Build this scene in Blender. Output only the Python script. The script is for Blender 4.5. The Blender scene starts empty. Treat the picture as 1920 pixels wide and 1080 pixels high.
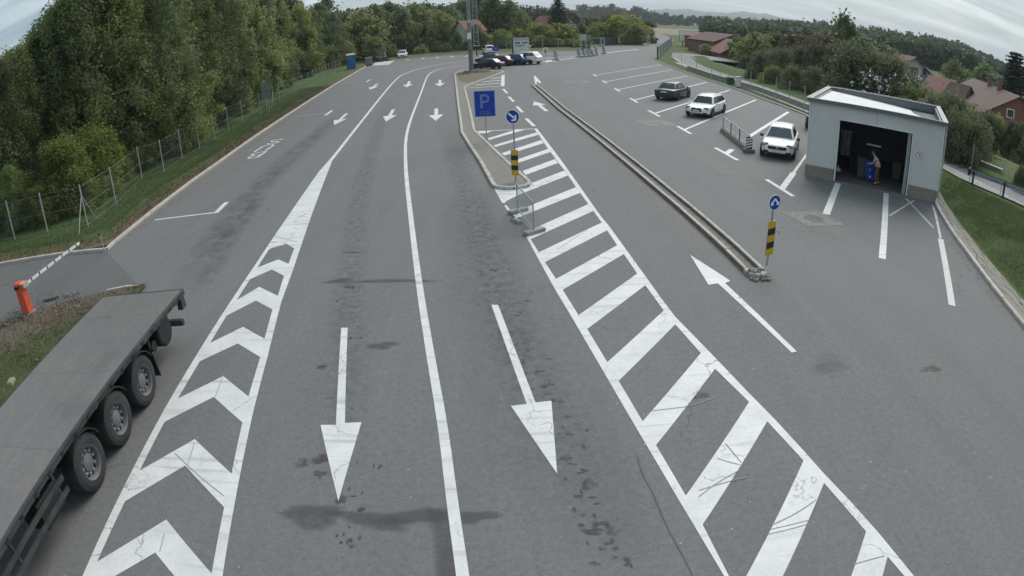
import bpy, bmesh, math, random
import numpy as np
from mathutils import Vector, Matrix
from mathutils.geometry import tessellate_polygon

S = bpy.context.scene
col = S.collection
R = math.radians
random.seed(7)
rng = np.random.default_rng(7)

# ------------------------------------------------------------------ camera, sky, sun, exposure
CAMH = 6.4
PITCH = 0.4330092771932621
ROLL = -0.04527100850888988
POLY = (.8607949e-3, .00503779e-6, .00901597e-9, .01416802e-12)   # wide security lens: angle as a polynomial of the radius
cd = bpy.data.cameras.new('camera')
cam = bpy.data.objects.new('camera', cd)
col.objects.link(cam)
S.camera = cam
cd.type = 'PANO'
cd.panorama_type = 'FISHEYE_LENS_POLYNOMIAL'
cd.sensor_width = 36
cd.sensor_fit = 'HORIZONTAL'
cd.fisheye_polynomial_k0 = 0
_s = 1920 / 36
for i in range(4):
    setattr(cd, 'fisheye_polynomial_k%d' % (i + 1), -POLY[i] * _s ** (i + 1))
cd.fisheye_fov = R(180)
cd.clip_start = 0.05
cd.clip_end = 20000
cam.matrix_world = (Matrix.Translation((0, 0, CAMH)) @ Matrix.Rotation(math.pi / 2 - PITCH, 4, 'X')
                    @ Matrix.Rotation(ROLL, 4, 'Z'))

SUN_EL, SUN_AZ = R(42), R(35)      # azimuth measured from +Y towards +X
W = bpy.data.worlds.new("World")
S.world = W
W.use_nodes = True
nt = W.node_tree
bg = nt.nodes['Background']
bg.inputs[1].default_value = 0.10
sky = nt.nodes.new('ShaderNodeTexSky')
sky.sky_type = 'NISHITA'
sky.sun_disc = False
sky.sun_elevation = SUN_EL
sky.sun_rotation = SUN_AZ
sky.air_density = 1.2
sky.dust_density = 2.0
tc = nt.nodes.new('ShaderNodeTexCoord')
sep = nt.nodes.new('ShaderNodeSeparateXYZ')
nt.links.new(tc.outputs['Generated'], sep.inputs[0])


def wmath(op, a, b=None):
    n = nt.nodes.new('ShaderNodeMath')
    n.operation = op
    for k, v in ((0, a), (1, b)):
        if v is None:
            continue
        if isinstance(v, (int, float)):
            n.inputs[k].default_value = v
        else:
            nt.links.new(v, n.inputs[k])
    return n.outputs[0]


zz = wmath('ADD', wmath('MAXIMUM', sep.outputs[2], 0.0), 0.16)
cb = nt.nodes.new('ShaderNodeCombineXYZ')
nt.links.new(wmath('DIVIDE', sep.outputs[0], zz), cb.inputs[0])
nt.links.new(wmath('DIVIDE', sep.outputs[1], zz), cb.inputs[1])
mp = nt.nodes.new('ShaderNodeMapping')
mp.inputs['Rotation'].default_value = (0, 0, R(-28))
mp.inputs['Scale'].default_value = (0.42, 1.9, 1)
nt.links.new(cb.outputs[0], mp.inputs[0])
no = nt.nodes.new('ShaderNodeTexNoise')
no.inputs['Scale'].default_value = 1.25
no.inputs['Detail'].default_value = 7
no.inputs['Roughness'].default_value = 0.58
no.inputs['Distortion'].default_value = 0.35
nt.links.new(mp.outputs[0], no.inputs['Vector'])
rp = nt.nodes.new('ShaderNodeValToRGB')
rp.color_ramp.elements[0].position = 0.38
rp.color_ramp.elements[0].color = (2.0, 2.8, 3.35, 1)
rp.color_ramp.elements[1].position = 0.68
rp.color_ramp.elements[1].color = (5.7, 6.3, 6.4, 1)
nt.links.new(no.outputs[0], rp.inputs[0])
mx = nt.nodes.new('ShaderNodeMixRGB')
mx.inputs[0].default_value = 0.86
nt.links.new(sky.outputs[0], mx.inputs[1])
nt.links.new(rp.outputs[0], mx.inputs[2])
nt.links.new(mx.outputs[0], bg.inputs[0])

sd = bpy.data.lights.new('sun', 'SUN')
sd.energy = 1.9
sd.angle = R(45)
sd.color = (1, .96, .9)
so = bpy.data.objects.new('sun', sd)
col.objects.link(so)
_d = Vector((math.sin(SUN_AZ) * math.cos(SUN_EL), math.cos(SUN_AZ) * math.cos(SUN_EL), math.sin(SUN_EL)))
so.rotation_euler = _d.to_track_quat('Z', 'Y').to_euler()
so.location = (0, 0, 60)
vs = S.view_settings
vs.view_transform = 'Standard'
vs.look = 'None'
vs.exposure = 0.63
vs.gamma = 1
try:
    S.cycles.max_bounces = 6
    S.cycles.diffuse_bounces = 3
    S.cycles.glossy_bounces = 2
    S.cycles.transparent_max_bounces = 12
    S.cycles.use_denoising = True
except Exception:
    pass


# ------------------------------------------------------------------ lens maths: photo pixel -> point in the place
def ray(px, py):
    x, y = px - 960, 540 - py
    c, s = math.cos(ROLL), math.sin(ROLL)
    x, y = c * x - s * y, s * x + c * y
    r = math.hypot(x, y) + 1e-9
    th = sum(POLY[i] * r ** (i + 1) for i in range(4))
    a, b, d = math.sin(th) * x / r, math.cos(th), math.sin(th) * y / r
    cp, sp = math.cos(PITCH), math.sin(PITCH)
    return Vector((a, b * cp + d * sp, -b * sp + d * cp))


def G(px, py, z=0.0):
    d = ray(px, py)
    k = (CAMH - z) / max(-d.z, 1e-4)
    return Vector((d.x * k, d.y * k, z))


def AT(px, py, D):
    """the point seen at a pixel, D metres away over the ground"""
    d = ray(px, py)
    k = D / math.hypot(d.x, d.y)
    return Vector((d.x * k, d.y * k, CAMH + d.z * k))


# ------------------------------------------------------------------ materials
def mat(name, c1, c2=None, rough=0.8, scale=2.0, detail=6, spec=0.3, metal=0.0, bump=0.0, bscale=40, lo=.35, hi=.65,
        coord='pos', stretch=None):
    m = bpy.data.materials.new(name)
    m.use_nodes = True
    n = m.node_tree
    p = n.nodes['Principled BSDF']
    p.inputs['Roughness'].default_value = rough
    p.inputs['Metallic'].default_value = metal
    p.inputs['Specular IOR Level'].default_value = spec
    p.inputs['Base Color'].default_value = (*c1, 1)
    if coord == 'pos':
        g = n.nodes.new('ShaderNodeNewGeometry').outputs['Position']
    else:
        g = n.nodes.new('ShaderNodeTexCoord').outputs['Object']
    if stretch:
        mm = n.nodes.new('ShaderNodeMapping')
        mm.inputs['Rotation'].default_value = (0, 0, stretch[2] if len(stretch) > 2 else 0)
        mm.inputs['Scale'].default_value = (stretch[0], stretch[1], 1)
        n.links.new(g, mm.inputs[0])
        g = mm.outputs[0]
    if c2 is not None:
        t = n.nodes.new('ShaderNodeTexNoise')
        t.inputs['Scale'].default_value = scale
        t.inputs['Detail'].default_value = detail
        t.inputs['Roughness'].default_value = 0.65
        n.links.new(g, t.inputs['Vector'])
        r = n.nodes.new('ShaderNodeValToRGB')
        r.color_ramp.elements[0].position = lo
        r.color_ramp.elements[1].position = hi
        r.color_ramp.elements[0].color = (*c1, 1)
        r.color_ramp.elements[1].color = (*c2, 1)
        n.links.new(t.outputs[0], r.inputs[0])
        n.links.new(r.outputs[0], p.inputs['Base Color'])
    if bump:
        t2 = n.nodes.new('ShaderNodeTexNoise')
        t2.inputs['Scale'].default_value = bscale
        t2.inputs['Detail'].default_value = 4
        n.links.new(g, t2.inputs['Vector'])
        b = n.nodes.new('ShaderNodeBump')
        b.inputs['Strength'].default_value = bump
        b.inputs['Distance'].default_value = 0.02
        n.links.new(t2.outputs[0], b.inputs['Height'])
        n.links.new(b.outputs[0], p.inputs['Normal'])
    return m


def nodes_of(m):
    return m.node_tree, m.node_tree.nodes['Principled BSDF']


def tex(n, vec, scale, detail=4, rough=.6, kind='ShaderNodeTexNoise', lo=None, hi=None):
    t = n.nodes.new(kind)
    t.inputs['Scale'].default_value = scale
    if kind == 'ShaderNodeTexNoise':
        t.inputs['Detail'].default_value = detail
        t.inputs['Roughness'].default_value = rough
    n.links.new(vec, t.inputs['Vector'])
    o = t.outputs[0]
    if lo is not None:
        mr = n.nodes.new('ShaderNodeMapRange')
        mr.inputs[1].default_value = lo
        mr.inputs[2].default_value = hi
        n.links.new(o, mr.inputs[0])
        o = mr.outputs[0]
    return o


def mixc(n, f, a, b, mode='MIX'):
    x = n.nodes.new('ShaderNodeMixRGB')
    x.blend_type = mode
    for k, v in enumerate((f, a, b)):
        if isinstance(v, (int, float)):
            x.inputs[k].default_value = v
        elif isinstance(v, tuple):
            x.inputs[k].default_value = (*v, 1) if len(v) == 3 else v
        else:
            n.links.new(v, x.inputs[k])
    return x.outputs[0]


def mth(n, op, a, b=0.0):
    x = n.nodes.new('ShaderNodeMath')
    x.operation = op
    for k, v in enumerate((a, b)):
        if isinstance(v, (int, float)):
            x.inputs[k].default_value = v
        else:
            n.links.new(v, x.inputs[k])
    return x.outputs[0]


def asphalt_mat(name, base):
    m = bpy.data.materials.new(name)
    m.use_nodes = True
    n, p = nodes_of(m)
    g = n.nodes.new('ShaderNodeNewGeometry').outputs['Position']
    big = tex(n, g, .16, 5, .6, lo=.3, hi=.7)
    mid = tex(n, g, 1.1, 6, .7, lo=.3, hi=.7)
    fine = tex(n, g, 26, 3, .75, lo=.25, hi=.75)
    d = tuple(v * .80 for v in base)
    l = tuple(v * 1.16 for v in base)
    c = mixc(n, big, d, l)
    c = mixc(n, .35, c, mixc(n, mid, (base[0] * .72, base[1] * .72, base[2] * .74), (base[0] * 1.2, base[1] * 1.19, base[2] * 1.16)))
    c = mixc(n, .55, c, mixc(n, fine, (base[0] * .45,) * 3, (base[0] * 1.55,) * 3))
    c = mixc(n, .30, c, mixc(n, tex(n, g, 8.5, 3, .8, lo=.3, hi=.7), (base[0] * .5,) * 3, (base[0] * 1.5,) * 3))
    v2 = n.nodes.new('ShaderNodeTexVoronoi')
    v2.inputs['Scale'].default_value = 8.0
    n.links.new(g, v2.inputs['Vector'])
    c = mixc(n, mth(n, 'MULTIPLY', mth(n, 'LESS_THAN', v2.outputs['Distance'], .09), .28), c, (.42, .41, .40))
    vo = n.nodes.new('ShaderNodeTexVoronoi')          # pale stones of the aggregate
    vo.inputs['Scale'].default_value = 3.1
    n.links.new(g, vo.inputs['Vector'])
    sp = mth(n, 'LESS_THAN', vo.outputs['Distance'], .045)
    c = mixc(n, mth(n, 'MULTIPLY', sp, .55), c, (.55, .54, .52))
    # long faint tracks worn along the lanes
    mm = n.nodes.new('ShaderNodeMapping')
    mm.inputs['Rotation'].default_value = (0, 0, R(-6))
    mm.inputs['Scale'].default_value = (1.1, .045, 1)
    n.links.new(g, mm.inputs[0])
    st = tex(n, mm.outputs[0], 1.0, 4, .55, lo=.4, hi=.72)
    c = mixc(n, mth(n, 'MULTIPLY', st, .22), c, tuple(v * .6 for v in base))
    # hairline cracks
    wv = n.nodes.new('ShaderNodeTexVoronoi')
    wv.feature = 'DISTANCE_TO_EDGE'
    wv.inputs['Scale'].default_value = .23
    dn = n.nodes.new('ShaderNodeTexNoise')
    dn.inputs['Scale'].default_value = 1.6
    dn.inputs['Detail'].default_value = 5
    n.links.new(g, dn.inputs['Vector'])
    add = n.nodes.new('ShaderNodeMixRGB')
    add.blend_type = 'ADD'
    add.inputs[0].default_value = .9
    n.links.new(g, add.inputs[1])
    n.links.new(dn.outputs['Color'], add.inputs[2])
    n.links.new(add.outputs[0], wv.inputs['Vector'])
    ck = mth(n, 'MULTIPLY', mth(n, 'LESS_THAN', wv.outputs['Distance'], .0035), tex(n, g, .13, 2, .5, lo=.52, hi=.6))
    c = mixc(n, mth(n, 'MULTIPLY', ck, .6), c, (.05, .05, .05))
    n.links.new(c, p.inputs['Base Color'])
    p.inputs['Roughness'].default_value = .82
    p.inputs['Specular IOR Level'].default_value = .35
    b = n.nodes.new('ShaderNodeBump')
    b.inputs['Strength'].default_value = .35
    b.inputs['Distance'].default_value = .006
    n.links.new(tex(n, g, 60, 3, .7), b.inputs['Height'])
    n.links.new(b.outputs[0], p.inputs['Normal'])
    return m


def paint_mat(name, c=(.70, .70, .695), wear=.5, under=(.17, .17, .175)):
    m = bpy.data.materials.new(name)
    m.use_nodes = True
    n, p = nodes_of(m)
    g = n.nodes.new('ShaderNodeNewGeometry').outputs['Position']
    dirt = tex(n, g, 1.2, 6, .7, lo=.3, hi=.75)
    cc = mixc(n, dirt, c, tuple(v * .66 for v in c))
    cc = mixc(n, .3, cc, mixc(n, tex(n, g, 14, 4, .7, lo=.3, hi=.7), tuple(v * .75 for v in c), tuple(min(1, v * 1.1) for v in c)))
    chips = tex(n, g, 22, 5, .75, lo=.66 - .06 * wear, hi=.70 - .06 * wear)
    where = tex(n, g, .8, 3, .6, lo=.38, hi=.58)
    cc = mixc(n, mth(n, 'MULTIPLY', chips, where), cc, under)
    wv = n.nodes.new('ShaderNodeTexVoronoi')
    wv.feature = 'DISTANCE_TO_EDGE'
    wv.inputs['Scale'].default_value = .55
    dn = n.nodes.new('ShaderNodeTexNoise')
    dn.inputs['Scale'].default_value = 2.4
    dn.inputs['Detail'].default_value = 5
    n.links.new(g, dn.inputs['Vector'])
    a = n.nodes.new('ShaderNodeMixRGB')
    a.blend_type = 'ADD'
    a.inputs[0].default_value = .7
    n.links.new(g, a.inputs[1])
    n.links.new(dn.outputs['Color'], a.inputs[2])
    n.links.new(a.outputs[0], wv.inputs['Vector'])
    ck = mth(n, 'MULTIPLY', mth(n, 'LESS_THAN', wv.outputs['Distance'], .006), tex(n, g, .35, 2, .5, lo=.42, hi=.6))
    cc = mixc(n, mth(n, 'MULTIPLY', ck, .65), cc, (.15, .15, .15))
    # grey tyre scuffs crossing the paint
    mm = n.nodes.new('ShaderNodeMapping')
    mm.inputs['Rotation'].default_value = (0, 0, R(22))
    mm.inputs['Scale'].default_value = (.18, 5.0, 1)
    n.links.new(g, mm.inputs[0])
    sc = tex(n, mm.outputs[0], 1.0, 3, .6, lo=.55, hi=.70)
    cc = mixc(n, mth(n, 'MULTIPLY', sc, .6), cc, (.33, .33, .34))
    n.links.new(cc, p.inputs['Base Color'])
    p.inputs['Roughness'].default_value = .6
    return m


def stain_mat(name, c, strength=.6, nscale=2.5, lo=.35, hi=.6):
    """soft-edged mark lying on a surface; attribute 'a' fades it out at its rim"""
    m = bpy.data.materials.new(name)
    m.use_nodes = True
    n, p = nodes_of(m)
    p.inputs['Base Color'].default_value = (*c, 1)
    p.inputs['Roughness'].default_value = .7
    g = n.nodes.new('ShaderNodeNewGeometry').outputs['Position']
    at = n.nodes.new('ShaderNodeAttribute')
    at.attribute_name = 'a'
    no_ = tex(n, g, nscale, 6, .7, lo=lo, hi=hi)
    f = mth(n, 'MULTIPLY', mth(n, 'MULTIPLY', at.outputs['Fac'], no_), strength)
    tr = n.nodes.new('ShaderNodeBsdfTransparent')
    ms = n.nodes.new('ShaderNodeMixShader')
    n.links.new(f, ms.inputs[0])
    n.links.new(tr.outputs[0], ms.inputs[1])
    n.links.new(p.outputs[0], ms.inputs[2])
    n.links.new(ms.outputs[0], n.nodes['Material Output'].inputs[0])
    return m


def leaf_mat(name, dark, light, warm=None, hue=.0):
    m = bpy.data.materials.new(name)
    m.use_nodes = True
    n, p = nodes_of(m)
    tcx = n.nodes.new('ShaderNodeTexCoord').outputs['Object']
    gp = n.nodes.new('ShaderNodeNewGeometry').outputs['Position']
    oi = n.nodes.new('ShaderNodeObjectInfo')
    big = tex(n, gp, .22, 3, .5, lo=.35, hi=.65)
    fine = tex(n, tcx, 2.6, 4, .7, lo=.3, hi=.7)
    c = mixc(n, fine, dark, light)
    c = mixc(n, mth(n, 'MULTIPLY', big, .45), c, warm or light)
    hs = n.nodes.new('ShaderNodeHueSaturation')
    n.links.new(c, hs.inputs['Color'])
    mr = n.nodes.new('ShaderNodeMapRange')
    mr.inputs[3].default_value = .72
    mr.inputs[4].default_value = 1.3
    n.links.new(oi.outputs['Random'], mr.inputs[0])
    n.links.new(mr.outputs[0], hs.inputs['Value'])
    mr2 = n.nodes.new('ShaderNodeMapRange')
    mr2.inputs[3].default_value = .474
    mr2.inputs[4].default_value = .504
    fr = mth(n, 'FRACT', mth(n, 'MULTIPLY', oi.outputs['Random'], 7.31))
    n.links.new(fr, mr2.inputs[0])
    n.links.new(mr2.outputs[0], hs.inputs['Hue'])
    n.links.new(hs.outputs[0], p.inputs['Base Color'])
    p.inputs['Roughness'].default_value = .62
    p.inputs['Specular IOR Level'].default_value = .25
    tl = n.nodes.new('ShaderNodeBsdfTranslucent')
    n.links.new(hs.outputs[0], tl.inputs[0])
    ms = n.nodes.new('ShaderNodeMixShader')
    ms.inputs[0].default_value = .42
    n.links.new(p.outputs[0], ms.inputs[1])
    n.links.new(tl.outputs[0], ms.inputs[2])
    n.links.new(ms.outputs[0], n.nodes['Material Output'].inputs[0])
    return m


def flat(name, c, rough=.5, metal=0, spec=.4):
    return mat(name, c, tuple(v * .82 for v in c), rough=rough, metal=metal, spec=spec, scale=3.0, coord='obj')


M = {}
M['asphalt'] = asphalt_mat('asphalt', (.154, .150, .149))
M['asphalt_dark'] = asphalt_mat('asphalt_dark', (.122, .122, .121))
M['asphalt_road'] = asphalt_mat('asphalt_road', (.20, .20, .205))
M['paint'] = paint_mat('road_paint')
M['paint_old'] = paint_mat('old_road_paint', (.56, .56, .55), 1.3)
M['kerb'] = mat('kerb_concrete', (.52, .48, .43), (.36, .335, .30), scale=3, bump=.3)
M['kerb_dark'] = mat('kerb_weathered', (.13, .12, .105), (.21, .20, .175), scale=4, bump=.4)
M['concrete'] = mat('concrete', (.34, .34, .32), (.24, .235, .22), scale=2.5, bump=.3)
M['block'] = mat('concrete_block', (.26, .24, .20), (.19, .175, .15), scale=3, bump=.3)
M['steel'] = mat('galvanised_steel', (.36, .38, .39), (.27, .29, .30), rough=.5, metal=.2, scale=4)
M['steel_light'] = mat('pale_steel', (.50, .50, .48), (.36, .36, .35), rough=.5, metal=.3, scale=4)
M['steel_dark'] = mat('dark_steel', (.045, .048, .052), (.08, .08, .082), rough=.55, metal=.3, scale=3)
M['black'] = flat('black_plastic', (.018, .019, .02), .5)
M['rubber'] = mat('tyre_rubber', (.028, .028, .030), (.05, .05, .05), rough=.8, scale=3, coord='obj')
M['rim'] = flat('rim_metal', (.36, .36, .37), .4, .6)
M['rim_dark'] = flat('dusty_truck_rim', (.20, .20, .205), .6, .4)
M['white'] = flat('white_lacquer', (.86, .86, .86), .25, 0, .5)
M['white_panel'] = mat('white_sheet', (.70, .71, .70), (.58, .59, .58), rough=.5, scale=1.2)
M['car_black'] = flat('black_lacquer', (.030, .032, .038), .25, .2, .6)
M['car_grey'] = flat('dark_grey_lacquer', (.055, .065, .075), .28, .4, .6)
M['car_maroon'] = flat('dark_maroon_lacquer', (.075, .035, .04), .28, .3, .6)
M['car_blue'] = flat('blue_lacquer', (.02, .09, .24), .28, .3, .6)
M['glass'] = mat('car_glass', (.018, .021, .026), rough=.08, spec=.7)
M['glass_light'] = mat('windscreen_glass', (.07, .085, .10), rough=.06, spec=.8)
M['red_lamp'] = flat('red_lamp', (.42, .04, .06), .25)
M['lamp'] = flat('headlamp_glass', (.20, .21, .22), .12, .3, .8)
M['plate'] = flat('number_plate', (.68, .69, .70), .5)
M['blue_sign'] = mat('blue_sign_face', (.012, .045, .33), (.016, .055, .37), rough=.35, scale=5)
M['sign_white'] = mat('white_sign_face', (.78, .80, .82), rough=.4)
M['sign_pale'] = mat('faded_letter', (.14, .22, .50), rough=.4)
M['sign_back'] = mat('grey_sign_face', (.22, .24, .23), (.16, .175, .17), rough=.5, scale=2)
M['yellow'] = mat('hazard_yellow', (.62, .39, .02), (.52, .33, .02), rough=.5, scale=6)
M['hazard_black'] = mat('hazard_black', (.03, .028, .03), rough=.6)
M['orange'] = mat('orange_paint', (.68, .115, .055), (.55, .10, .05), rough=.45, scale=5)
M['scuff'] = mat('tyre_scuff', (.36, .36, .36), (.24, .24, .24), scale=8)
M['crack'] = mat('crack_line', (.07, .07, .07), (.11, .11, .11), scale=4)
M['drain'] = mat('drain_patch', (.235, .225, .215), (.165, .16, .155), scale=3.5, lo=.4, hi=.6)
M['red'] = mat('red_paint', (.50, .04, .035), rough=.5)
M['toilet_blue'] = mat('toilet_blue', (.035, .16, .40), (.028, .13, .34), rough=.45, scale=3)
M['bin_green'] = mat('green_plastic', (.025, .10, .06), (.02, .075, .05), rough=.5)
M['bin_blue'] = mat('blue_plastic', (.020, .065, .36), (.018, .05, .27), rough=.45)
M['bin_dull'] = mat('dull_green_plastic', (.08, .09, .075), (.055, .065, .055), rough=.6)
M['fascia'] = mat('grey_fascia', (.16, .175, .18), (.13, .145, .15), rough=.4, metal=.2, scale=1)
M['panel'] = mat('grey_white_panel', (.57, .58, .575), (.51, .52, .515), rough=.45, scale=.6)
M['roof_white'] = mat('roof_membrane', (.62, .63, .63), (.50, .51, .51), rough=.6, scale=1.2)
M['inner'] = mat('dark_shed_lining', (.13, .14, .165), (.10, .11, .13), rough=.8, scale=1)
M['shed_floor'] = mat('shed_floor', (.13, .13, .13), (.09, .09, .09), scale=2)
M['tile_red'] = mat('red_roof_tiles', (.23, .10, .08), (.16, .075, .06), rough=.8, scale=1.2)
M['tile_salmon'] = mat('salmon_roof_tiles', (.27, .125, .11), (.21, .10, .09), rough=.8, scale=.8)
M['tile_brown'] = mat('brown_roof_tiles', (.135, .085, .075), (.095, .065, .06), rough=.85, scale=.9)
M['render_white'] = mat('white_render', (.55, .57, .56), (.44, .46, .45), scale=.8)
M['render_grey'] = mat('grey_render', (.20, .21, .205), (.15, .16, .155), scale=.8)
M['wood'] = mat('weathered_wood', (.16, .12, .09), (.10, .08, .06), scale=3)
M['bark'] = mat('bark', (.17, .155, .13), (.10, .09, .075), scale=5, bump=.6, bscale=12, coord='obj')
M['skin'] = mat('skin', (.42, .25, .19), rough=.6)
M['trousers'] = mat('olive_trousers', (.09, .085, .06), (.065, .06, .045), scale=8, coord='obj')
M['hair'] = mat('dark_hair', (.035, .03, .028), rough=.7)
M['window_dark'] = mat('house_glass', (.045, .055, .06), rough=.1, spec=.7)
M['stone_pale'] = mat('rubble', (.25, .235, .21), (.15, .14, .12), scale=6, bump=.5)
M['tube'] = mat('lamp_tube', (.75, .76, .72), rough=.4)
M['curtain'] = mat('wooden_fence_dark', (.035, .038, .042), (.05, .053, .056), scale=2)

# brick walls with procedural bricks
def brick_mat(name, c1, c2, mortar, scale=3.0):
    m = bpy.data.materials.new(name)
    m.use_nodes = True
    n, p = nodes_of(m)
    b = n.nodes.new('ShaderNodeTexBrick')
    b.inputs['Color1'].default_value = (*c1, 1)
    b.inputs['Color2'].default_value = (*c2, 1)
    b.inputs['Mortar'].default_value = (*mortar, 1)
    b.inputs['Scale'].default_value = scale
    b.inputs['Mortar Size'].default_value = .02
    tcx = n.nodes.new('ShaderNodeTexCoord')
    mm = n.nodes.new('ShaderNodeMapping')
    mm.inputs['Rotation'].default_value = (R(90), 0, 0)
    n.links.new(tcx.outputs['Object'], mm.inputs[0])
    n.links.new(mm.outputs[0], b.inputs['Vector'])
    n.links.new(b.outputs[0], p.inputs['Base Color'])
    p.inputs['Roughness'].default_value = .85
    return m


M['brick'] = brick_mat('red_brick', (.26, .085, .05), (.20, .07, .045), (.22, .18, .15))
M['brick2'] = brick_mat('dull_brick', (.24, .10, .075), (.17, .08, .065), (.20, .17, .15))
M['paver'] = brick_mat('pavers', (.22, .20, .17), (.27, .25, .215), (.10, .10, .075), 4.5)


def ground_mat(name, g1, g2, soil, soil_amt=.3):
    m = bpy.data.materials.new(name)
    m.use_nodes = True
    n, p = nodes_of(m)
    g = n.nodes.new('ShaderNodeNewGeometry').outputs['Position']
    c = mixc(n, tex(n, g, .7, 6, .7, lo=.3, hi=.7), g1, g2)
    c = mixc(n, .5, c, mixc(n, tex(n, g, 9, 5, .75, lo=.3, hi=.7), tuple(v * .55 for v in g1), tuple(v * 1.35 for v in g2)))
    at = n.nodes.new('ShaderNodeAttribute')
    at.attribute_name = 'a'
    k = mth(n, 'ADD', mth(n, 'MULTIPLY', at.outputs['Fac'], 1.25), mth(n, 'MULTIPLY', mth(n, 'SUBTRACT', tex(n, g, 2.2, 6, .7), .5), 1.6))
    k = mth(n, 'ADD', k, soil_amt - .62)
    mr = n.nodes.new('ShaderNodeMapRange')
    mr.inputs[1].default_value = 0
    mr.inputs[2].default_value = .22
    n.links.new(k, mr.inputs[0])
    sc = mixc(n, tex(n, g, 12, 5, .75, lo=.3, hi=.7), tuple(v * .6 for v in soil), tuple(v * 1.3 for v in soil))
    c = mixc(n, mr.outputs[0], c, sc)
    n.links.new(c, p.inputs['Base Color'])
    p.inputs['Roughness'].default_value = .95
    p.inputs['Specular IOR Level'].default_value = .1
    b = n.nodes.new('ShaderNodeBump')
    b.inputs['Strength'].default_value = .8
    b.inputs['Distance'].default_value = .05
    n.links.new(tex(n, g, 14, 4, .7), b.inputs['Height'])
    n.links.new(b.outputs[0], p.inputs['Normal'])
    return m


M['verge'] = ground_mat('verge_grass', (.060, .105, .040), (.095, .145, .055), (.165, .115, .085), .12)
M['lawn'] = ground_mat('lawn_grass', (.060, .092, .035), (.10, .135, .055), (.15, .13, .085), .1)
M['field'] = ground_mat('field_ground', (.07, .11, .04), (.12, .135, .06), (.17, .13, .085), .05)
M['mound'] = ground_mat('mound_grass', (.05, .075, .03), (.09, .105, .045), (.145, .12, .095), .12)
M['gravel'] = mat('island_gravel', (.15, .14, .125), (.25, .235, .21), scale=9, bump=.8, bscale=30, lo=.3, hi=.7)
M['soil'] = mat('reddish_soil', (.17, .115, .085), (.10, .10, .055), scale=1.5, bump=.5)
M['crop'] = mat('brown_stubble', (.19, .145, .085), (.15, .12, .07), scale=.05)
M['crop_green'] = mat('green_crop', (.10, .145, .06), (.08, .12, .05), scale=.03)
M['leafA'] = leaf_mat('leaves_green', (.11, .155, .06), (.28, .335, .125), (.28, .31, .095))
M['leafB'] = leaf_mat('leaves_deep', (.075, .118, .058), (.19, .245, .11), (.20, .24, .09))
M['leafY'] = leaf_mat('leaves_yellowing', (.105, .145, .035), (.27, .33, .085), (.27, .30, .065))
M['leafO'] = leaf_mat('leaves_autumn', (.10, .095, .045), (.20, .155, .07), (.15, .15, .06))
M['leafD'] = leaf_mat('leaves_bush', (.070, .095, .062), (.165, .185, .10), (.19, .18, .09))
M['fallen'] = leaf_mat('fallen_leaves', (.12, .07, .035), (.26, .18, .10))
M['needle'] = leaf_mat('needles', (0.016, 0.034, 0.029), (0.039, 0.065, 0.047))
M['far_wood'] = leaf_mat('leaves_far', (0.045, 0.080, 0.048), (0.096, 0.136, 0.072), (0.112, 0.128, 0.064))


# ------------------------------------------------------------------ object helpers
def tag(o, label=None, cat=None, group=None, kind=None):
    if label: o['label'] = label
    if cat: o['category'] = cat
    if group: o['group'] = group
    if kind: o['kind'] = kind
    return o


def mesh_obj(name, verts, faces, material, parent=None, smooth=False, attr=None):
    me = bpy.data.meshes.new(name)
    me.from_pydata([tuple(v) for v in verts], [], [tuple(f) for f in faces])
    if attr is not None:
        a = me.attributes.new('a', 'FLOAT', 'POINT')
        a.data.foreach_set('value', attr)
    me.materials.append(M[material] if isinstance(material, str) else material)
    me.update()
    if smooth:
        for p in me.polygons: p.use_smooth = True
    o = bpy.data.objects.new(name, me)
    col.objects.link(o)
    if parent: o.parent = parent
    return o


def thing(name, loc, label, cat, group=None, rz=0.0):
    o = bpy.data.objects.new(name, None)
    col.objects.link(o)
    o.empty_display_size = .3
    o.location = loc
    o.rotation_euler = (0, 0, rz)
    return tag(o, label, cat, group)


SPLIT = {'downpipe', 'corner_trim', 'sticker', 'plinth', 'post', 'leg', 'rail', 'hanger', 'cross_rail', 'door_frame', 'foot', 'foot_pair', 'door_seam', 'side_rave', 'wheel_nut', 'edge_trim', 'wall_panel', 'rib', 'slats', 'lashing_ring', 'reflector_strip', 'text_row', 'hand_hole', 'wheel_carrier', 'beam'}


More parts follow.
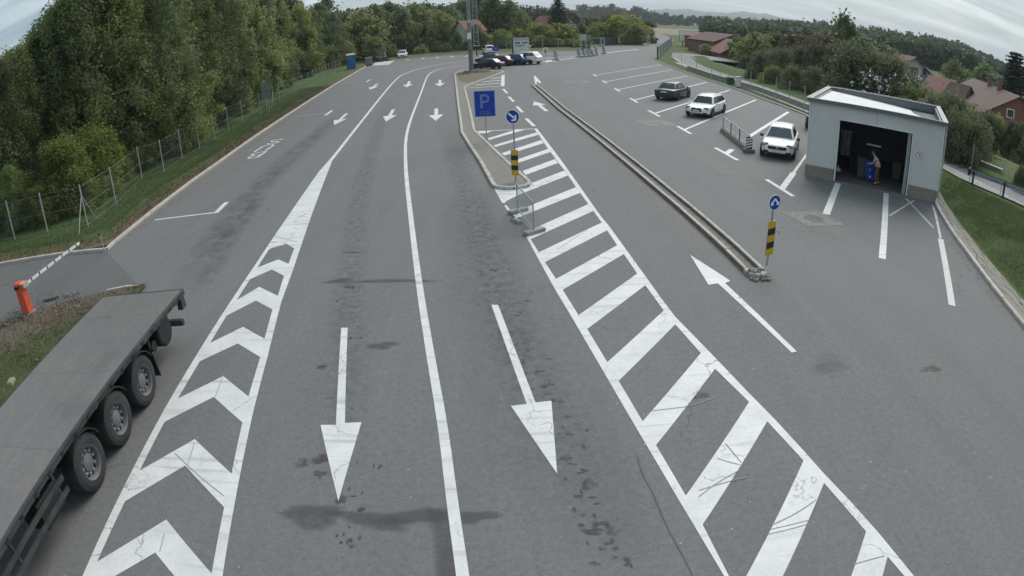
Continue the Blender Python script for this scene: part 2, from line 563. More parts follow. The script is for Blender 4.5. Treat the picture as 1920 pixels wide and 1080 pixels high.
class MB:
    """collects primitive shapes for ONE mesh"""
    def __init__(s):
        s.v, s.f, s.mi, s.starts = [], [], [], []
        s.cur = 0

    def add(s, v, f):
        b = len(s.v)
        s.starts.append((len(s.v), len(s.f)))
        s.v += [tuple(x) for x in v]
        for q in f:
            s.f.append(tuple(b + i for i in q))
            s.mi.append(s.cur)
        return s

    def box(s, c, d, rz=0, top=None, ry=0, rx=0):
        hx, hy, hz = d[0] / 2, d[1] / 2, d[2] / 2
        tx, ty = (hx, hy) if top is None else (top[0] / 2, top[1] / 2)
        v = [Vector(p) for p in ((-hx, -hy, -hz), (hx, -hy, -hz), (hx, hy, -hz), (-hx, hy, -hz),
                                 (-tx, -ty, hz), (tx, -ty, hz), (tx, ty, hz), (-tx, ty, hz))]
        m = Matrix.Translation(c) @ Matrix.Rotation(rz, 4, 'Z') @ Matrix.Rotation(ry, 4, 'Y') @ Matrix.Rotation(rx, 4, 'X')
        return s.add([m @ p for p in v], [(0, 3, 2, 1), (4, 5, 6, 7), (0, 1, 5, 4), (1, 2, 6, 5), (2, 3, 7, 6), (3, 0, 4, 7)])

    def bar(s, a, b, r, n=8, r2=None):
        a, b = Vector(a), Vector(b)
        q = (b - a).to_track_quat('Z', 'Y')
        r2 = r if r2 is None else r2
        v = []
        for p, rr in ((a, r), (b, r2)):
            for k in range(n):
                t = 2 * math.pi * k / n
                v.append(p + q @ Vector((rr * math.cos(t), rr * math.sin(t), 0)))
        f = [(k, (k + 1) % n, n + (k + 1) % n, n + k) for k in range(n)]
        f += [tuple(range(n - 1, -1, -1)), tuple(range(n, 2 * n))]
        return s.add(v, f)

    def beam(s, a, b, w, h):
        """rectangular bar from a to b"""
        a, b = Vector(a), Vector(b)
        d = (b - a)
        L = d.length
        q = d.to_track_quat('X', 'Z')
        v = []
        for x in (0, L):
            for y, z in ((-w / 2, -h / 2), (w / 2, -h / 2), (w / 2, h / 2), (-w / 2, h / 2)):
                v.append(a + q @ Vector((x, y, z)))
        return s.add(v, [(0, 3, 2, 1), (4, 5, 6, 7), (0, 1, 5, 4), (1, 2, 6, 5), (2, 3, 7, 6), (3, 0, 4, 7)])

    def lathe(s, prof, c, axis='Y', n=24, caps=(1, 1)):
        """prof: (offset along axis, radius)"""
        v, f = [], []
        for (o, r) in prof:
            for k in range(n):
                t = 2 * math.pi * k / n
                p = (r * math.cos(t), o, r * math.sin(t)) if axis == 'Y' else ((r * math.cos(t), r * math.sin(t), o) if axis == 'Z' else (o, r * math.cos(t), r * math.sin(t)))
                v.append(Vector(c) + Vector(p))
        for i in range(len(prof) - 1):
            for k in range(n):
                f.append((i * n + k, i * n + (k + 1) % n, (i + 1) * n + (k + 1) % n, (i + 1) * n + k))
        if caps[0]: f.append(tuple(range(n)))
        if caps[1]: f.append(tuple(range((len(prof) - 1) * n, len(prof) * n)))
        return s.add(v, f)

    def poly(s, pts, n, th):
        """flat polygon with thickness th along the vector n"""
        pts = [Vector(p) for p in pts]
        n = Vector(n).normalized() * th
        k = len(pts)
        tris = tessellate_polygon([pts])
        f = [tuple(t) for t in tris] + [tuple(k + i for i in reversed(t)) for t in tris]
        f += [(i, (i + 1) % k, k + (i + 1) % k, k + i) for i in range(k)]
        return s.add(pts + [p + n for p in pts], f)

    def build(s, name, material, parent=None, smooth=False, bevel=0, sub=0, mats=None):
        if name in SPLIT and len(s.starts) > 1:
            out = None
            for (v0, f0), (v1, f1) in zip(s.starts, s.starts[1:] + [(len(s.v), len(s.f))]):
                q = MB().add(s.v[v0:v1], [tuple(i - v0 for i in f) for f in s.f[f0:f1]])
                o = q.build(name, material, parent, smooth, bevel, sub)
                out = out or o
            return out
        me = bpy.data.meshes.new(name)
        me.from_pydata(s.v, [], s.f)
        me.materials.append(M[material] if isinstance(material, str) else material)
        if mats:
            for x in mats: me.materials.append(M[x])
            for p, i in zip(me.polygons, s.mi): p.material_index = i
        bm = bmesh.new()
        bm.from_mesh(me)
        bmesh.ops.recalc_face_normals(bm, faces=bm.faces)
        bm.to_mesh(me)
        bm.free()
        if smooth:
            for p in me.polygons: p.use_smooth = True
        o = bpy.data.objects.new(name, me)
        col.objects.link(o)
        if parent: o.parent = parent
        if bevel:
            b = o.modifiers.new('bevel', 'BEVEL')
            b.width = bevel
            b.segments = 2
            b.limit_method = 'ANGLE'
        if sub:
            b = o.modifiers.new('sub', 'SUBSURF')
            b.levels = b.render_levels = sub
        return o


def copy_tree(o, parent=None):
    c = o.copy()
    col.objects.link(c)
    c.parent = parent
    for ch in o.children:
        copy_tree(ch, c)
    return c


def sheet(name, outline, z, material, holes=(), kind='structure', soil=None):
    rings = [[Vector((p[0], p[1], 0)) for p in outline]] + [[Vector((p[0], p[1], 0)) for p in h] for h in holes]
    t = tessellate_polygon(rings)
    v = [Vector((p.x, p.y, z)) for r in rings for p in r]
    o = mesh_obj(name, v, t, material, attr=soil)
    me = o.data
    for p in me.polygons:
        if p.normal.z < 0:
            p.flip()
    me.update()
    return tag(o, kind=kind) if kind else o


ZM = [0.0]


def gp(pts, z=0.0):
    return [G(x, y, z) for x, y in pts]


def mark_poly(name, pts, material='paint', holes=(), px=True, z0=.004):
    ZM[0] = (ZM[0] + .00035) % .0042
    z = z0 + ZM[0]
    P = gp(pts) if px else [Vector(p) for p in pts]
    H = [gp(h) if px else [Vector(p) for p in h] for h in holes]
    return sheet(name, P, z, material, H)


def resample(P, step=1.0):
    out = []
    for a, b in zip(P, P[1:]):
        n = max(1, int((b - a).length / step))
        for k in range(n):
            out.append(a.lerp(b, k / n))
    out.append(P[-1])
    return out


def smooth_line(P, it=2):
    for _ in range(it):
        Q = [P[0]]
        for a, b in zip(P, P[1:]):
            Q += [a.lerp(b, .25), a.lerp(b, .75)]
        Q.append(P[-1])
        P = Q
    return P


def offset(P, d):
    out = []
    for i, p in enumerate(P):
        a = P[max(i - 1, 0)]
        b = P[min(i + 1, len(P) - 1)]
        t = (b - a)
        t.z = 0
        t.normalize()
        out.append(Vector((p.x - t.y * d, p.y + t.x * d, p.z)))
    return out


def mark_line(name, pts, w, material='paint', px=True, sm=0, z0=.004):
    P = gp(pts) if px else [Vector((p[0], p[1], 0)) for p in pts]
    if sm: P = smooth_line(P, sm)
    a, b = offset(P, w / 2), offset(P, -w / 2)
    ZM[0] = (ZM[0] + .00035) % .0042
    z = z0 + ZM[0]
    n = len(P)
    v = [Vector((q.x, q.y, z)) for q in a + b]
    return tag(mesh_obj(name, v, [(i, n + i, n + i + 1, i + 1) for i in range(n - 1)], material), kind='structure')


def kerb(name, P, w=.15, h=.12, material='kerb', closed=False, z0=0.0):
    """kerb stones along a line of ground points, with joints every metre"""
    P = [Vector((p[0], p[1], 0)) for p in P]
    P = resample(P, 1.0)
    m = MB()
    for a, b in zip(P, P[1:]):
        L = (b - a).length
        if L < .02: continue
        d = (b - a) / L
        a2, b2 = a + d * .008, b - d * .008
        t = Vector((-d.y, d.x, 0))
        c = .02
        j = random.uniform(-.006, .006)
        prof = [(-w / 2, z0 - .05), (-w / 2, z0 + h - c + j), (-w / 2 + c, z0 + h + j), (w / 2 - c, z0 + h + j), (w / 2, z0 + h - c + j), (w / 2, z0 - .05)]
        v = []
        for q in (a2, b2):
            for (o, zz_) in prof:
                v.append(q + t * o + Vector((0, 0, zz_)))
        k = len(prof)
        m.add(v, [(i, i + 1, k + i + 1, k + i) for i in range(k - 1)] + [tuple(range(k)), tuple(range(k, 2 * k))])
    o = m.build(name, material)
    return tag(o, kind='structure')


def stain(name, px, py, rx, ry, material, rz=0.0, n=26, seed=0, z=None):
    """irregular patch on the ground, faded at its rim"""
    c = G(px, py)
    rr = random.Random(seed + int(px * 7 + py))
    ZM[0] = (ZM[0] + .0002) % .002
    z = z or (.0012 + ZM[0])
    ph = [rr.uniform(0, 6.28) for _ in range(4)]
    v, a, f = [Vector((c.x, c.y, z))], [1.0], []
    for ring, al in ((.6, .95), (1.0, 0.0)):
        for k in range(n):
            t = 2 * math.pi * k / n
            w = 1 + .18 * math.sin(2 * t + ph[0]) + .14 * math.sin(3 * t + ph[1]) + .1 * math.sin(5 * t + ph[2])
            x, y = rx * ring * w * math.cos(t), ry * ring * w * math.sin(t)
            v.append(Vector((c.x + x * math.cos(rz) - y * math.sin(rz), c.y + x * math.sin(rz) + y * math.cos(rz), z)))
            a.append(al)
    for k in range(n):
        f.append((0, 1 + k, 1 + (k + 1) % n))
        f.append((1 + k, 1 + n + k, 1 + n + (k + 1) % n, 1 + (k + 1) % n))
    return tag(mesh_obj(name, v, f, material, attr=a), kind='structure')


def ribbon(name, pts, w, material, px=True, z=.002, ends=.3):
    """faded strip on the ground (wear, drips) along a line"""
    P = gp(pts) if px else [Vector((p[0], p[1], 0)) for p in pts]
    P = resample(smooth_line(P, 1), .8)
    n = len(P)
    v, a, f = [], [], []
    for k, o in enumerate((-w / 2, -w / 5, w / 5, w / 2)):
        for i, q in enumerate(offset(P, o)):
            v.append(Vector((q.x, q.y, z)))
            e = min(1, min(i, n - 1 - i) / max(1, n * ends * .5))
            a.append((0 if k in (0, 3) else 1) * e)
    for k in range(3):
        for i in range(n - 1):
            f.append((k * n + i, (k + 1) * n + i, (k + 1) * n + i + 1, k * n + i + 1))
    return tag(mesh_obj(name, v, f, material, attr=a), kind='structure')


M['oil'] = stain_mat('oil_stain', (.055, .052, .052), .75)
M['oil_soft'] = stain_mat('drip_marks', (.080, .076, .076), .36, 4.5, .44, .66)
M['damp'] = stain_mat('damp_patch', (.078, .075, .077), .52, 2.2, .22, .5)
M['damp2'] = stain_mat('damp_streak', (.11, .10, .105), .26, 3.0, .3, .75)
M['pale_patch'] = stain_mat('pale_patch', (.36, .35, .33), .6, 2.5, .3, .6)
M['seam_pale'] = stain_mat('pale_seam', (.30, .29, .28), .28, 2.5, .3, .6)
M['rubber_mark'] = stain_mat('tyre_mark', (.07, .07, .07), .35, 1.2, .35, .65)
M['dust'] = stain_mat('kerb_dust', (.30, .25, .20), .55, 2.0, .4, .65)


# ------------------------------------------------------------------ terrain
def smooth(t):
    t = min(1, max(0, t))
    return t * t * (3 - 2 * t)


def th(x, y):
    """height of the land round the paved yard"""
    r = math.hypot(x, y)
    z = -.07
    v = smooth((x - 33) / 22) * smooth((150 - y) / 60) * smooth((y + 60) / 40)
    z -= 4.2 * v * (1 - .75 * smooth((r - 105) / 120))
    az = math.degrees(math.atan2(x, y))
    z += 9 * smooth((r - 260) / 200) * smooth((az - 30) / 14)          # low wooded ridge on the right
    z += 3 * smooth((r - 500) / 500) * smooth((50 - abs(az)) / 20)
    return z


def build_terrain():
    rad = [0, 3, 6, 9, 12, 15, 18, 21, 24, 27, 30]
    while rad[-1] < 9000: rad.append(rad[-1] * 1.05 + .3)
    na = 180
    v, f = [], []
    for r in rad:
        for k in range(na):
            a = 2 * math.pi * k / na
            x, y = r * math.sin(a), r * math.cos(a)
            v.append((x, y, th(x, y)))
    for i in range(len(rad) - 1):
        for k in range(na):
            f.append((i * na + k, (i + 1) * na + k, (i + 1) * na + (k + 1) % na, i * na + (k + 1) % na))
    o = mesh_obj('terrain', v, f, 'field', smooth=True, attr=[0.0] * len(v))
    for p in o.data.polygons:
        if p.normal.z < 0: p.flip()
    tag(o, kind='structure')


build_terrain()

# ------------------------------------------------------------------ paved yard
KL = [(200, 470), (207.5, 462.5), (282.5, 401), (350, 348.7), (410, 306), (480, 256), (555, 206), (620, 164), (686, 125)]
SIDE = [(-60, 497), (0, 497), (75, 484.5), (120, 477.5), (200, 470)]
KR = [(1225, 112), (1270, 131), (1320, 148.8), (1370, 163.8), (1432.5, 187.5), (1467.5, 200), (1517.5, 218.8)]
KN = [(1751.4, 370), (1758, 391.7), (1785, 437), (1828, 496.4), (1868, 550), (1920, 614.6), (1990, 700)]
PL, PS, PR, PN = gp(KL), gp(SIDE), gp(KR), gp(KN)
u = Vector((.592, .806, 0))          # direction of the bays and the depth of the shed
w = Vector((.806, -.592, 0))
FAR = [(735, 114), (800, 107), (845, 103.5), (900, 101.5), (960, 99), (1000, 97.5), (1080, 95.5), (1110, 88.5), (1150, 87), (1197, 86)]
ROAD = [(1220, 80), (1228, 74), (1219, 64), (1225, 61), (1252, 67.5), (1263, 76), (1250, 84), (1232, 108)]
yard = [Vector((-45, -12, 0)), Vector((-45, PS[0].y + 4, 0))] + PS[1:] + PL[1:] + gp(FAR) + gp(ROAD) + PR
shed_back = PR[-1] + Vector((1.0, -6, 0))
yard += [Vector((23.4, 34.5, 0)), Vector((21.5, 26, 0))] + PN + [Vector((11.5, -12, 0))]
sheet('asphalt', yard, 0.0, 'asphalt')
kerb('kerb', PS + PL[1:], .16, .12)
kerb('kerb', PR, .16, .12, 'kerb')
kerb('kerb', smooth_line(PN, 1), .15, .12, 'kerb')
kerb('kerb', gp([(735, 114), (800, 107), (845, 103.5), (900, 101.5), (960, 99), (1000, 97.5), (1080, 95.5)]), .25, .14, 'kerb')
kerb('kerb', gp([(1108, 88.5), (1150, 87), (1197, 86), (1220, 80)]), .35, .14, 'kerb')

# darker side road behind the barrier
sheet('road', gp([(0, 499), (75, 487), (120, 480), (200, 473), (232, 505), (262, 538), (190, 546), (110, 568), (50, 592), (0, 604)]) + [Vector((-22, 12.5, 0)), Vector((-22, 16.5, 0))], .004, 'asphalt_dark')


def band(name, A, B, za, zb, material, sa, sb, step=1.5):
    """strip of land between two lines of the same length; sa, sb = share of bare soil"""
    A, B = [Vector((p[0], p[1], 0)) for p in A], [Vector((p[0], p[1], 0)) for p in B]
    na = max(2, int(sum((q - p).length for p, q in zip(A, A[1:])) / step))

    def even(P):
        L = [0]
        for p, q in zip(P, P[1:]): L.append(L[-1] + (q - p).length)
        out = []
        for k in range(na + 1):
            t = L[-1] * k / na
            i = max(j for j in range(len(L) - 1) if L[j] <= t + 1e-9)
            out.append(P[i].lerp(P[i + 1], (t - L[i]) / max(1e-6, L[i + 1] - L[i])))
        return out
    A, B = even(A), even(B)
    nb = 8
    v, at, f = [], [], []
    for k in range(nb + 1):
        t = k / nb
        for i in range(na + 1):
            p = A[i].lerp(B[i], t)
            z = za + (zb - za) * t + (random.uniform(-.03, .03) if 0 < k < nb else 0)
            v.append((p.x, p.y, z))
            at.append(sa + (sb - sa) * t)
    for k in range(nb):
        for i in range(na):
            f.append((k * (na + 1) + i, k * (na + 1) + i + 1, (k + 1) * (na + 1) + i + 1, (k + 1) * (na + 1) + i))
    o = mesh_obj(name, v, f, material, attr=at, smooth=True)
    for p in o.data.polygons:
        if p.normal.z < 0: p.flip()
    return tag(o, kind='structure')


# left verge: soil by the kerb, grass towards the fence
FB = gp([(-60, 478), (30, 455), (92, 443), (170, 435), (220, 390), (268, 342), (309, 328), (343, 303), (375, 283), (404, 266), (430, 249), (489, 217), (535, 187), (569, 172), (589, 160), (612, 146), (640, 131.5)])
FB[3] = G(165, 425)
kerb_all = [PS[0]] + PS[1:] + PL[1:]
lo_k = offset(kerb_all, .08)
VB = offset(FB, .4)
band('verge', lo_k, FB, .10, .16, 'verge', .62, -.1)
band('verge', FB, offset(FB, 5.0), .16, .02, 'verge', -.1, .25)
mesh_left = [p.copy() for p in FB]

# grass bank past the far edge
fe = gp(FAR[:7])
band('bank', offset(fe, .12), offset([p.copy() for p in fe], 7), .12, .5, 'verge', .62, .35, 4)
fe2 = gp([(1108, 88.5), (1150, 87), (1197, 86), (1220, 80), (1229, 73)])
band('bank', offset(fe2, .2), offset([p.copy() for p in fe2], 9), .10, .2, 'verge', .4, .1, 4)

# right lawn beside the shed and the paver strip by its kerb
pk = offset(smooth_line(PN, 1), .08)
po = gp([(1756, 352), (1769, 381), (1801, 429), (1844, 483), (1881.6, 528.7), (1919, 571.6), (1975, 640)])
band('paver_path', pk, po, .10, .12, 'paver', 0, 0, 1)
lw = gp([(1759, 318), (1807, 342), (1860, 370), (1920, 395), (1980, 425), (2040, 460), (2100, 500)])
band('lawn', po, lw, .12, .06, 'lawn', .15, .1, 1)

# lower road beyond the fence, with its pale edges and concrete wall
ra = gp([(1264, 108), (1277, 117), (1300, 126.5), (1328, 135), (1360, 148.5), (1400, 162), (1440, 176), (1516, 208)])
rb = gp([(1290, 104), (1306, 117), (1322, 125), (1345, 133.5), (1372, 142), (1402, 152), (1440, 164), (1516, 191)])
ra += gp([(1769, 307), (1809, 326.6), (1918, 381), (2010, 430)])
rb += gp([(1770, 293), (1820.5, 318.5), (1920, 366), (2010, 408)])
z1 = -.02


def strip2(name, A, B, z, material, soil=None):
    n = min(len(A), len(B))
    v = [(p.x, p.y, z) for p in A[:n]] + [(p.x, p.y, z) for p in B[:n]]
    o = mesh_obj(name, v, [(i, i + 1, n + i + 1, n + i) for i in range(n - 1)], material, attr=([soil or 0.0] * (2 * n)))
    for p in o.data.polygons:
        if p.normal.z < 0: p.flip()
    return tag(o, kind='structure')


strip2('road', ra, rb, z1, 'asphalt_road')
strip2('road', gp([(1262, 98), (1300, 101), (1345, 107), (1400, 113)]), gp([(1258, 106), (1290, 110), (1340, 113), (1380, 117)]), z1 - .003, 'asphalt_road')
sheet('road', gp([(1258, 106), (1262, 98), (1300, 101), (1303, 114), (1295, 121), (1270, 114)]), z1 - .006, 'asphalt_road')
strip2('road_edge', offset(ra, .02), offset(ra, -.16), z1 + .006, 'paint_old')
# concrete gutter between fence and road
gut_o = gp([(1262, 117), (1300, 131), (1340, 146), (1390, 163), (1440, 181), (1516, 212)]) + gp([(1769, 316), (1807, 338), (1918, 385), (2010, 434)])
band('gutter', offset([p.copy() for p in gut_o], 0), [ra[1], ra[3], ra[4], ra[5], ra[6], ra[7], ra[8], ra[9], ra[10], ra[11]], .0, -.01, 'concrete', 0, 0, 2)
# grass islet and verge beyond the road
band('verge', rb, offset([p.copy() for p in rb], 3.2), -.03, .05, 'lawn', .0, .2, 2)


# ------------------------------------------------------------------ road markings
mark_line('lane_line', [(608, 316), (633, 285), (660, 250), (686.7, 216.7), (713, 183), (735, 156.7), (746.7, 145), (755, 140), (770, 134), (795, 126.5), (820, 121.5), (842, 118), (878, 113.5), (915, 110), (960, 107)], .20, sm=2)
mark_line('lane_line', [(871, 1110), (868, 1080), (848, 940), (831, 800), (808, 670), (786.7, 540), (769.5, 400), (761.5, 330), (760, 290), (760.5, 262), (766.7, 233), (780, 198), (791, 170), (799, 147), (804, 139), (815, 132.5), (832.5, 127.8), (855, 124), (879, 121.2)], .17, sm=2)
chev_out = [(628, 288), (620, 309), (585.5, 400), (550, 505), (528, 565), (501.5, 670), (475, 772), (441, 940), (417.6, 1080), (405, 1170), (115, 1170), (155, 1080), (235, 908), (307, 770), (392, 628), (475, 502), (543.7, 400), (598, 322)]
chev_holes = [
    [(482.5, 502), (505, 467), (537.5, 457.5), (551.8, 466), (541, 495), (521.8, 486.5)],
    [(443.8, 563), (468.8, 523.8), (510, 505.5), (532.5, 517.5), (521, 555), (486, 538)],
    [(394, 643.5), (425, 592), (480, 564), (511, 580.5), (496, 635.5), (456, 613)],
    [(333.7, 747.5), (375, 677.5), (446, 644.3), (488, 669.8), (466, 743.8), (418.8, 705.5)],
    [(262, 882.8), (308.5, 791.5), (401, 744.5), (454.5, 792.5), (434.3, 888.5), (365.4, 823.7)],
    [(182.3, 1053.6), (234.8, 940), (347.3, 873.3), (420.5, 951.4), (397, 1075.7), (312, 974.4)],
    [(150, 1122), (216.7, 1080), (291.3, 1036.4), (327.2, 1080), (372, 1135), (370, 1160), (140, 1160)]]
mark_poly('chevron_marking', chev_out, holes=chev_holes)
hat_out = [(983, 437), (1103, 383), (1110.5, 383), (1130, 410), (1139, 420), (1182.5, 480), (1240, 560), (1265.6, 593.8), (1335, 665), (1400, 733), (1455, 789), (1510.8, 850), (1542.7, 886), (1594, 940), (1645, 997), (1713, 1080), (1765, 1148), (1398, 1148), (1353.5, 1073.7), (1274.8, 941.5), (1202.4, 818.7), (1169.7, 763), (1104, 650), (1075, 600), (1040, 541.7), (1010, 487)]
hat_holes = [
    [(995, 448.7), (1016.7, 439), (1112.5, 395.8), (1128.3, 417.5), (1010, 473.5)],
    [(1021.7, 491.7), (1138.3, 432.3), (1157.2, 460), (1042.5, 523.3)],
    [(1055, 543.7), (1169.7, 476.7), (1194.7, 513.3), (1084.7, 591.3)],
    [(1101, 617.3), (1210, 535), (1244.5, 582.6), (1138.7, 679.4)],
    [(1160, 714.5), (1266, 608.5), (1314, 662.4), (1204.9, 790.4)],
    [(1230, 835), (1340.7, 691.8), (1404.4, 754), (1285.8, 929.8)],
    [(1317.3, 984), (1438.4, 790.4), (1506.4, 864), (1400.4, 1078), (1383, 1113)],
    [(1447, 1132), (1468, 1080), (1544.8, 905.8), (1623.6, 997), (1596, 1080), (1580, 1132)],
    [(1642, 1136), (1654.5, 1080), (1664, 1043.8), (1695, 1080), (1738, 1136)]]
mark_poly('hatched_marking', hat_out, holes=hat_holes)
mark_poly('hatched_marking', [(1001.5, 242.5), (1007, 241), (1051.7, 300), (1110.5, 383), (1103, 383), (1080, 351), (1065, 329), (1059, 320), (1047.5, 306), (1042, 298), (1026.7, 278), (1016, 262), (1010, 252)])
mark_line('hatched_marking', [(918, 245.3), (1006, 241.6)], .14)
for q in ([(896, 246), (897, 250), (912, 250.3), (924, 244.8)], [(914, 260), (917.3, 262.7), (984, 243.5), (966, 243.5)],
          [(924.6, 273), (929.8, 275.7), (1011, 252.6), (1006, 248.4)], [(940.2, 287.7), (946.5, 291.9), (1019.4, 268.6), (1015, 262.7)],
          [(959, 303.3), (965, 308), (1033, 285), (1027.7, 279.4)], [(979.8, 320.8), (986, 328), (1046.5, 305.6), (1041, 298.4)],
          [(926, 352.8), (970, 352.5), (990, 347), (996, 343.7), (1058, 320), (1065, 329), (973, 365.5), (950, 376.7), (946, 381), (941.5, 380.5)],
          [(945, 385), (950, 385), (960, 398), (956, 401)], [(960, 399.5), (966, 410.5), (1088, 361.7), (1080, 351)]):
    mark_poly('hatched_marking', q)
# small hatch past the island
mark_line('hatched_marking', [(943.4, 140.5), (942.6, 161.5)], .35)
mark_line('hatched_marking', [(942.5, 161.3), (876, 165.2)], .22)
for a, b in (((941, 145), (921, 147.8)), ((941, 150.3), (905, 153.8)), ((941, 155.6), (892, 159.6))):
    mark_line('hatched_marking', [a, b], .4)
# dashes
for a, b in (((943.5, 167), (951, 175)), ((954, 181.3), (963.3, 190.8)), ((968.7, 199.5), (980, 210.8)), ((986.7, 222), (1001.7, 236.7))):
    mark_line('dashed_line', [a, b], .22)


def arrow(tail, tip, w1=.17, w2=.62, hl=.42):
    a, b = G(*tail), G(*tip)
    d = b - a
    t = Vector((-d.y, d.x, 0)).normalized()
    c = a.lerp(b, 1 - hl)
    mark_poly('arrow_marking', [a + t * w1 / 2, c + t * w1 / 2, c + t * w2 / 2, b, c - t * w2 / 2, c - t * w1 / 2, a - t * w1 / 2], px=False)


for a, b, s_ in (((707.5, 157.3), (694, 168), 1.2), ((768, 152.3), (762.5, 163.7), 1.2), ((825, 150), (824.6, 162), 1.2), ((650, 213), (626.5, 234.5), 1.05), ((738, 205), (724, 228), 1.05), ((818.2, 203.5), (817.4, 226.7), 1.05)):
    arrow(a, b, .26 * s_, .98 * s_, .45)
arrow((1025, 208.3), (1001.7, 190), .26, .95, .42)
mark_poly('arrow_marking', [(640, 615), (652, 615), (647, 793.5), (678, 792), (634.7, 940), (601, 797), (630, 797)])
mark_poly('arrow_marking', [(921.4, 572), (934, 572), (1004, 755), (1033.8, 752), (1044.8, 889), (958, 761.5), (987.5, 758)])
mark_poly('arrow_marking', [(1293.9, 478.3), (1369.6, 527), (1359.4, 531.3), (1493.9, 659.6), (1484.3, 661.7), (1346, 531.7), (1328.3, 534.4)])
# truck bays with T ends
caps = [((1112.5, 139.5), (1118, 143.3)), ((1129.5, 151), (1137.5, 156)), ((1152.5, 165.5), (1162, 171.5)), ((1181.5, 184), (1195.5, 192.5)), ((1216, 207), (1237, 218.7)), ((1270, 236.5), (1295.5, 251)), ((1341, 277), (1383, 300.5)), ((1437, 336.5), (1487, 368))]
ends = [(1240, 121.5), (1261, 131), (1290, 142.5), (1325.6, 154.4), (1368.7, 169), (1417, 187.5)]
TT = [(1115.4, 141.3), (1133.5, 153.8), (1157.3, 168.5), (1188.7, 188), (1228.1, 212.7), (1282.7, 243.5), (1361.9, 287.5), (1466.3, 353.8)]
for c_ in caps: mark_line('bay_line', list(c_), .2)
for a, b in zip(TT, ends): mark_line('bay_line', [a, b], .19, 'paint' if a[0] > 1180 else 'paint_old')
mark_line('bay_line', [(1361.9, 288), (1373, 280)], .3)
mark_line('bay_line', [(1405, 256), (1478, 210)], .27)
mark_line('bay_line', [(1466.3, 353.8), (1488, 324)], .28)
mark_line('bay_line', [(1488, 324), (1513, 289)], .14)
mark_line('bay_line', [(1572, 342), (1549, 402)], .28)
mark_line('bay_line', [(1661.5, 362), (1654, 485)], .24)
mark_line('bay_line', [(1763.5, 448), (1785, 573)], .22, 'paint_old')
mark_line('bay_line', [(1748.7, 385), (1753.5, 400)], .08, 'paint_old')
mark_line('bay_line', [(1753.5, 400), (1763.5, 446.8)], .10, 'paint_old')
mark_line('bay_line', [(1697.7, 371.6), (1750, 427)], .09, 'paint_old')
mark_line('bay_line', [(1713.8, 376), (1668, 404.6)], .09, 'paint_old')
mark_line('bay_line', [(425, 379), (404.5, 399.5)], .24)
mark_line('bay_line', [(404.5, 398.5), (290, 412.5)], .13)
mark_line('bay_line', [(622.5, 207), (610, 216.5)], .26)
mark_line('bay_line', [(610, 212), (556, 218)], .11, 'paint_old')
mark_line('bay_line', [(694, 149.3), (687, 153.5)], .26)
mark_line('bay_line', [(687.5, 151.5), (643, 156)], .12, 'paint_old')
mark_poly('bay_line', [(1001, 142.5), (1004, 142.3), (1015, 155), (1011, 156), (1007, 152), (1006, 158), (1003.7, 158)])
mark_line('far_marking', [(1004, 111.5), (1030, 109), (1080, 105.5)], .35)
mark_line('far_marking', [(1008, 116.5), (1047, 113), (1100, 105.5), (1135, 100), (1160, 96.5), (1197, 92.5)], .5, sm=1)
mark_poly('far_marking', [(1022, 116.8), (1044, 114.6), (1040, 112.6), (1024, 113.5)])
mark_poly('far_marking', [(698, 123.2), (729, 121.4), (741, 112.8), (737, 112), (727, 114.5), (704, 117)], 'paint_old')
for x, y in ((765, 111.5), (793.5, 109.3), (820, 107.8), (847.5, 106.3), (875, 105), (902, 104), (930.5, 103)):
    mark_line('bay_line', [(x - 2.2, y + .9), (x + 2.6, y - .7)], .5)
mark_line('bay_line', [(766, 110), (790, 108.3), (820, 106.6), (850, 104.8)], .2, 'paint_old')


# the word painted on the left lane: B U S, read by drivers coming from the far end
def glyph(strokes, c, right, up, w_, h_, t=.17):
    for s_ in strokes:
        P = [(c + right * ((x - .5) * w_) + up * ((y - .5) * h_)) for x, y in s_]
        mark_line('lettering', [(p.x, p.y) for p in P], t, px=False)


GL = {'B': [[(.05, 0), (.05, 1)], [(.05, .97), (.6, .97), (.85, .85), (.85, .65), (.6, .52), (.05, .52)], [(.6, .52), (.95, .38), (.95, .14), (.6, .03), (.05, .03)]],
      'U': [[(.05, 1), (.05, .25), (.25, .03), (.75, .03), (.95, .25), (.95, 1)]],
      'S': [[(.95, .8), (.75, .97), (.25, .97), (.05, .8), (.2, .58), (.8, .45), (.95, .22), (.75, .03), (.25, .03), (.05, .2)]]}
ax = (G(518, 265) - G(472, 295))
ax.normalize()
upd, rgt = -ax, Vector((ax.y, -ax.x, 0)) * -1
rgt = Vector((-ax.y, ax.x, 0))
for ch, (px_, py_), hh in (('B', (480, 291), 1.7), ('U', (497, 277.5), 2.0), ('S', (515.5, 265.5), 1.5)):
    glyph(GL[ch], G(px_, py_), rgt, upd, .85, hh)

# wear, stains and seams
ribbon('lane_wear', [(690, 1075), (655, 900), (650, 700), (655, 520), (672, 380), (700, 260), (735, 190)], 1.1, 'oil_soft')
ribbon('lane_wear', [(1180, 1078), (1090, 900), (1010, 740), (950, 600), (905, 450), (870, 340), (835, 230)], 1.4, 'oil_soft')
ribbon('lane_wear', [(1150, 1075), (1070, 900), (1000, 740), (950, 600), (900, 470), (865, 350)], 2.6, 'damp2')
ribbon('tyre_track', [(330, 560), (400, 450), (475, 360), (560, 280), (640, 215)], 1.8, 'rubber_mark')
ribbon('tyre_track', [(365, 560), (440, 430), (500, 360)], 1.0, 'rubber_mark')
stain('damp_patch', 585, 967, .62, .26, 'damp', R(-8))
stain('damp_patch', 700, 975, .75, .17, 'damp', R(-6), seed=3)
stain('damp_patch', 790, 968, .62, .2, 'damp', R(2), seed=4)
stain('damp_patch', 892, 970, .34, .15, 'damp', R(10), seed=5)
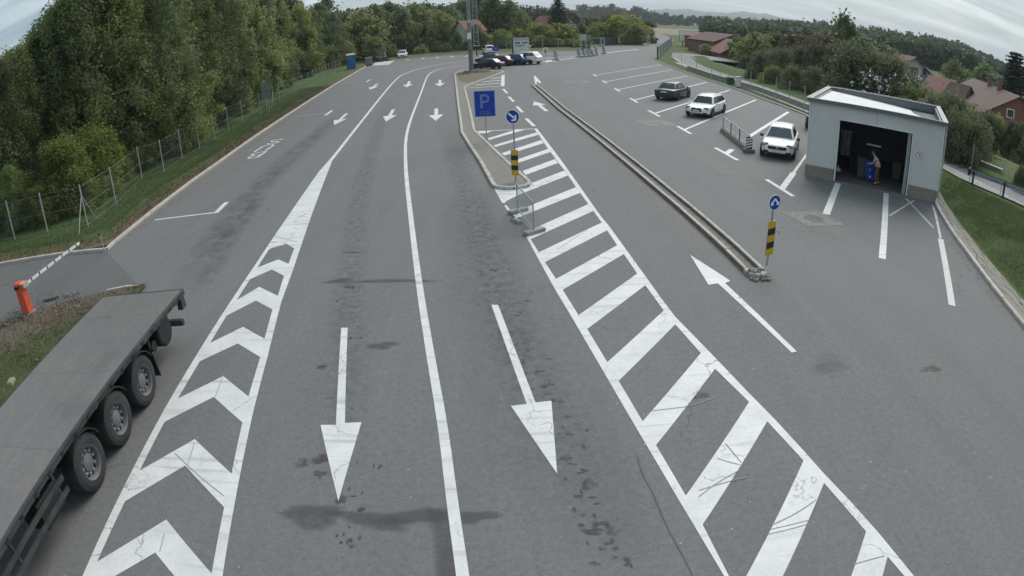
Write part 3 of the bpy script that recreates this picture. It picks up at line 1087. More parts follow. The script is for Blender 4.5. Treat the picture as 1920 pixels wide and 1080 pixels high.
ribbon('damp_patch', [(822, 950), (836, 1010), (842, 1080), (846, 1120)], .42, 'damp', ends=.12)
stain('oil_stain', 605, 860, .22, .16, 'oil')
stain('oil_stain', 565, 868, .17, .12, 'oil')
stain('oil_stain', 603, 890, .16, .12, 'oil', seed=2)
stain('oil_stain', 640, 937, .1, .12, 'oil', seed=2)
stain('oil_stain', 712, 876, .05, .07, 'oil')
stain('damp_patch', 636, 527, .55, .16, 'damp')
stain('damp_patch', 735, 527, 1.15, .16, 'damp', R(-4))
stain('damp_patch', 716, 648, .42, .16, 'damp')
stain('oil_stain', 661, 473, .34, .1, 'damp')
stain('oil_stain', 656, 538, .26, .09, 'oil')
stain('oil_stain', 604, 688, .17, .09, 'oil')
stain('oil_stain', 618, 746, .15, .05, 'oil')
rr = random.Random(5)
for k in range(30):
    t = rr.random()
    x0, y0 = 655 + rr.gauss(0, 16), 330 + 720 * t ** .8
    stain('oil_spot', x0 + 5, y0, rr.uniform(.02, .09), rr.uniform(.02, .08), 'oil', n=10, seed=k)
for k in range(85):
    t = rr.random()
    y0 = 420 + 650 * t ** .7
    x0 = 890 + (y0 - 420) * .41 + rr.gauss(0, 20)
    stain('oil_spot', x0, y0, rr.uniform(.02, .10), rr.uniform(.02, .08), 'oil', n=10, seed=k)
stain('oil_stain', 1104, 909, .16, .13, 'oil')
stain('oil_stain', 1060, 858, .15, .08, 'oil')
stain('oil_stain', 1150, 995, .14, .1, 'oil')
stain('oil_stain', 1312, 742, .2, .12, 'oil')
stain('oil_stain', 1745, 692, .3, .16, 'oil')
stain('oil_stain', 960, 640, .5, .9, 'damp2')
for k in range(30):
    stain('pale_spot', rr.uniform(560, 1900), rr.uniform(560, 1070), .025, .02, 'pale_patch', n=8, seed=k)
ribbon('seam', [(1458, 520), (1530, 590), (1590, 660), (1640, 720)], .14, 'seam_pale')
ribbon('seam', [(1130, 160), (1228, 238), (1320, 290), (1440, 370), (1560, 440), (1620, 475)], .6, 'seam_pale')
ribbon('kerb_dust', [(1030, 185), (1120, 262), (1230, 365), (1350, 470), (1420, 520)], 1.1, 'dust')
ribbon('kerb_dust', [(222, 462), (300, 398), (400, 325), (500, 252), (600, 186)], .6, 'dust')
ribbon('kerb_dust', [(1755, 400), (1815, 500), (1900, 610)], .5, 'oil_soft')
ribbon('kerb_dust', [(930, 360), (900, 305), (868, 250), (855, 180)], .5, 'dust')
for x, y, s_ in ((1083, 153, 1.5), (1230, 231, 1.3), (1525, 410, 1.05)):
    c = G(x, y)
    mark_poly('drain_surround', [c + u * 1.0 * s_, c + w * 1.15 * s_, c - u * 1.0 * s_, c - w * 1.15 * s_], 'drain', px=False)
    o = mark_poly('manhole_cover', [c + Vector((.36 * s_ * math.cos(t * .3927), .36 * s_ * math.sin(t * .3927), 0)) for t in range(16)], 'steel_dark', px=False, z0=.009)
c = G(1555, 684)
ring = [c + Vector((.42 * math.cos(t * .2618), .42 * math.sin(t * .2618), 0)) for t in range(24)]
inn = [c + Vector((.395 * math.cos(t * .2618), .395 * math.sin(t * .2618), 0)) for t in range(24)]
stain('manhole_patch', 1555, 684, .48, .46, 'rubber_mark')
for pts, w_ in (([(1193, 850), (1204, 890), (1225, 925), (1238, 960), (1262, 1010), (1290, 1060), (1300, 1085)], .010),
                ):
    mark_line('crack', pts, w_, 'crack', sm=1, z0=.0104)
for pts in ([(1222, 771), (1255, 767), (1290, 763), (1345, 745)], [(1310, 932), (1345, 905), (1385, 883)], [(1310, 920), (1360, 905), (1400, 895)], [(1345, 860), (1370, 868), (1388, 872)], [(1360, 832), (1375, 850), (1390, 868)],
            [(1447, 985), (1490, 965), (1530, 938)], [(1445, 993), (1480, 985), (1515, 976)], [(1440, 1002), (1480, 993), (1512, 984)], [(1600, 1059), (1630, 1050), (1658, 1043)],
            [(328, 850), (370, 890), (420, 930)], [(365, 830), (352, 875)], [(309, 1000), (300, 1035)], [(1045, 468), (1100, 432)], [(512, 442), (560, 455)], [(418, 708), (404, 745)]):
    mark_line('scuff', pts, .014, 'scuff', sm=1, z0=.0098)

# ------------------------------------------------------------------ kerbed islands
ISL = [(852.5, 139), (857, 175), (859.5, 198), (863, 220), (866, 246), (881, 270), (901.7, 301), (925, 343), (930, 347.5), (946, 349.5), (963, 349.5), (988, 345.5), (993, 340), (983, 330), (958, 308.5), (937, 289), (912, 265), (888.6, 243), (884, 220), (878, 192), (873.8, 175), (870.6, 162), (905, 148.5), (944, 134.5), (941, 131.5), (905, 130), (870, 131), (858, 134)]
IP = gp(ISL, .12)
IP = [Vector((p.x, p.y, 0)) for p in IP]
kerb('kerb', IP + [IP[0]], .17, .12)
sheet('island_surface', IP, .085, 'gravel')
o = sheet('island_soil', gp([(857, 141), (861, 137), (872, 134), (905, 133), (938, 134), (905, 147), (878, 155), (862, 152)], .1), .10, 'soil')
# long double kerb with its trough
a0, a1 = G(1006, 156, .14), G(1433, 503, .14)
b0, b1 = G(1016, 155, .14), G(1448, 494, .14)
LA = gp([(1006.5, 158), (1060, 202), (1135, 257), (1200, 307.5), (1250, 347.5), (1300, 387.5), (1350, 430), (1390, 465), (1427.5, 500)], .14)
LB = offset(LA, -.46)
kerb('kerb', LA, .12, .14)
kerb('kerb', LB, .12, .14)
strip2('trough', offset(LA, -.05), offset(LB, .05), .03, 'kerb_dark')
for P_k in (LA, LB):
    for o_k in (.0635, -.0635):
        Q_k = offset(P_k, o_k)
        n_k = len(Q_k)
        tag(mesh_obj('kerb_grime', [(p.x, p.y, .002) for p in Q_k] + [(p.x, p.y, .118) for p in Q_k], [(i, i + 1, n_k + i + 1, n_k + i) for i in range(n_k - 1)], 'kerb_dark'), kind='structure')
# rounded, broken nose of the double kerb
tip = (LA[-1] + LB[-1]) / 2
dv = (LA[-1] - LA[-2]).normalized()
nose = [LA[-1] + Vector((0, 0, 0)), LA[-1] + dv * .25, tip + dv * .45, LB[-1] + dv * .22, LB[-1]]
kerb('kerb', nose, .16, .13, 'kerb')
sheet('island_surface', nose, .115, 'stone_pale')
m = MB()
for k in range(30):
    q = tip + dv * random.uniform(.1, .62) + Vector((random.uniform(-.26, .26), 0, 0))
    m.box((q.x, q.y, .14 if (q - tip).length < .35 else .03), (random.uniform(.04, .1), random.uniform(.04, .1), .05), random.uniform(0, 3))
tag(m.build('rubble', 'stone_pale'), 'broken concrete crumbs at the near end of the double kerb', 'rubble', kind='stuff')

# soil mound with stones under the barrier
MO = gp([(262, 540), (190, 548), (110, 569), (50, 591), (0, 603)]) + [Vector((-22, 12.4, 0)), Vector((-24, 4, 0)), Vector((-22, -6, 0))]
MI = [Vector((-11.2, 15.3, 0)), Vector((-11, 14, 0)), Vector((-10.7, 12, 0)), Vector((-10.5, 10, 0)), Vector((-10.3, 8, 0)), Vector((-10.1, 5, 0)), Vector((-9.9, 1, 0)), Vector((-9.7, -6, 0))]
band('verge', MO, MI, .02, .10, 'mound', .95, .12, .8)
kerb('kerb', gp([(200, 546), (235, 539), (262, 538)]), .1, .06)
kerb('kerb', gp([(262, 538), (236, 562)]), .12, .06)

# ------------------------------------------------------------------ foliage
def leaf_cloud(centres, n, sig, size, seed=0, squash=1.0, droop=0.0):
    """n leaf quads gathered round the given clump centres"""
    g = np.random.default_rng(seed)
    C = np.asarray(centres, float)
    idx = g.integers(0, len(C), n)
    d = g.normal(size=(n, 3))
    d /= np.linalg.norm(d, axis=1)[:, None] + 1e-9
    rad = np.abs(g.normal(1.0, .32, n)) * C[idx, 3] * sig
    P = C[idx, :3] + d * rad[:, None] * np.array([1, 1, squash])
    nrm = d + g.normal(size=(n, 3)) * .75 + np.array([0, 0, .35])
    nrm /= np.linalg.norm(nrm, axis=1)[:, None]
    a = np.cross(nrm, g.normal(size=(n, 3)))
    a /= np.linalg.norm(a, axis=1)[:, None] + 1e-9
    b = np.cross(nrm, a)
    s = size * g.uniform(.6, 1.35, n)
    a *= s[:, None]
    b *= (s * .62)[:, None]
    V = np.stack([P - a, P - b * .9 + a * .1, P + a, P + b * .9 + a * .1], 1)
    return V.reshape(-1, 3)


def leaf_mesh(name, V, material):
    n = len(V) // 4
    me = bpy.data.meshes.new(name)
    me.vertices.add(len(V))
    me.vertices.foreach_set('co', V.astype(np.float32).ravel())
    me.loops.add(4 * n)
    me.loops.foreach_set('vertex_index', np.arange(4 * n, dtype=np.int32))
    me.polygons.add(n)
    me.polygons.foreach_set('loop_start', np.arange(0, 4 * n, 4, dtype=np.int32))
    me.polygons.foreach_set('loop_total', np.full(n, 4, dtype=np.int32))
    me.materials.append(M[material])
    me.update()
    return me


def crown_centres(h, r, low, seed, kind='round', count=90):
    g = random.Random(seed)
    out = []
    for k in range(count):
        t = g.random() ** .85
        z = h * (low + (1 - low) * t)
        if kind == 'tall':
            env = r * (min(1, t / .18) ** .6) * (1 - t) ** .38 * 1.25
        elif kind == 'bush':
            env = r * math.sqrt(max(.04, 1 - (t * .95) ** 2.2))
        elif kind == 'cone':
            env = r * (1 - t) ** .85 + .08
        else:
            env = r * math.sqrt(max(.02, 1 - (2 * t - .85) ** 2 * .8))
        a = g.uniform(0, 6.283)
        env *= g.choice((.75, 1, 1, 1.12, 1.3))
        e = env * math.sqrt(g.uniform(.12, 1)) * (1 + .16 * math.sin(3 * a + seed) + .12 * math.sin(5 * a + z))
        out.append((e * math.cos(a), e * math.sin(a), z, g.uniform(.6, 1.35)))
    return out


def trunk_mesh(name, h, r0, cents, seed, limbs=9):
    g = random.Random(seed)
    m = MB()
    px_, pz = Vector((0, 0, -.3)), None
    top = h * .8
    pts = [Vector((0, 0, -.3))]
    for k in range(1, 6):
        pts.append(Vector((g.uniform(-.12, .12) * k * .5, g.uniform(-.12, .12) * k * .5, top * k / 5)))
    for k in range(5):
        m.bar(pts[k], pts[k + 1], r0 * (1 - k / 5.6), 8, r0 * (1 - (k + 1) / 5.6))
    for c in g.sample(cents, min(limbs, len(cents))):
        z = max(h * .12, min(top * .9, c[2] - g.uniform(.4, 1.4) * h * .08))
        k = min(4, int(z / top * 5))
        base = pts[k].lerp(pts[k + 1], z / top * 5 - k)
        mid = base.lerp(Vector(c[:3]), .5) + Vector((0, 0, .15))
        m.bar(base, mid, r0 * .34, 5, r0 * .22)
        m.bar(mid, Vector(c[:3]), r0 * .22, 5, r0 * .07)
    o = m.build(name, 'bark')
    me = o.data
    bpy.data.objects.remove(o)
    return me


KINDS = {}


def tree_kind(key, h, r, low, kind, n, sig, size, material, count=90, r0=.16, seed=0, variants=3, squash=1.0):
    L = []
    for q in range(variants):
        c = crown_centres(h, r, low, seed + q * 17, kind, count)
        L.append((leaf_mesh('crown', leaf_cloud(c, n, sig, size, seed + q, squash), material), trunk_mesh('trunk', h, r0, c, seed + q), h))
    KINDS[key] = L


# near, mid and far grains of foliage
tree_kind('near_tall', 14, 2.5, .05, 'tall', 24000, .46, .105, 'leafA', 130, .17, 3, 4, 1.6)
tree_kind('near_dark', 13, 2.7, .04, 'tall', 24000, .48, .105, 'leafB', 125, .17, 13, 4, 1.6)
tree_kind('near_round', 9, 2.7, .08, 'round', 20000, .6, .11, 'leafA', 130, .14, 23, 2)
tree_kind('near_yellow', 4.5, 1.9, .02, 'bush', 14000, .42, .085, 'leafY', 90, .06, 33, 3)
tree_kind('mid_tall', 14, 3.1, .04, 'tall', 10000, .55, .18, 'leafA', 105, .2, 43, 4, 1.5)
tree_kind('mid_dark', 13, 3.5, .04, 'round', 11000, .68, .19, 'leafB', 95, .2, 53, 3)
tree_kind('mid_yellow', 8, 2.2, .04, 'tall', 6000, .6, .17, 'leafY', 80, .12, 63, 2)
tree_kind('bush', 4.2, 2.8, .0, 'bush', 12000, .5, .11, 'leafD', 90, .08, 73, 3)
tree_kind('bush_green', 3.6, 2.8, .0, 'bush', 8000, .55, .14, 'leafA', 80, .08, 83, 2)
tree_kind('far_round', 11, 4.2, .02, 'round', 3400, .95, .38, 'leafB', 80, .25, 93, 3)
tree_kind('far_green', 9, 3.8, .02, 'round', 3400, .9, .34, 'leafA', 80, .2, 103, 3)
tree_kind('far_yellow', 6, 3.4, .0, 'bush', 3200, .7, .28, 'leafY', 70, .15, 113, 2)
tree_kind('far_autumn', 8, 4.0, .0, 'bush', 3400, .8, .30, 'leafO', 80, .15, 123, 2)


def conifer_kind(key, h, r, n, size, seed):
    g = random.Random(seed)
    c = []
    lv = 26
    for k in range(lv):
        t = (k + .5) / lv
        rr_ = r * (1 - t) ** .8 * (1 + .15 * math.sin(k * 2.4)) + .1
        nb = max(3, int(9 * (1 - t) + 3))
        for j in range(nb):
            a = 6.283 * j / nb + k * .7 + g.uniform(-.2, .2)
            for e in (.35, .7, 1.0):
                c.append((rr_ * e * math.cos(a), rr_ * e * math.sin(a), h * (.03 + .96 * t) - .35 * rr_ * e * .6, .45 + .4 * (1 - t) * (1.2 - e)))
    KINDS[key] = [(leaf_mesh('crown', leaf_cloud(c, n, .75, size, seed, .55), 'needle'), trunk_mesh('trunk', h, .22, c, seed, 4), h)]


conifer_kind('spruce', 14, 2.3, 9000, .17, 5)
conifer_kind('slim_spruce', 12, 2.6, 7000, .16, 9)
TR = random.Random(99)


def tree(kind, x, y, z, h, label, cat='tree', group=None, wide=1.0, name=None, trunk=True):
    v = TR.choice(KINDS[kind])
    nm = name or {'bush': 'bush', 'bush_green': 'bush', 'near_yellow': 'bush', 'far_yellow': 'bush', 'far_autumn': 'bush',
                  'spruce': 'spruce_tree', 'slim_spruce': 'spruce_tree'}.get(kind, 'leafy_tree')
    t = thing(nm, (x, y, z), label, cat, group, TR.uniform(0, 6.28))
    s = h / v[2]
    t.scale = (s * wide, s * wide * TR.uniform(.9, 1.1), s)
    c = bpy.data.objects.new('crown', v[0])
    col.objects.link(c)
    c.parent = t
    if trunk:
        c = bpy.data.objects.new('trunk', v[1])
        col.objects.link(c)
        c.parent = t
    return t


def tree_px(kind, px, D, top, label, z=None, **k):
    """a tree D metres off in the direction of px (measured along the horizon) whose tip reaches the pixel row top"""
    p = AT(px, top, D)
    if z is None: z = max(-6, th(p.x, p.y))
    return tree(kind, p.x, p.y, z, p.z - z, label, **k)


# front row of the wood behind the left fence, from the near end
front = [(-70, 36, 150, 'near_dark'), (-15, 37, 118, 'near_dark'), (28, 39, 98, 'near_tall'), (78, 41, 62, 'near_dark'), (122, 40, 8, 'near_tall'), (165, 39, -60, 'near_dark'), (212, 40, -45, 'near_tall'), (258, 42, -70, 'near_dark'),
         (304, 46, -55, 'near_tall'), (345, 50, -60, 'near_tall'), (388, 55, -45, 'near_dark'), (425, 61, -40, 'mid_tall'), (455, 68, -25, 'mid_tall'), (486, 76, 2, 'mid_dark'), (512, 86, -6, 'mid_tall'),
         (560, 106, 14, 'mid_tall'), (583, 116, 22, 'mid_tall'), (606, 124, 18, 'mid_dark'), (628, 128, 34, 'mid_tall')]
ordn = ['nearest', 'second', 'third', 'fourth', 'fifth', 'sixth', 'seventh', 'eighth', 'ninth', 'tenth', 'eleventh', 'twelfth', 'thirteenth', 'fourteenth', 'fifteenth', 'sixteenth', 'seventeenth', 'eighteenth', 'nineteenth']
for i, (px_, D, top, kd) in enumerate(front):
    D += 2.5 if px_ > 150 else .5
    shade = 'dark green' if 'dark' in kd else 'light green'
    tree_px(kd, px_, D, top, '%s %s tree from the left edge in the front row behind the wire fence' % (ordn[i] if i else 'first', shade), group='front row of trees behind the left fence')
# deeper rows
for row, (dd, n0) in enumerate(((8, 18), (17, 16), (30, 14))):
    for k in range(n0):
        t = (k + TR.uniform(.2, .8)) / n0
        px_ = -60 + 680 * t ** .9
        base = np.interp(px_, [f[0] for f in front], [f[1] for f in front])
        top = np.interp(px_, [f[0] for f in front], [f[2] for f in front]) + TR.uniform(-12, 25) + (15 if px_ < 90 else 0)
        D = base + dd + TR.uniform(-2, 2)
        p = AT(px_, top, D)
        h = min(p.z + .1, 17)
        tree(TR.choice(['mid_tall', 'mid_dark', 'mid_dark']) if row or px_ > 300 else TR.choice(['near_dark', 'near_tall']), p.x, p.y, -.1, h,
             'tree deep in the dense wood behind the front row on the left', group='trees deep in the left wood')
# tree of a lighter green and yellowing bushes at the fence
for px_, D, top, kd, lab in ((325, 42, 108, 'near_round', 'bright green young tree standing in front of the dark wood by the fence'),
                             (250, 38, 222, 'near_round', 'small green tree with loose crown behind the fence bend'),
                             (575, 104, 62, 'mid_yellow', 'slim yellow-green tree behind the far part of the left fence'),
                             (110, 33, 268, 'near_yellow', 'large yellowing bush behind the strutted fence post'),
                             (165, 35, 246, 'near_yellow', 'tall yellow-green bush right of the largest yellowing bush'),
                             (205, 36.5, 262, 'near_yellow', 'olive bush leaning over the fence between two posts'),
                             (250, 37, 318, 'near_yellow', 'low yellow-tipped bush at the foot of the small green tree'),
                             (66, 32, 352, 'near_yellow', 'brownish-yellow bush near the left edge behind the fence'),
                             (15, 33, 318, 'near_round', 'dark round bush at the left edge of the photo behind the fence'),
                             (300, 43, 260, 'near_dark', 'shaggy dark bush between fence and wood'),
                             (395, 56, 190, 'mid_dark', 'dense low tree behind the middle of the left fence'),
                             (450, 68, 150, 'mid_tall', 'low bushy tree behind the fence beside the grey sign'),
                             (505, 82, 120, 'mid_dark', 'low dark bush behind the fence past the grey sign'),
                             (545, 96, 105, 'mid_dark', 'low rounded bush where the fence runs out of sight')):
    D += 1.5 if px_ < 180 else 3.5
    tree_px(kd, px_, D, top, lab, cat='bush' if 'bush' in lab else 'tree', name='bush' if 'bush' in lab else None, wide=1.05)

# trees past the far edge of the yard
far = [(655, 150, 30, 'far_round', 1), (680, 146, 24, 'far_green', 1), (703, 150, 16, 'far_round', 1), (727, 158, 12, 'far_round', 1), (752, 152, 22, 'far_round', 1.1), (776, 160, 14, 'far_green', 1.1),
       (800, 165, 12, 'far_round', 1), (823, 150, 28, 'far_green', 1.1), (846, 158, 18, 'far_round', 1), (868, 170, 6, 'far_round', .9), (896, 172, -8, 'far_green', .9), (925, 165, -2, 'far_round', 1), (952, 175, 8, 'far_round', 1),
       (975, 185, 24, 'far_green', 1), (1000, 230, 26, 'far_round', 1), (1020, 235, 24, 'far_round', 1), (1075, 240, 26, 'far_round', 1.1), (1108, 235, 30, 'far_autumn', 1.1), (1132, 230, 32, 'far_round', 1)]
for i, (px_, D, top, kd, wd) in enumerate(far):
    lab = '%s %s tree counted from the portable toilet along the far edge of the yard' % (ordn[i], {'far_round': 'dark green', 'far_green': 'mid green', 'far_autumn': 'brown-tinged'}[kd])
    tree_px(kd, px_, D, top, lab, group='trees past the far edge', wide=wd)
for px_, D, top, kd, lab, wd in (
        (645, 134, 78, 'far_green', 'green bush behind the blue portable toilet', 1.2), (735, 134, 84, 'far_yellow', 'pale yellow bush behind the far black car', .6), (700, 136, 72, 'far_green', 'low green bush left of the far black car', 1.2),
        (790, 137, 86, 'far_green', 'low hedge-like bush right of the far white hatchback', 1.6), (835, 136, 84, 'far_round', 'low dark bush beside the tall mast', 1.6), (872, 138, 80, 'far_round', 'low dark bush behind the lattice mast', 1.3),
        (893, 139, 50, 'far_green', 'loose grey-green bush in front of the half hidden reddish roof', .8), (858, 137, 62, 'far_round', 'dark bush under the half hidden reddish roof', .8), (905, 139, 62, 'far_green', 'speckled bush above the far white estate', 1.2), (940, 141, 58, 'far_green', 'loose bush left of the white information board', 1.4),
        (1003, 150, 46, 'far_yellow', 'yellow-green bush below the red roof', 1.7), (1030, 156, 50, 'far_yellow', 'small yellow bush between roof and spruce', 1.2), (1052, 147, 48, 'far_yellow', 'rounded yellow-green bush under the white gable', 1.6),
        (1072, 148, 62, 'far_green', 'green bush by the far wire fence', 1.5), (1015, 143, 68, 'far_green', 'dark low hedge behind the round grey sign', 1.8), (1045, 142, 72, 'far_green', 'low hedge behind the single striped board', 1.8),
        (1092, 170, 46, 'far_round', 'grey-green bush left of the bright yellow bush', 1.2), (1122, 165, 44, 'far_yellow', 'bright yellow-green bush above the sliding gate', 1.0), (1150, 178, 30, 'far_autumn', 'reddish autumn tree behind the dark board fence', 1.0),
        (1172, 166, 31, 'far_yellow', 'big yellow and orange bush right of the board fence', 1.6), (1190, 158, 48, 'far_green', 'dark green bush under the orange one', 1.3), (1212, 175, 42, 'far_autumn', 'brown bush beside the bend of the exit road', 1.0)):
    tree_px(kd, px_, D, top, lab, cat='bush', name='bush', wide=wd)
tree_px('spruce', 1046, 170, -6, 'tall dark spruce standing before the red-roofed house', cat='spruce', wide=2.1)
tree_px('spruce', 1905, 88, 96, 'dark spruce at the right edge behind the brown roof', cat='spruce', wide=2.3)
tree_px('far_round', 1583, 120, 36, 'lone spiky tree rising above the bushes at the right', cat='tree', wide=.75)
tree_px('far_round', 610, 165, -2, 'thin-topped tall tree rising in the gap above the left wood', wide=.7)
tree_px('far_round', 532, 150, -12, 'pale loose tree seen through the gap in the left wood', wide=.8)

# scrub between the lower road and the houses on the right
scr = [(1398, 74, 106, 'bush', 1.1), (1432, 62, 100, 'bush', 1.2), (1470, 60, 96, 'bush', 1.3), (1508, 57, 92, 'bush', 1.2), (1545, 55, 90, 'bush', 1.2), (1580, 53, 92, 'bush', 1.2), (1618, 51, 98, 'bush', 1.2), (1655, 50, 112, 'bush', 1.2), (1690, 48, 148, 'bush', 1.1),
       (1410, 58, 132, 'bush', 1.0), (1450, 55, 130, 'bush_green', 1.1), (1490, 52, 128, 'bush', 1.1), (1530, 50, 130, 'bush', 1.1), (1725, 46, 176, 'bush_green', 1.1), (1765, 43, 190, 'bush', 1.1), (1800, 42, 208, 'bush_green', 1.1), (1832, 41, 226, 'bush', 1.0),
       (1786, 37, 216, 'bush', .9), (1816, 36, 234, 'bush', .9), (1780, 40, 186, 'bush', 1.1), (1850, 54, 214, 'bush', 1), (1868, 55, 222, 'bush_green', 1.1), (1905, 54, 232, 'bush', 1.1), (1945, 52, 240, 'bush', 1.1), (1918, 33, 318, 'bush', .45)]
slab = ['first and farthest grey-green bush of the row beyond the right fence', 'dense bush under the hidden house roofs beyond the right fence', 'tall bush left of the lone spiky tree', 'high rounded bush right below the lone spiky tree', 'bush with thin twigs left of the shed roof', 'brownish bush behind the far left roof corner of the shed', 'bush behind the white part of the shed roof', 'bush with pale blossoms behind the middle of the shed roof', 'bush left of the red-roofed white house',
        'low front bush above the green litter bin', 'low bright front bush behind the fence posts', 'low front bush right of the fence posts', 'low dark front bush next to the shed', 'green bush below the salmon roof', 'large bush behind the right roof corner of the shed', 'green bush under the dormer of the brown-roofed house', 'dark bush left of the small meadow',
        'dark bush right of the shed wall', 'dark bush overhanging the lower road wall', 'tall bush filling the space right of the shed', 'bush at the top of the small meadow', 'green bush under the brick wall of the right house', 'dark bush at the right edge above the meadow', 'bush just past the right edge', 'reddish-brown bush at the right edge above the lower road']
for (px_, D, top, kd, wd), lab in zip(scr, slab):
    D = D * (1.32 if px_ < 1600 else 1.1)
    bt = tree_px(kd, px_, D, top, lab, cat='bush', wide=wd * .72, z=-1.6 if D < 60 else -1.0, group='scrub beyond the lower road')
    if 'blossom' in lab:
        g_ = random.Random(5)
        cs = []
        for q in range(60):
            a_ = g_.uniform(3.2, 6.2) - bt.rotation_euler.z
            cs.append((2.5 * math.cos(a_) * g_.uniform(.8, 1.1), 2.5 * math.sin(a_) * g_.uniform(.8, 1.1), g_.uniform(1.2, 3.6), .35))
        bl = bpy.data.objects.new('blossom', leaf_mesh('blossom', leaf_cloud(cs, 420, .5, .09, 3), 'sign_white'))
        col.objects.link(bl)
        bl.parent = bt
for px_, D, top, kd, lab in ((1322, 130, 84, 'far_green', 'green bush below the brick barn'), (1352, 125, 92, 'far_green', 'round green bush at the corner of the brick barn'), (1385, 118, 72, 'far_round', 'dark tree left of the date-side roofs'), (1420, 112, 66, 'far_green', 'tree hiding the pale house among the roofs'),
                             (1455, 120, 66, 'far_round', 'tree behind the first row of scrub on the right'), (1500, 110, 70, 'far_autumn', 'brownish tree right of the brick houses'), (1540, 105, 72, 'far_autumn', 'reddish tree in front of the wooded ridge'), (1620, 110, 78, 'far_round', 'dark tree between spiky tree and white house'), (1660, 115, 92, 'far_round', 'dark tree directly left of the white house'),
                             (1790, 150, 118, 'far_green', 'single green tree on the slope behind the salmon roof'), (1850, 130, 128, 'far_round', 'dark tree touching the brown roof ridge')):
    tree_px(kd, px_, D, top, lab, cat='tree', wide=1.2)


# far woods that read as one mass
def wood(name, specs, label, mat_='far_wood', seed=1, size=1.1, per=170):
    g = random.Random(seed)
    C = []
    for (x, y, z, h, r) in specs:
        for k in range(14):
            t = g.random() ** .7
            e = r * math.sqrt(max(.05, 1 - (t * .95) ** 2)) * math.sqrt(g.random())
            a = g.uniform(0, 6.28)
            C.append((x + e * math.cos(a), y + e * math.sin(a), z + h * (.15 + .85 * t), r * .32))
    V = leaf_cloud(C, per * len(specs), .9, size, seed)
    me = leaf_mesh(name, V, mat_)
    o = bpy.data.objects.new(name, me)
    col.objects.link(o)
    return tag(o, label, 'wood', kind='stuff')


def belt(prof, D, depth, rows, step, seed, rad=.014, wid=.5, jit=3):
    """trees along px with tips at the profile row; D in metres"""
    g = random.Random(seed)
    out = []
    xs, ys = [p[0] for p in prof], [p[1] for p in prof]
    for r_ in range(rows):
        x = xs[0]
        while x < xs[-1]:
            top = float(np.interp(x, xs, ys)) + g.uniform(-jit, jit + 1) + r_ * 2.0
            DD = (D if not callable(D) else D(x)) - r_ * depth / max(1, rows) + g.uniform(-8, 8)
            p = AT(x, top, DD)
            z = th(p.x, p.y) - 1
            h = max(4, p.z - z)
            out.append((p.x, p.y, z, h, min(h * wid, DD * rad + 2)))
            x += step * g.uniform(.7, 1.3)
    return out


wood('wood', belt([(560, 44), (640, 24), (700, 16), (760, 13), (830, 12), (900, 10), (960, 14), (1010, 18), (1070, 24)], 250, 50, 2, 11, 3), 'dark green wood on the rise behind the far trees', size=.7, per=260)
wood('wood', belt([(1060, 22), (1078, 16), (1110, 12), (1140, 9), (1165, 14), (1190, 16), (1215, 24), (1245, 30), (1285, 34), (1330, 36), (1400, 38)], 850, 120, 2, 9.0, 4, .0085, jit=5), 'dark line of tall trees at the end of the fields', size=1.7, per=260)
wood('wood', belt([(1330, 34), (1370, 40), (1410, 42), (1445, 40), (1480, 42), (1520, 46), (1560, 50), (1610, 56), (1660, 60), (1700, 66), (1740, 72), (1780, 78), (1810, 88), (1840, 100), (1862, 112), (1890, 122), (1940, 140), (2000, 160)], 330, 110, 8, 9, 6), 'wooded ridge behind the houses on the right', size=1.1, per=230)


# hills on the horizon
def hill(name, prof, D, material):
    v, f = [], []
    n = len(prof)
    xs = np.linspace(prof[0][0], prof[-1][0], 90)
    for x in xs:
        y = float(np.interp(x, [p[0] for p in prof], [p[1] for p in prof])) + .9 * math.sin(x * .13) + .6 * math.sin(x * .31)
        p = AT(x, y, D)
        q = AT(x, y, D * 1.3)
        v += [(p.x * .78, p.y * .78, -5), (p.x * .9, p.y * .9, p.z * .62), (p.x, p.y, p.z), (q.x, q.y, p.z * .7)]
    for i in range(len(xs) - 1):
        for k in range(3):
            f.append((4 * i + k, 4 * i + 4 + k, 4 * i + 5 + k, 4 * i + 1 + k))
    o = mesh_obj(name, v, f, material, smooth=True)
    return tag(o, kind='structure')


M['hill'] = mat('wooded_hill', (.035, .055, .045), (.075, .095, .06), scale=.006, lo=.4, hi=.6)
hill('hill', [(1150, 40), (1180, 26), (1215, 20), (1250, 17), (1280, 17), (1310, 20), (1345, 24), (1400, 22), (1440, 27), (1480, 36), (1520, 40), (1600, 52), (1700, 75)], 3200, 'hill')
hill('hill', [(300, 80), (560, 48), (800, 36), (985, 20), (1060, 23), (1120, 24), (1180, 22), (1240, 30)], 2400, 'hill')

# fields
def field(pts, z, m_):
    sheet('field', [Vector((p.x, p.y, 0)) for p in gp(pts)], z, m_)


field([(1140, 58), (1262, 66), (1330, 66), (1330, 50), (1240, 49), (1140, 50)], .02, 'crop')
field([(1130, 49.3), (1240, 48.4), (1330, 49.4), (1340, 46.8), (1240, 44.7), (1130, 45.6)], .05, 'crop_green')


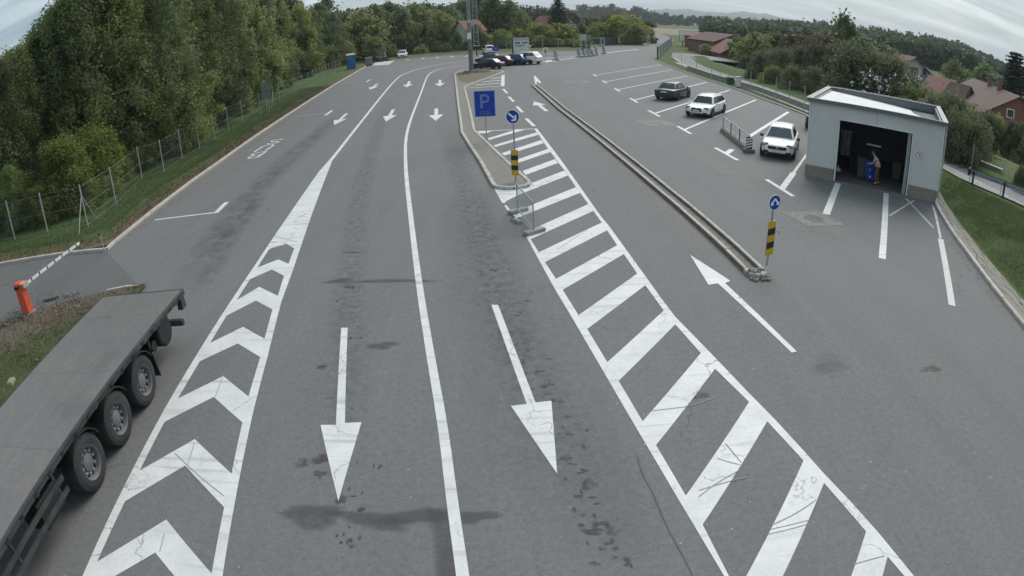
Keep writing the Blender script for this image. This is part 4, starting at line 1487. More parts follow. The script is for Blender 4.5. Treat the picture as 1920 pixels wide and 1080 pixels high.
# ------------------------------------------------------------------ grass tufts
def tufts(name, quads, n, hgt, material, label, seed=1, zf=.12, wd=.012):
    g = np.random.default_rng(seed)
    A = np.array([abs((q[1] - q[0]).cross(q[3] - q[0]).z) for q in quads])
    idx = g.choice(len(quads), n, p=A / A.sum())
    Q = np.array([[list(p) for p in q] for q in quads])
    s, t = g.random(n)[:, None], g.random(n)[:, None]
    P = (Q[idx, 0] * (1 - s) + Q[idx, 1] * s) * (1 - t) + (Q[idx, 3] * (1 - s) + Q[idx, 2] * s) * t
    P[:, 2] = zf
    a = g.uniform(0, 6.28, n)
    h = hgt * g.uniform(.4, 1.3, n)
    dx = np.stack([np.cos(a), np.sin(a), 0 * a], 1) * (wd * g.uniform(.7, 1.5, n))[:, None]
    lean = g.normal(size=(n, 3)) * .35
    lean[:, 2] = 1
    T = P + lean * h[:, None]
    V = np.stack([P - dx, P + dx, T + dx * .25, T - dx * .25], 1).reshape(-1, 3)
    o = bpy.data.objects.new(name, leaf_mesh(name, V, material))
    col.objects.link(o)
    return tag(o, label, 'grass', kind='stuff')


M['blade'] = leaf_mat('grass_blades', (.065, .105, .04), (.13, .18, .08), (.15, .16, .075))
M['dry_blade'] = leaf_mat('dry_blades', (.08, .065, .038), (.13, .11, .065))


def quads_between(A, B, t0, t1):
    out = []
    for i in range(min(len(A), len(B)) - 1):
        out.append((A[i].lerp(B[i], t0), A[i + 1].lerp(B[i + 1], t0), A[i + 1].lerp(B[i + 1], t1), A[i].lerp(B[i], t1)))
    return out


def even(P, n):
    P = resample([Vector((p[0], p[1], 0)) for p in P], .5)
    return [P[int(k * (len(P) - 1) / n)] for k in range(n + 1)]


vk, vf = even(lo_k, 40), even(FB, 40)
tufts('verge_grass', quads_between(vk, vf, .38, 1.25)[:26], 60000, .11, 'blade', 'short green grass on the verge below the left fence', 2, .13)
tufts('dry_grass', quads_between(vk, vf, .02, .5)[:26], 16000, .08, 'dry_blade', 'dry grass and litter along the left kerb', 3, .11)
tufts('lawn_grass', quads_between(even(po, 12), even(lw, 12), .02, .96), 60000, .07, 'blade', 'mown grass beside the shed', 4, .09)
tufts('dry_grass', quads_between(even(po, 12), even(lw, 12), .0, .9), 9000, .06, 'dry_blade', 'dry blades mixed into the grass beside the shed', 14, .09)
tufts('mound_grass', quads_between(even(MO, 20), even(MI, 20), .5, .98), 22000, .10, 'blade', 'rough grass on the mound beside the trailer', 5, .06)
tufts('dry_grass', quads_between(even(MO, 20), even(MI, 20), .06, .5), 12000, .08, 'dry_blade', 'dry grass and weeds at the foot of the barrier', 6, .04)
tufts('dry_grass', quads_between(even(MO, 20), even(MI, 20), .1, .8), 12000, .07, 'dry_blade', 'dry brown weeds on the bare part of the mound', 11, .06)
g_ = np.random.default_rng(8)
LV = []
for qd, n_l in ((quads_between(vk, vf, .03, .9)[:34], 4200), (quads_between(even(MO, 20), even(MI, 20), .05, .8), 900), (quads_between(even([q + Vector((0, 0, 0)) for q in lo_k], 40), even(offset(lo_k, -.7), 40), .1, 1)[:30], 260)):
    ix = g_.integers(0, len(qd), n_l)
    for k_ in range(n_l):
        q = qd[ix[k_]]
        s_, t_ = g_.random(), g_.random()
        p = q[0].lerp(q[1], s_).lerp(q[3].lerp(q[2], s_), t_)
        a_ = g_.uniform(0, 6.28)
        r_ = g_.uniform(.025, .06)
        zf_ = (.15 if n_l > 1000 else (.10 if n_l > 500 else .02))
        for (dx_, dy_, dz_) in ((1, 0, .0), (0, .6, .012), (-1, 0, .0), (0, -.6, .012)):
            LV.append((p.x + r_ * (dx_ * math.cos(a_) - dy_ * math.sin(a_)), p.y + r_ * (dx_ * math.sin(a_) + dy_ * math.cos(a_)), zf_ + dz_))
o = bpy.data.objects.new('fallen_leaves', leaf_mesh('fallen_leaves', np.array(LV), 'fallen'))
col.objects.link(o)
tag(o, 'brown fallen leaves scattered along the left kerb and verge', 'leaves', kind='stuff')
tufts('island_weeds', [(Vector((p.x - .9, p.y - 2, 0)), Vector((p.x + .9, p.y - 2, 0)), Vector((p.x + .9, p.y + 1.5, 0)), Vector((p.x - .9, p.y + 1.5, 0))) for p in gp([(882, 136.5), (905, 135.5), (868, 140)])], 900, .15, 'dry_blade', 'dry weeds round the foot of the mast', 7, .1, .015)
# stones strewn on the mound edge
m = MB()
sr = random.Random(4)
for k in range(240):
    t = sr.random()
    px_, py_ = 0 + 150 * t ** 1.4, 612 - 55 * t + sr.gauss(0, 8)
    p = G(px_, py_)
    s_ = sr.uniform(.03, .085)
    m.box((p.x, p.y, .06 + s_ * .3), (s_, s_ * sr.uniform(.6, 1.1), s_ * .7), sr.uniform(0, 3), top=(s_ * .6, s_ * .5))
tag(m.build('stones', 'stone_pale'), 'pale rubble stones along the edge of the mound by the barrier', 'stones', kind='stuff')
m = MB()
for (px_, py_, s_) in ((24, 724, .4), (62, 738, .55), (148, 580, .14), (72, 682, .13)):
    p = G(px_, py_)
    m.box((p.x, p.y, .12), (s_, s_ * .7, s_ * .35), px_, top=(s_ * .7, s_ * .4))
tag(m.build('stones', 'block', bevel=.04), 'few larger brown stones lying in the grass of the mound', 'stones', kind='stuff')

# ------------------------------------------------------------------ wire fences
wm = bpy.data.materials.new('wire_mesh')
wm.use_nodes = True
n_, p_ = nodes_of(wm)
p_.inputs['Base Color'].default_value = (.16, .19, .17, 1)
p_.inputs['Roughness'].default_value = .5
gg = n_.nodes.new('ShaderNodeTexCoord').outputs['UV']
sx = n_.nodes.new('ShaderNodeSeparateXYZ')
n_.links.new(gg, sx.inputs[0])
s1 = mth(n_, 'ABSOLUTE', mth(n_, 'SUBTRACT', mth(n_, 'FRACT', mth(n_, 'MULTIPLY', mth(n_, 'ADD', sx.outputs[0], sx.outputs[1]), 12.0)), .5))
s2 = mth(n_, 'ABSOLUTE', mth(n_, 'SUBTRACT', mth(n_, 'FRACT', mth(n_, 'MULTIPLY', mth(n_, 'SUBTRACT', sx.outputs[0], sx.outputs[1]), 12.0)), .5))
wire = mth(n_, 'MAXIMUM', mth(n_, 'LESS_THAN', s1, .014), mth(n_, 'LESS_THAN', s2, .014))
tr_ = n_.nodes.new('ShaderNodeBsdfTransparent')
ms_ = n_.nodes.new('ShaderNodeMixShader')
n_.links.new(wire, ms_.inputs[0])
n_.links.new(tr_.outputs[0], ms_.inputs[1])
n_.links.new(p_.outputs[0], ms_.inputs[2])
n_.links.new(ms_.outputs[0], n_.nodes['Material Output'].inputs[0])
M['wire'] = wm


wf = bpy.data.materials.new('fine_wire_mesh')
wf.use_nodes = True
n_, p_ = nodes_of(wf)
p_.inputs['Base Color'].default_value = (.42, .45, .46, 1)
gg = n_.nodes.new('ShaderNodeTexCoord').outputs['UV']
sx = n_.nodes.new('ShaderNodeSeparateXYZ')
n_.links.new(gg, sx.inputs[0])
s1 = mth(n_, 'FRACT', mth(n_, 'MULTIPLY', sx.outputs[0], 20.0))
s2 = mth(n_, 'FRACT', mth(n_, 'MULTIPLY', sx.outputs[1], 10.0))
wire = mth(n_, 'MAXIMUM', mth(n_, 'LESS_THAN', s1, .30), mth(n_, 'LESS_THAN', s2, .12))
tr_ = n_.nodes.new('ShaderNodeBsdfTransparent')
ms_ = n_.nodes.new('ShaderNodeMixShader')
n_.links.new(wire, ms_.inputs[0])
n_.links.new(tr_.outputs[0], ms_.inputs[1])
n_.links.new(p_.outputs[0], ms_.inputs[2])
n_.links.new(ms_.outputs[0], n_.nodes['Material Output'].inputs[0])
M['wire_fine'] = wf


def wire_sheet(P, z0, h, parent, name='wire_mesh', material='wire'):
    v, f, uv = [], [], []
    L = 0
    for i, p in enumerate(P):
        if i: L += (Vector(p) - Vector(P[i - 1])).length
        v += [(p[0], p[1], z0), (p[0], p[1], z0 + h)]
        uv += [(L, 0), (L, h)]
    for i in range(len(P) - 1): f.append((2 * i, 2 * i + 2, 2 * i + 3, 2 * i + 1))
    o = mesh_obj(name, v, f, material, parent)
    l = o.data.uv_layers.new(name='UVMap')
    for lp in o.data.loops: l.data[lp.index].uv = uv[lp.vertex_index]
    return o


def wire_fence(P, posts, h, label, z=.1, r=.035, post_mat='steel_light', braces=(), name='wire_fence', mesh=True):
    t = thing(name, (posts[0].x, posts[0].y, 0), label, 'fence')
    o0 = Vector((posts[0].x, posts[0].y, 0))
    Q = [Vector((p.x, p.y, 0)) - o0 for p in P]
    if mesh: wire_sheet(Q, z, h - .1, t)
    m = MB()
    for zz_ in (.15, h * .5, h - .12):
        for a, b in zip(Q, Q[1:]):
            m.bar(a + Vector((0, 0, z + zz_)), b + Vector((0, 0, z + zz_)), .004, 4)
    if mesh: m.build('tension_wire', 'steel', t)
    base = MB().bar((0, 0, z - .3), (0, 0, z + h), r, 8)
    base.box((0, 0, z + h + .01), (r * 2.3, r * 2.3, .03))
    pm = base.build('post', post_mat, t)
    for i, p in enumerate(posts):
        o = pm if i == 0 else pm.copy()
        if i: col.objects.link(o)
        o.parent = t
        o.location = Vector((p.x, p.y, 0)) - o0
    for i in braces:
        p = Vector((posts[i].x, posts[i].y, 0)) - o0
        q = Vector((posts[min(i + 1, len(posts) - 1)].x, posts[min(i + 1, len(posts) - 1)].y, 0)) - o0
        d = (q - p).normalized()
        for s_ in (-1, 1):
            MB().bar(p + Vector((0, 0, z + h * .75)), p + d * s_ * 1.0 + Vector((0, 0, z)), .022, 6).build('brace', 'steel_light', t)
    return t


near_posts = [G(*q) for q in ((-45, 466), (30, 455), (92, 443), (170, 433), (220, 390), (268, 342), (309, 328), (343, 303), (375, 283), (404, 266), (430, 249), (456, 234))]
fl = FB[11:]
P_ = resample(fl, 2.9)
posts = near_posts[:3] + [G(167, 431)] + near_posts[4:] + P_
wire_fence(posts, posts, 2.05, 'long wire fence on thin pale posts along the grass verge on the left', .12, braces=(3, 14))

frb = gp([(1236, 112), (1262, 121), (1300, 137), (1340, 152), (1390, 166), (1440, 186), (1515, 213)])
rp = [G(1302, 137.5), G(1330, 148), G(1346, 152.5), G(1363, 158.5), G(1384, 166), G(1403, 172), G(1426, 179), G(1450, 187), G(1475, 197), G(1503, 208)]
rp = [Vector((p.x + .35, p.y + .25, 0)) for p in rp]
frb2 = [rp[0] + (rp[0] - rp[1]) * 2.4] + [rp[0] + (rp[0] - rp[1]) * 1.2] + rp
wire_fence(frb2, frb2, 2.0, 'wire fence with thin posts above the kerb of the truck bays', .02, .032)
q0 = [G(1767, 318), G(1817, 343), G(1874, 372), G(1925, 398), G(1985, 428)]
wire_fence(q0, q0, 2.0, 'thin-posted wire fence on the lawn in front of the guard rail', .05, .018, 'steel', mesh=False)
q1 = [G(1777, 300), G(1826, 303), G(1881, 327), G(1935, 352)]
for p, hh, lab in ((G(1825, 304), 1.3, 'short pale post on the far wall of the lower road'), (G(1880, 326), 1.0, 'thin pale post at the end of the low wall')):
    t = thing('post', (p.x, p.y, -.1), lab, 'post')
    MB().bar((0, 0, 0), (0, 0, hh), .04, 8).build('shaft', 'steel_light', t)
    MB().box((0, 0, .04), (.2, .2, .08)).build('foot', 'concrete', t)

# low wall beyond the lower road and its gutter wall near the bays
def wall(pts, h, wd_, label, material='concrete', z=-.1, name='low_wall', cat='wall'):
    P = gp(pts)
    o0 = P[0].copy()
    t = thing(name, (o0.x, o0.y, 0), label, cat)
    m, c = MB(), MB()
    for a, b in zip(P, P[1:]):
        m.beam(Vector((a.x - o0.x, a.y - o0.y, z + h / 2)), Vector((b.x - o0.x, b.y - o0.y, z + h / 2)), wd_, h)
        c.beam(Vector((a.x - o0.x, a.y - o0.y, z + h + .03)), Vector((b.x - o0.x, b.y - o0.y, z + h + .03)), wd_ + .06, .06)
    m.build('wall_body', material, t)
    c.build('coping', 'kerb', t)
    return t


wall([(1772, 287), (1800, 296), (1824, 304), (1850, 315), (1879, 327)], .35, .25, 'low concrete wall on the far side of the lower road')
wall([(1290, 129), (1330, 143), (1372, 156), (1420, 170), (1470, 188), (1516, 206)], .5, .2, 'low concrete wall between the bay fence and the lower road')

# guard rail
ga, gb = G(1812, 341), G(1990, 413)
ga = G(1815, 343)
t = thing('guard_rail', (ga.x, ga.y, 0), 'grey steel guard rail along the lower road at the right edge', 'guard rail')
d = gb - ga
m = MB()
L = d.length
dn = d.normalized()
nn = Vector((-dn.y, dn.x, 0))
prof = [(.0, .50), (.05, .55), (.05, .60), (.0, .645), (.05, .69), (.05, .75), (.0, .80)]
v = []
for q in (Vector((0, 0, 0)), d):
    for s_ in (0, .012):
        for (o_, z_) in prof: v.append(q + nn * (o_ + s_) + Vector((0, 0, z_)))
k = len(prof)
f = []
for i in range(k - 1):
    f += [(i, i + 1, 2 * k + i + 1, 2 * k + i), (k + i, 3 * k + i, 3 * k + i + 1, k + i + 1)]
m.add(v, f)
m.build('rail', 'steel', t)
MB().box(Vector((0, 0, .62)), (.10, .3, .36), math.atan2(dn.y, dn.x)).build('end_cap', 'steel_dark', t)
for i in range(int(L / 2) + 1):
    q = dn * (i * 2.0 + .3)
    MB().box(q - nn * .06 + Vector((0, 0, .33)), (.1, .08, .8), math.atan2(dn.y, dn.x)).build('post', 'steel_dark', t)

# ------------------------------------------------------------------ shed with the open door
F0, F1 = G(1509, 330), G(1753, 381)
ux = (F1 - F0)
WL = ux.length
ux.normalize()
uy = Vector((-ux.y, ux.x, 0))
ang = math.atan2(ux.y, ux.x)
HB, DP = 3.42, 7.2
shed = thing('shed', F0, 'grey-white flat-roofed metal shed with wide open front door', 'shed', rz=ang)


def px_on_front(px, py):
    """point of the shed's front wall seen at a pixel, in shed coordinates"""
    d_ = ray(px, py)
    nrm = uy
    k_ = (F0 - Vector((0, 0, CAMH))).dot(nrm) / d_.dot(nrm)
    q = Vector((0, 0, CAMH)) + d_ * k_
    return (q - F0).dot(ux), q.z


dl, _ = px_on_front(1565, 330)
dr, _ = px_on_front(1699, 362)
_, dt = px_on_front(1640, 236)
T_ = .12
HBk = .55
m = MB()
m.box((dl / 2, T_ / 2, (HB + HBk) / 2), (dl, T_, HB - HBk))
m.box(((dr + WL) / 2, T_ / 2, (HB + HBk) / 2), (WL - dr, T_, HB - HBk))
m.box(((dl + dr) / 2, T_ / 2, (HB + dt) / 2), (dr - dl, T_, HB - dt))
m.box((T_ / 2, DP / 2 + T_ / 2, (HB + HBk) / 2), (T_, DP - T_, HB - HBk))
m.box((WL - T_ / 2, DP / 2 + T_ / 2, (HB + HBk) / 2), (T_, DP - T_, HB - HBk))
m.box((WL / 2, DP + T_ / 2 + .001, (HB + HBk) / 2), (WL, T_, HB - HBk))
m.build('wall', 'panel', shed)
m = MB()
for x in (dl * .98, 1.0 * dl / 2, (dr + WL) / 2):
    pass
for x in (dl + (dr - dl) * .5,):
    m.box((x, -.003, (HB + dt) / 2), (.012, .006, HB - dt))
m.build('panel_joint', 'fascia', shed)
m = MB()
for a_, b_ in ((-.02, dl), (dr, WL + .02)):
    m.box(((a_ + b_) / 2, .06, HBk / 2), (b_ - a_, .2, HBk - .004))
m.box((.06, DP / 2 + .17, HBk / 2), (.2, DP, HBk - .004))
m.box((WL - .06, DP / 2 + .17, HBk / 2), (.2, DP, HBk - .004))
m.build('plinth', 'block', shed)
m = MB()
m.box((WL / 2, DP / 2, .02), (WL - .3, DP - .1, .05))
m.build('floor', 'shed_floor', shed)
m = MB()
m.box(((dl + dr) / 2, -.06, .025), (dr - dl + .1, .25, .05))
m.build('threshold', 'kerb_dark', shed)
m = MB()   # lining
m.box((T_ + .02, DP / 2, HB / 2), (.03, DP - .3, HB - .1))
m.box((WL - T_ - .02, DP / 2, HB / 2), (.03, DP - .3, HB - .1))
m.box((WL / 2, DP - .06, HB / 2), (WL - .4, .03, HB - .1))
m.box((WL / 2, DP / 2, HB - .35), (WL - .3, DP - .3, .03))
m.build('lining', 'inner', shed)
m = MB()
for x in (dl, dr):
    m.box((x, -.012, dt / 2), (.05, T_ + .05, dt))
m.box(((dl + dr) / 2, -.012, dt + .02), (dr - dl + .05, T_ + .05, .05))
m.build('door_frame', 'white_panel', shed)
# folded sectional door leaf at the right jamb
m = MB()
m.box((dr - .14, .16, dt / 2), (.16, .06, dt - .03))
m.build('door_guide', 'steel', shed)
# roof: inner membrane sloping down to the right, raised rim round it
m = MB()
v = [(.15, .15, HB - .02), (WL - .15, .15, HB - .30), (WL - .15, DP - .15, HB - .42), (.15, DP - .15, HB - .06)]
m.add(v + [(a_, b_, c_ - .05) for a_, b_, c_ in v], [(0, 1, 2, 3), (4, 7, 6, 5), (0, 4, 5, 1), (1, 5, 6, 2), (2, 6, 7, 3), (3, 7, 4, 0)])
roof = m.build('roof', 'roof_white', shed)
m = MB()
RH = .15
m.box((WL / 2, -.05, HB + RH / 2 - .03), (WL + .24, .24, RH))
m.box((WL / 2, DP + .05, HB + RH / 2 - .03), (WL + .24, .24, RH))
m.box((-.02, DP / 2, HB + RH / 2 - .03), (.20, DP - .14, RH))
m.box((WL + .02, DP / 2, HB + RH / 2 - .03), (.20, DP - .14, RH))
m.box((WL / 2, DP - .10, HB - .13), (WL - .3, .06, .30))
m.box((WL - .12, DP / 2, HB - .13), (.06, DP - .3, .30))
m.build('fascia', 'fascia', shed)
m = MB()
for a_, b_ in (((-.12, -.17), (WL + .12, -.17)), ((-.12, DP + .17), (WL + .12, DP + .17)), ((-.12, -.15), (-.12, DP + .15)), ((WL + .12, -.15), (WL + .12, DP + .15))):
    m.beam((a_[0], a_[1], HB + RH - .02), (b_[0], b_[1], HB + RH - .02), .05, .03)
m.build('edge_trim', 'steel_light', shed)
m = MB()
m.bar((WL + .10, .1, HB), (WL + .10, .1, .2), .045, 8)
m.bar((WL + .02, DP * .98, HB), (WL + .02, DP * .98, .2), .045, 8)
m.build('downpipe', 'steel_light', shed)
m = MB()
m.box((.0, -.02, (HB + HBk) / 2), (.05, .05, HB - HBk))
m.box((WL, -.02, (HB + HBk) / 2), (.06, .05, HB - HBk))
m.build('corner_trim', 'white_panel', shed)
# round prohibition sign on the wall
sxp, szp = px_on_front(1724.5, 290.5)
t = thing('round_sign', F0 + ux * sxp - uy * .012 + Vector((0, 0, szp)), 'small round white prohibition sign with red rim on the shed wall', 'sign', rz=ang)
m = MB().lathe([(-.004, .125), (.004, .125)], (0, 0, 0), 'Y', 24)
m.build('plate', 'sign_white', t)
m = MB()
for k in range(24):
    a_, b_ = k * math.pi / 12, (k + 1) * math.pi / 12
    m.beam((.13 * math.cos(a_), -.008, .13 * math.sin(a_)), (.13 * math.cos(b_), -.008, .13 * math.sin(b_)), .03, .012)
m.beam((-.085, -.009, .085), (.085, -.009, -.085), .012, .02)
m.build('rim', 'red', t)
MB().box((0, -.012, -.01), (.035, .008, .12)).box((.03, -.012, .04), (.05, .008, .03)).build('symbol', 'black', t)


def in_shed(px, py, z=.05):
    return G(px, py, z)


def bin_(px, py, mt, label, rz, s=1.0):
    p = G(px, py, .05)
    t = thing('wheelie_bin', (p.x, p.y, .045), label, 'bin', 'wheeled bins in the shed', rz)
    m = MB()
    m.box((0, 0, .50 * s), (.42 * s, .46 * s, .86 * s), top=(.56 * s, .62 * s))
    m.build('body', mt, t, bevel=.02)
    MB().box((0, 0, .955 * s), (.62 * s, .68 * s, .06 * s), top=(.54 * s, .6 * s)).build('lid', mt, t, bevel=.015)
    MB().bar((-.26 * s, .36 * s, .92 * s), (.26 * s, .36 * s, .92 * s), .018, 8).build('handle', mt, t)
    for x in (-.2, .2):
        MB().lathe([(-.03, .09), (.03, .09)], (x * s, .22 * s, .09), 'X', 16).build('wheel', 'rubber', t)
    return t


b1 = bin_(1630, 338, 'bin_blue', 'blue wheeled bin with white marks held by the person in the shed', ang + .1)
MB().box((-.02, -.27, .62), (.09, .012, .16), .1).box((.0, -.25, .22), (.06, .012, .08)).build('sticker', 'sign_white', b1)
bin_(1615, 333, 'bin_dull', 'dull green-grey wheeled bin left of the blue one in the shed', ang + .05, .98)
bin_(1680, 338, 'bin_dull', 'dark wheeled bin at the right jamb inside the shed', ang - .1, .9)
bin_(1600, 322, 'black', 'black wheeled bin deep in the left half of the shed', ang - .1, .9)
p = G(1570, 321, .05)
t = thing('plastic_bag', (p.x, p.y, .045), 'white plastic bag lying at the left door jamb', 'bag')
m = MB()
bm = bmesh.new()
bmesh.ops.create_icosphere(bm, subdivisions=2, radius=.16)
for v_ in bm.verts:
    v_.co *= random.uniform(.8, 1.2)
    v_.co.z = max(v_.co.z * .7, -.09) + .09
me = bpy.data.meshes.new('bag')
bm.to_mesh(me)
me.materials.append(M['sign_white'])
o = bpy.data.objects.new('sack', me)
col.objects.link(o)
o.parent = t
MB().bar((.02, 0, .18), (.05, .02, .27), .02, 6, .035).build('knot', 'sign_white', t)
p = F0 + ux * (dl + .25) + uy * .9 + Vector((0, 0, 1.75))
t = thing('hanging_sheet', p, 'grey cloth hanging inside the shed beside the left jamb', 'cloth', rz=ang)
m = MB()
v, f = [], []
for i in range(9):
    for j in range(5):
        v.append((-.2 + i * .06, .03 * math.sin(i * 1.9 + j * .5), .45 - j * .28))
for i in range(8):
    for j in range(4): f.append((i * 5 + j, i * 5 + j + 1, (i + 1) * 5 + j + 1, (i + 1) * 5 + j))
o = m.add(v, f).build('cloth', 'steel_dark', t)
o.modifiers.new('thick', 'SOLIDIFY').thickness = .006
MB().bar((-.25, 0, .46), (.32, 0, .46), .012, 6).build('rod', 'steel', t)
p = AT(1639, 273, 29.2)
t = thing('strip_light', (p.x, p.y, p.z), 'pale fluorescent strip light fitting hanging inside the shed', 'lamp', rz=ang - .1)
MB().box((0, 0, 0), (.68, .07, .045)).build('diffuser', 'tube', t, bevel=.01)
MB().box((0, 0, .04), (.7, .09, .03)).build('housing', 'steel', t)
MB().bar((-.25, 0, .05), (-.25, 0, HB - .4 - p.z), .005, 4).bar((.25, 0, .05), (.25, 0, HB - .4 - p.z), .005, 4).build('hanger', 'steel_dark', t)

# ------------------------------------------------------------------ the person
def skin_body(name, joints, bones, material, parent, sub=2):
    me = bpy.data.meshes.new(name)
    me.from_pydata([j[0] for j in joints], bones, [])
    o = bpy.data.objects.new(name, me)
    col.objects.link(o)
    s = o.modifiers.new('skin', 'SKIN')
    sk = me.skin_vertices[0].data if me.skin_vertices else None
    if sk is None:
        bm = bmesh.new()
        bm.from_mesh(me)
        bm.verts.layers.skin.verify()
        bm.to_mesh(me)
        bm.free()
        sk = me.skin_vertices[0].data
    for i, j in enumerate(joints):
        r = j[1]
        sk[i].radius = r if isinstance(r, tuple) else (r, r)
        sk[i].use_root = (i == 0)
    s.use_smooth_shade = True
    b = o.modifiers.new('sub', 'SUBSURF')
    b.levels = b.render_levels = sub
    me.materials.append(M[material])
    if parent: o.parent = parent
    return o


pp = G(1642, 346, .05)
man = thing('person', (pp.x, pp.y, .045), 'person in a patterned pinkish shirt and olive trousers bending over a blue bin', 'person', rz=ang + R(178))
man.scale = (.9, .9, .88)
# local frame: facing +X (towards the bin on the left of the picture), Z up
J = [((0, 0, .90), (.145, .165)), ((.03, 0, 1.08), (.135, .165)), ((.11, 0, 1.26), (.13, .18)), ((.19, 0, 1.40), (.085, .11)), ((.245, 0, 1.47), .055),
     ((0, .10, .84), .095), ((.06, .115, .48), .062), ((0, .12, .10), .043), ((.13, .13, .04), .042), ((.02, .12, .04), .04),
     ((0, -.10, .84), .095), ((-.03, -.115, .48), .062), ((-.12, -.12, .10), .043), ((.01, -.13, .04), .042), ((-.12, -.12, .04), .04),
     ((.16, .19, 1.36), .062), ((.24, .23, 1.10), .045), ((.47, .16, 1.02), .033), ((.54, .14, 1.01), .032),
     ((.16, -.19, 1.36), .062), ((.22, -.25, 1.09), .045), ((.44, -.19, 1.00), .033), ((.51, -.17, .99), .032),
     ((.27, 0, 1.50), .06), ((.30, 0, 1.58), (.085, .075)), ((.315, 0, 1.66), (.075, .07))]
B = [(0, 1), (1, 2), (2, 3), (3, 4), (0, 5), (5, 6), (6, 7), (7, 8), (7, 9), (0, 10), (10, 11), (11, 12), (12, 13), (12, 14), (2, 15), (15, 16), (16, 17), (17, 18),
     (2, 19), (19, 20), (20, 21), (21, 22), (4, 23), (23, 24), (24, 25)]
body = skin_body('body', J, B, 'skin', man)
# shirt with a loose floral pattern
ms = bpy.data.materials.new('patterned_shirt')
ms.use_nodes = True
n_, p_ = nodes_of(ms)
tcx = n_.nodes.new('ShaderNodeTexCoord').outputs['Object']
a1 = tex(n_, tcx, 9, 2, .5, lo=.46, hi=.54)
a2 = tex(n_, tcx, 6.5, 3, .6, lo=.56, hi=.60)
c_ = mixc(n_, a1, (.62, .50, .50), (.52, .20, .22))
c_ = mixc(n_, a2, c_, (.03, .03, .05))
n_.links.new(c_, p_.inputs['Base Color'])
M['shirt'] = ms
skin_body('shirt', [((-.01, 0, .86), (.165, .19)), ((.03, 0, 1.08), (.15, .18)), ((.11, 0, 1.26), (.145, .195)), ((.18, 0, 1.385), (.095, .125)),
                    ((.15, .18, 1.35), .082), ((.22, .225, 1.14), .068), ((.15, -.18, 1.35), .082), ((.20, -.24, 1.13), .068)],
          [(0, 1), (1, 2), (2, 3), (2, 4), (4, 5), (2, 6), (6, 7)], 'shirt', man)
skin_body('trousers', [((0, 0, .93), (.15, .172)), ((0, .10, .84), .105), ((.06, .115, .48), .078), ((0, .12, .14), .062), ((0, -.10, .84), .105), ((-.03, -.115, .48), .078), ((-.12, -.12, .14), .062)],
          [(0, 1), (1, 2), (2, 3), (0, 4), (4, 5), (5, 6)], 'trousers', man)
for sgn, fx in ((1, .0), (-1, -.12)):
    MB().box((fx + .06, sgn * .125, .045), (.28, .10, .09), top=(.18, .085)).build('shoe', 'black', man, bevel=.03, sub=1)
bm = bmesh.new()
bmesh.ops.create_uvsphere(bm, u_segments=16, v_segments=12, radius=1)
for v_ in bm.verts:
    v_.co = Vector((v_.co.x * .102 + .295, v_.co.y * .083, v_.co.z * .105 + 1.655))
for f_ in [f_ for f_ in bm.faces if f_.calc_center_median().z < 1.655 and f_.calc_center_median().x > .31]: bm.faces.remove(f_)
me = bpy.data.meshes.new('hair')
bm.to_mesh(me)
me.materials.append(M['hair'])
o = bpy.data.objects.new('hair', me)
col.objects.link(o)
o.parent = man
for y in (-.03, .03):
    MB().box((.388, y, 1.635), (.01, .018, .01)).build('eye', 'black', man)
MB().box((.398, 0, 1.61), (.03, .02, .035), top=(.01, .012)).build('nose', 'skin', man)
MB().box((.386, 0, 1.575), (.008, .04, .008)).build('mouth', 'red', man)
for hx, hy, hz in ((.54, .14, 1.01), (.51, -.17, .99)):
    for k, ln in enumerate((.06, .07, .065, .05)):
        y = hy - .024 + .016 * k
        MB().bar((hx + .02, y, hz), (hx + .02 + ln * .6, y, hz - .008), .0085, 6).bar((hx + .02 + ln * .6, y, hz - .008), (hx + .025 + ln * .7, y, hz - .04), .008, 6).build('finger', 'skin', man)
    MB().bar((hx, hy + .03 * (1 if hy < 0 else -1), hz), (hx + .035, hy + .05 * (1 if hy < 0 else -1), hz - .03), .009, 6).build('thumb', 'skin', man)


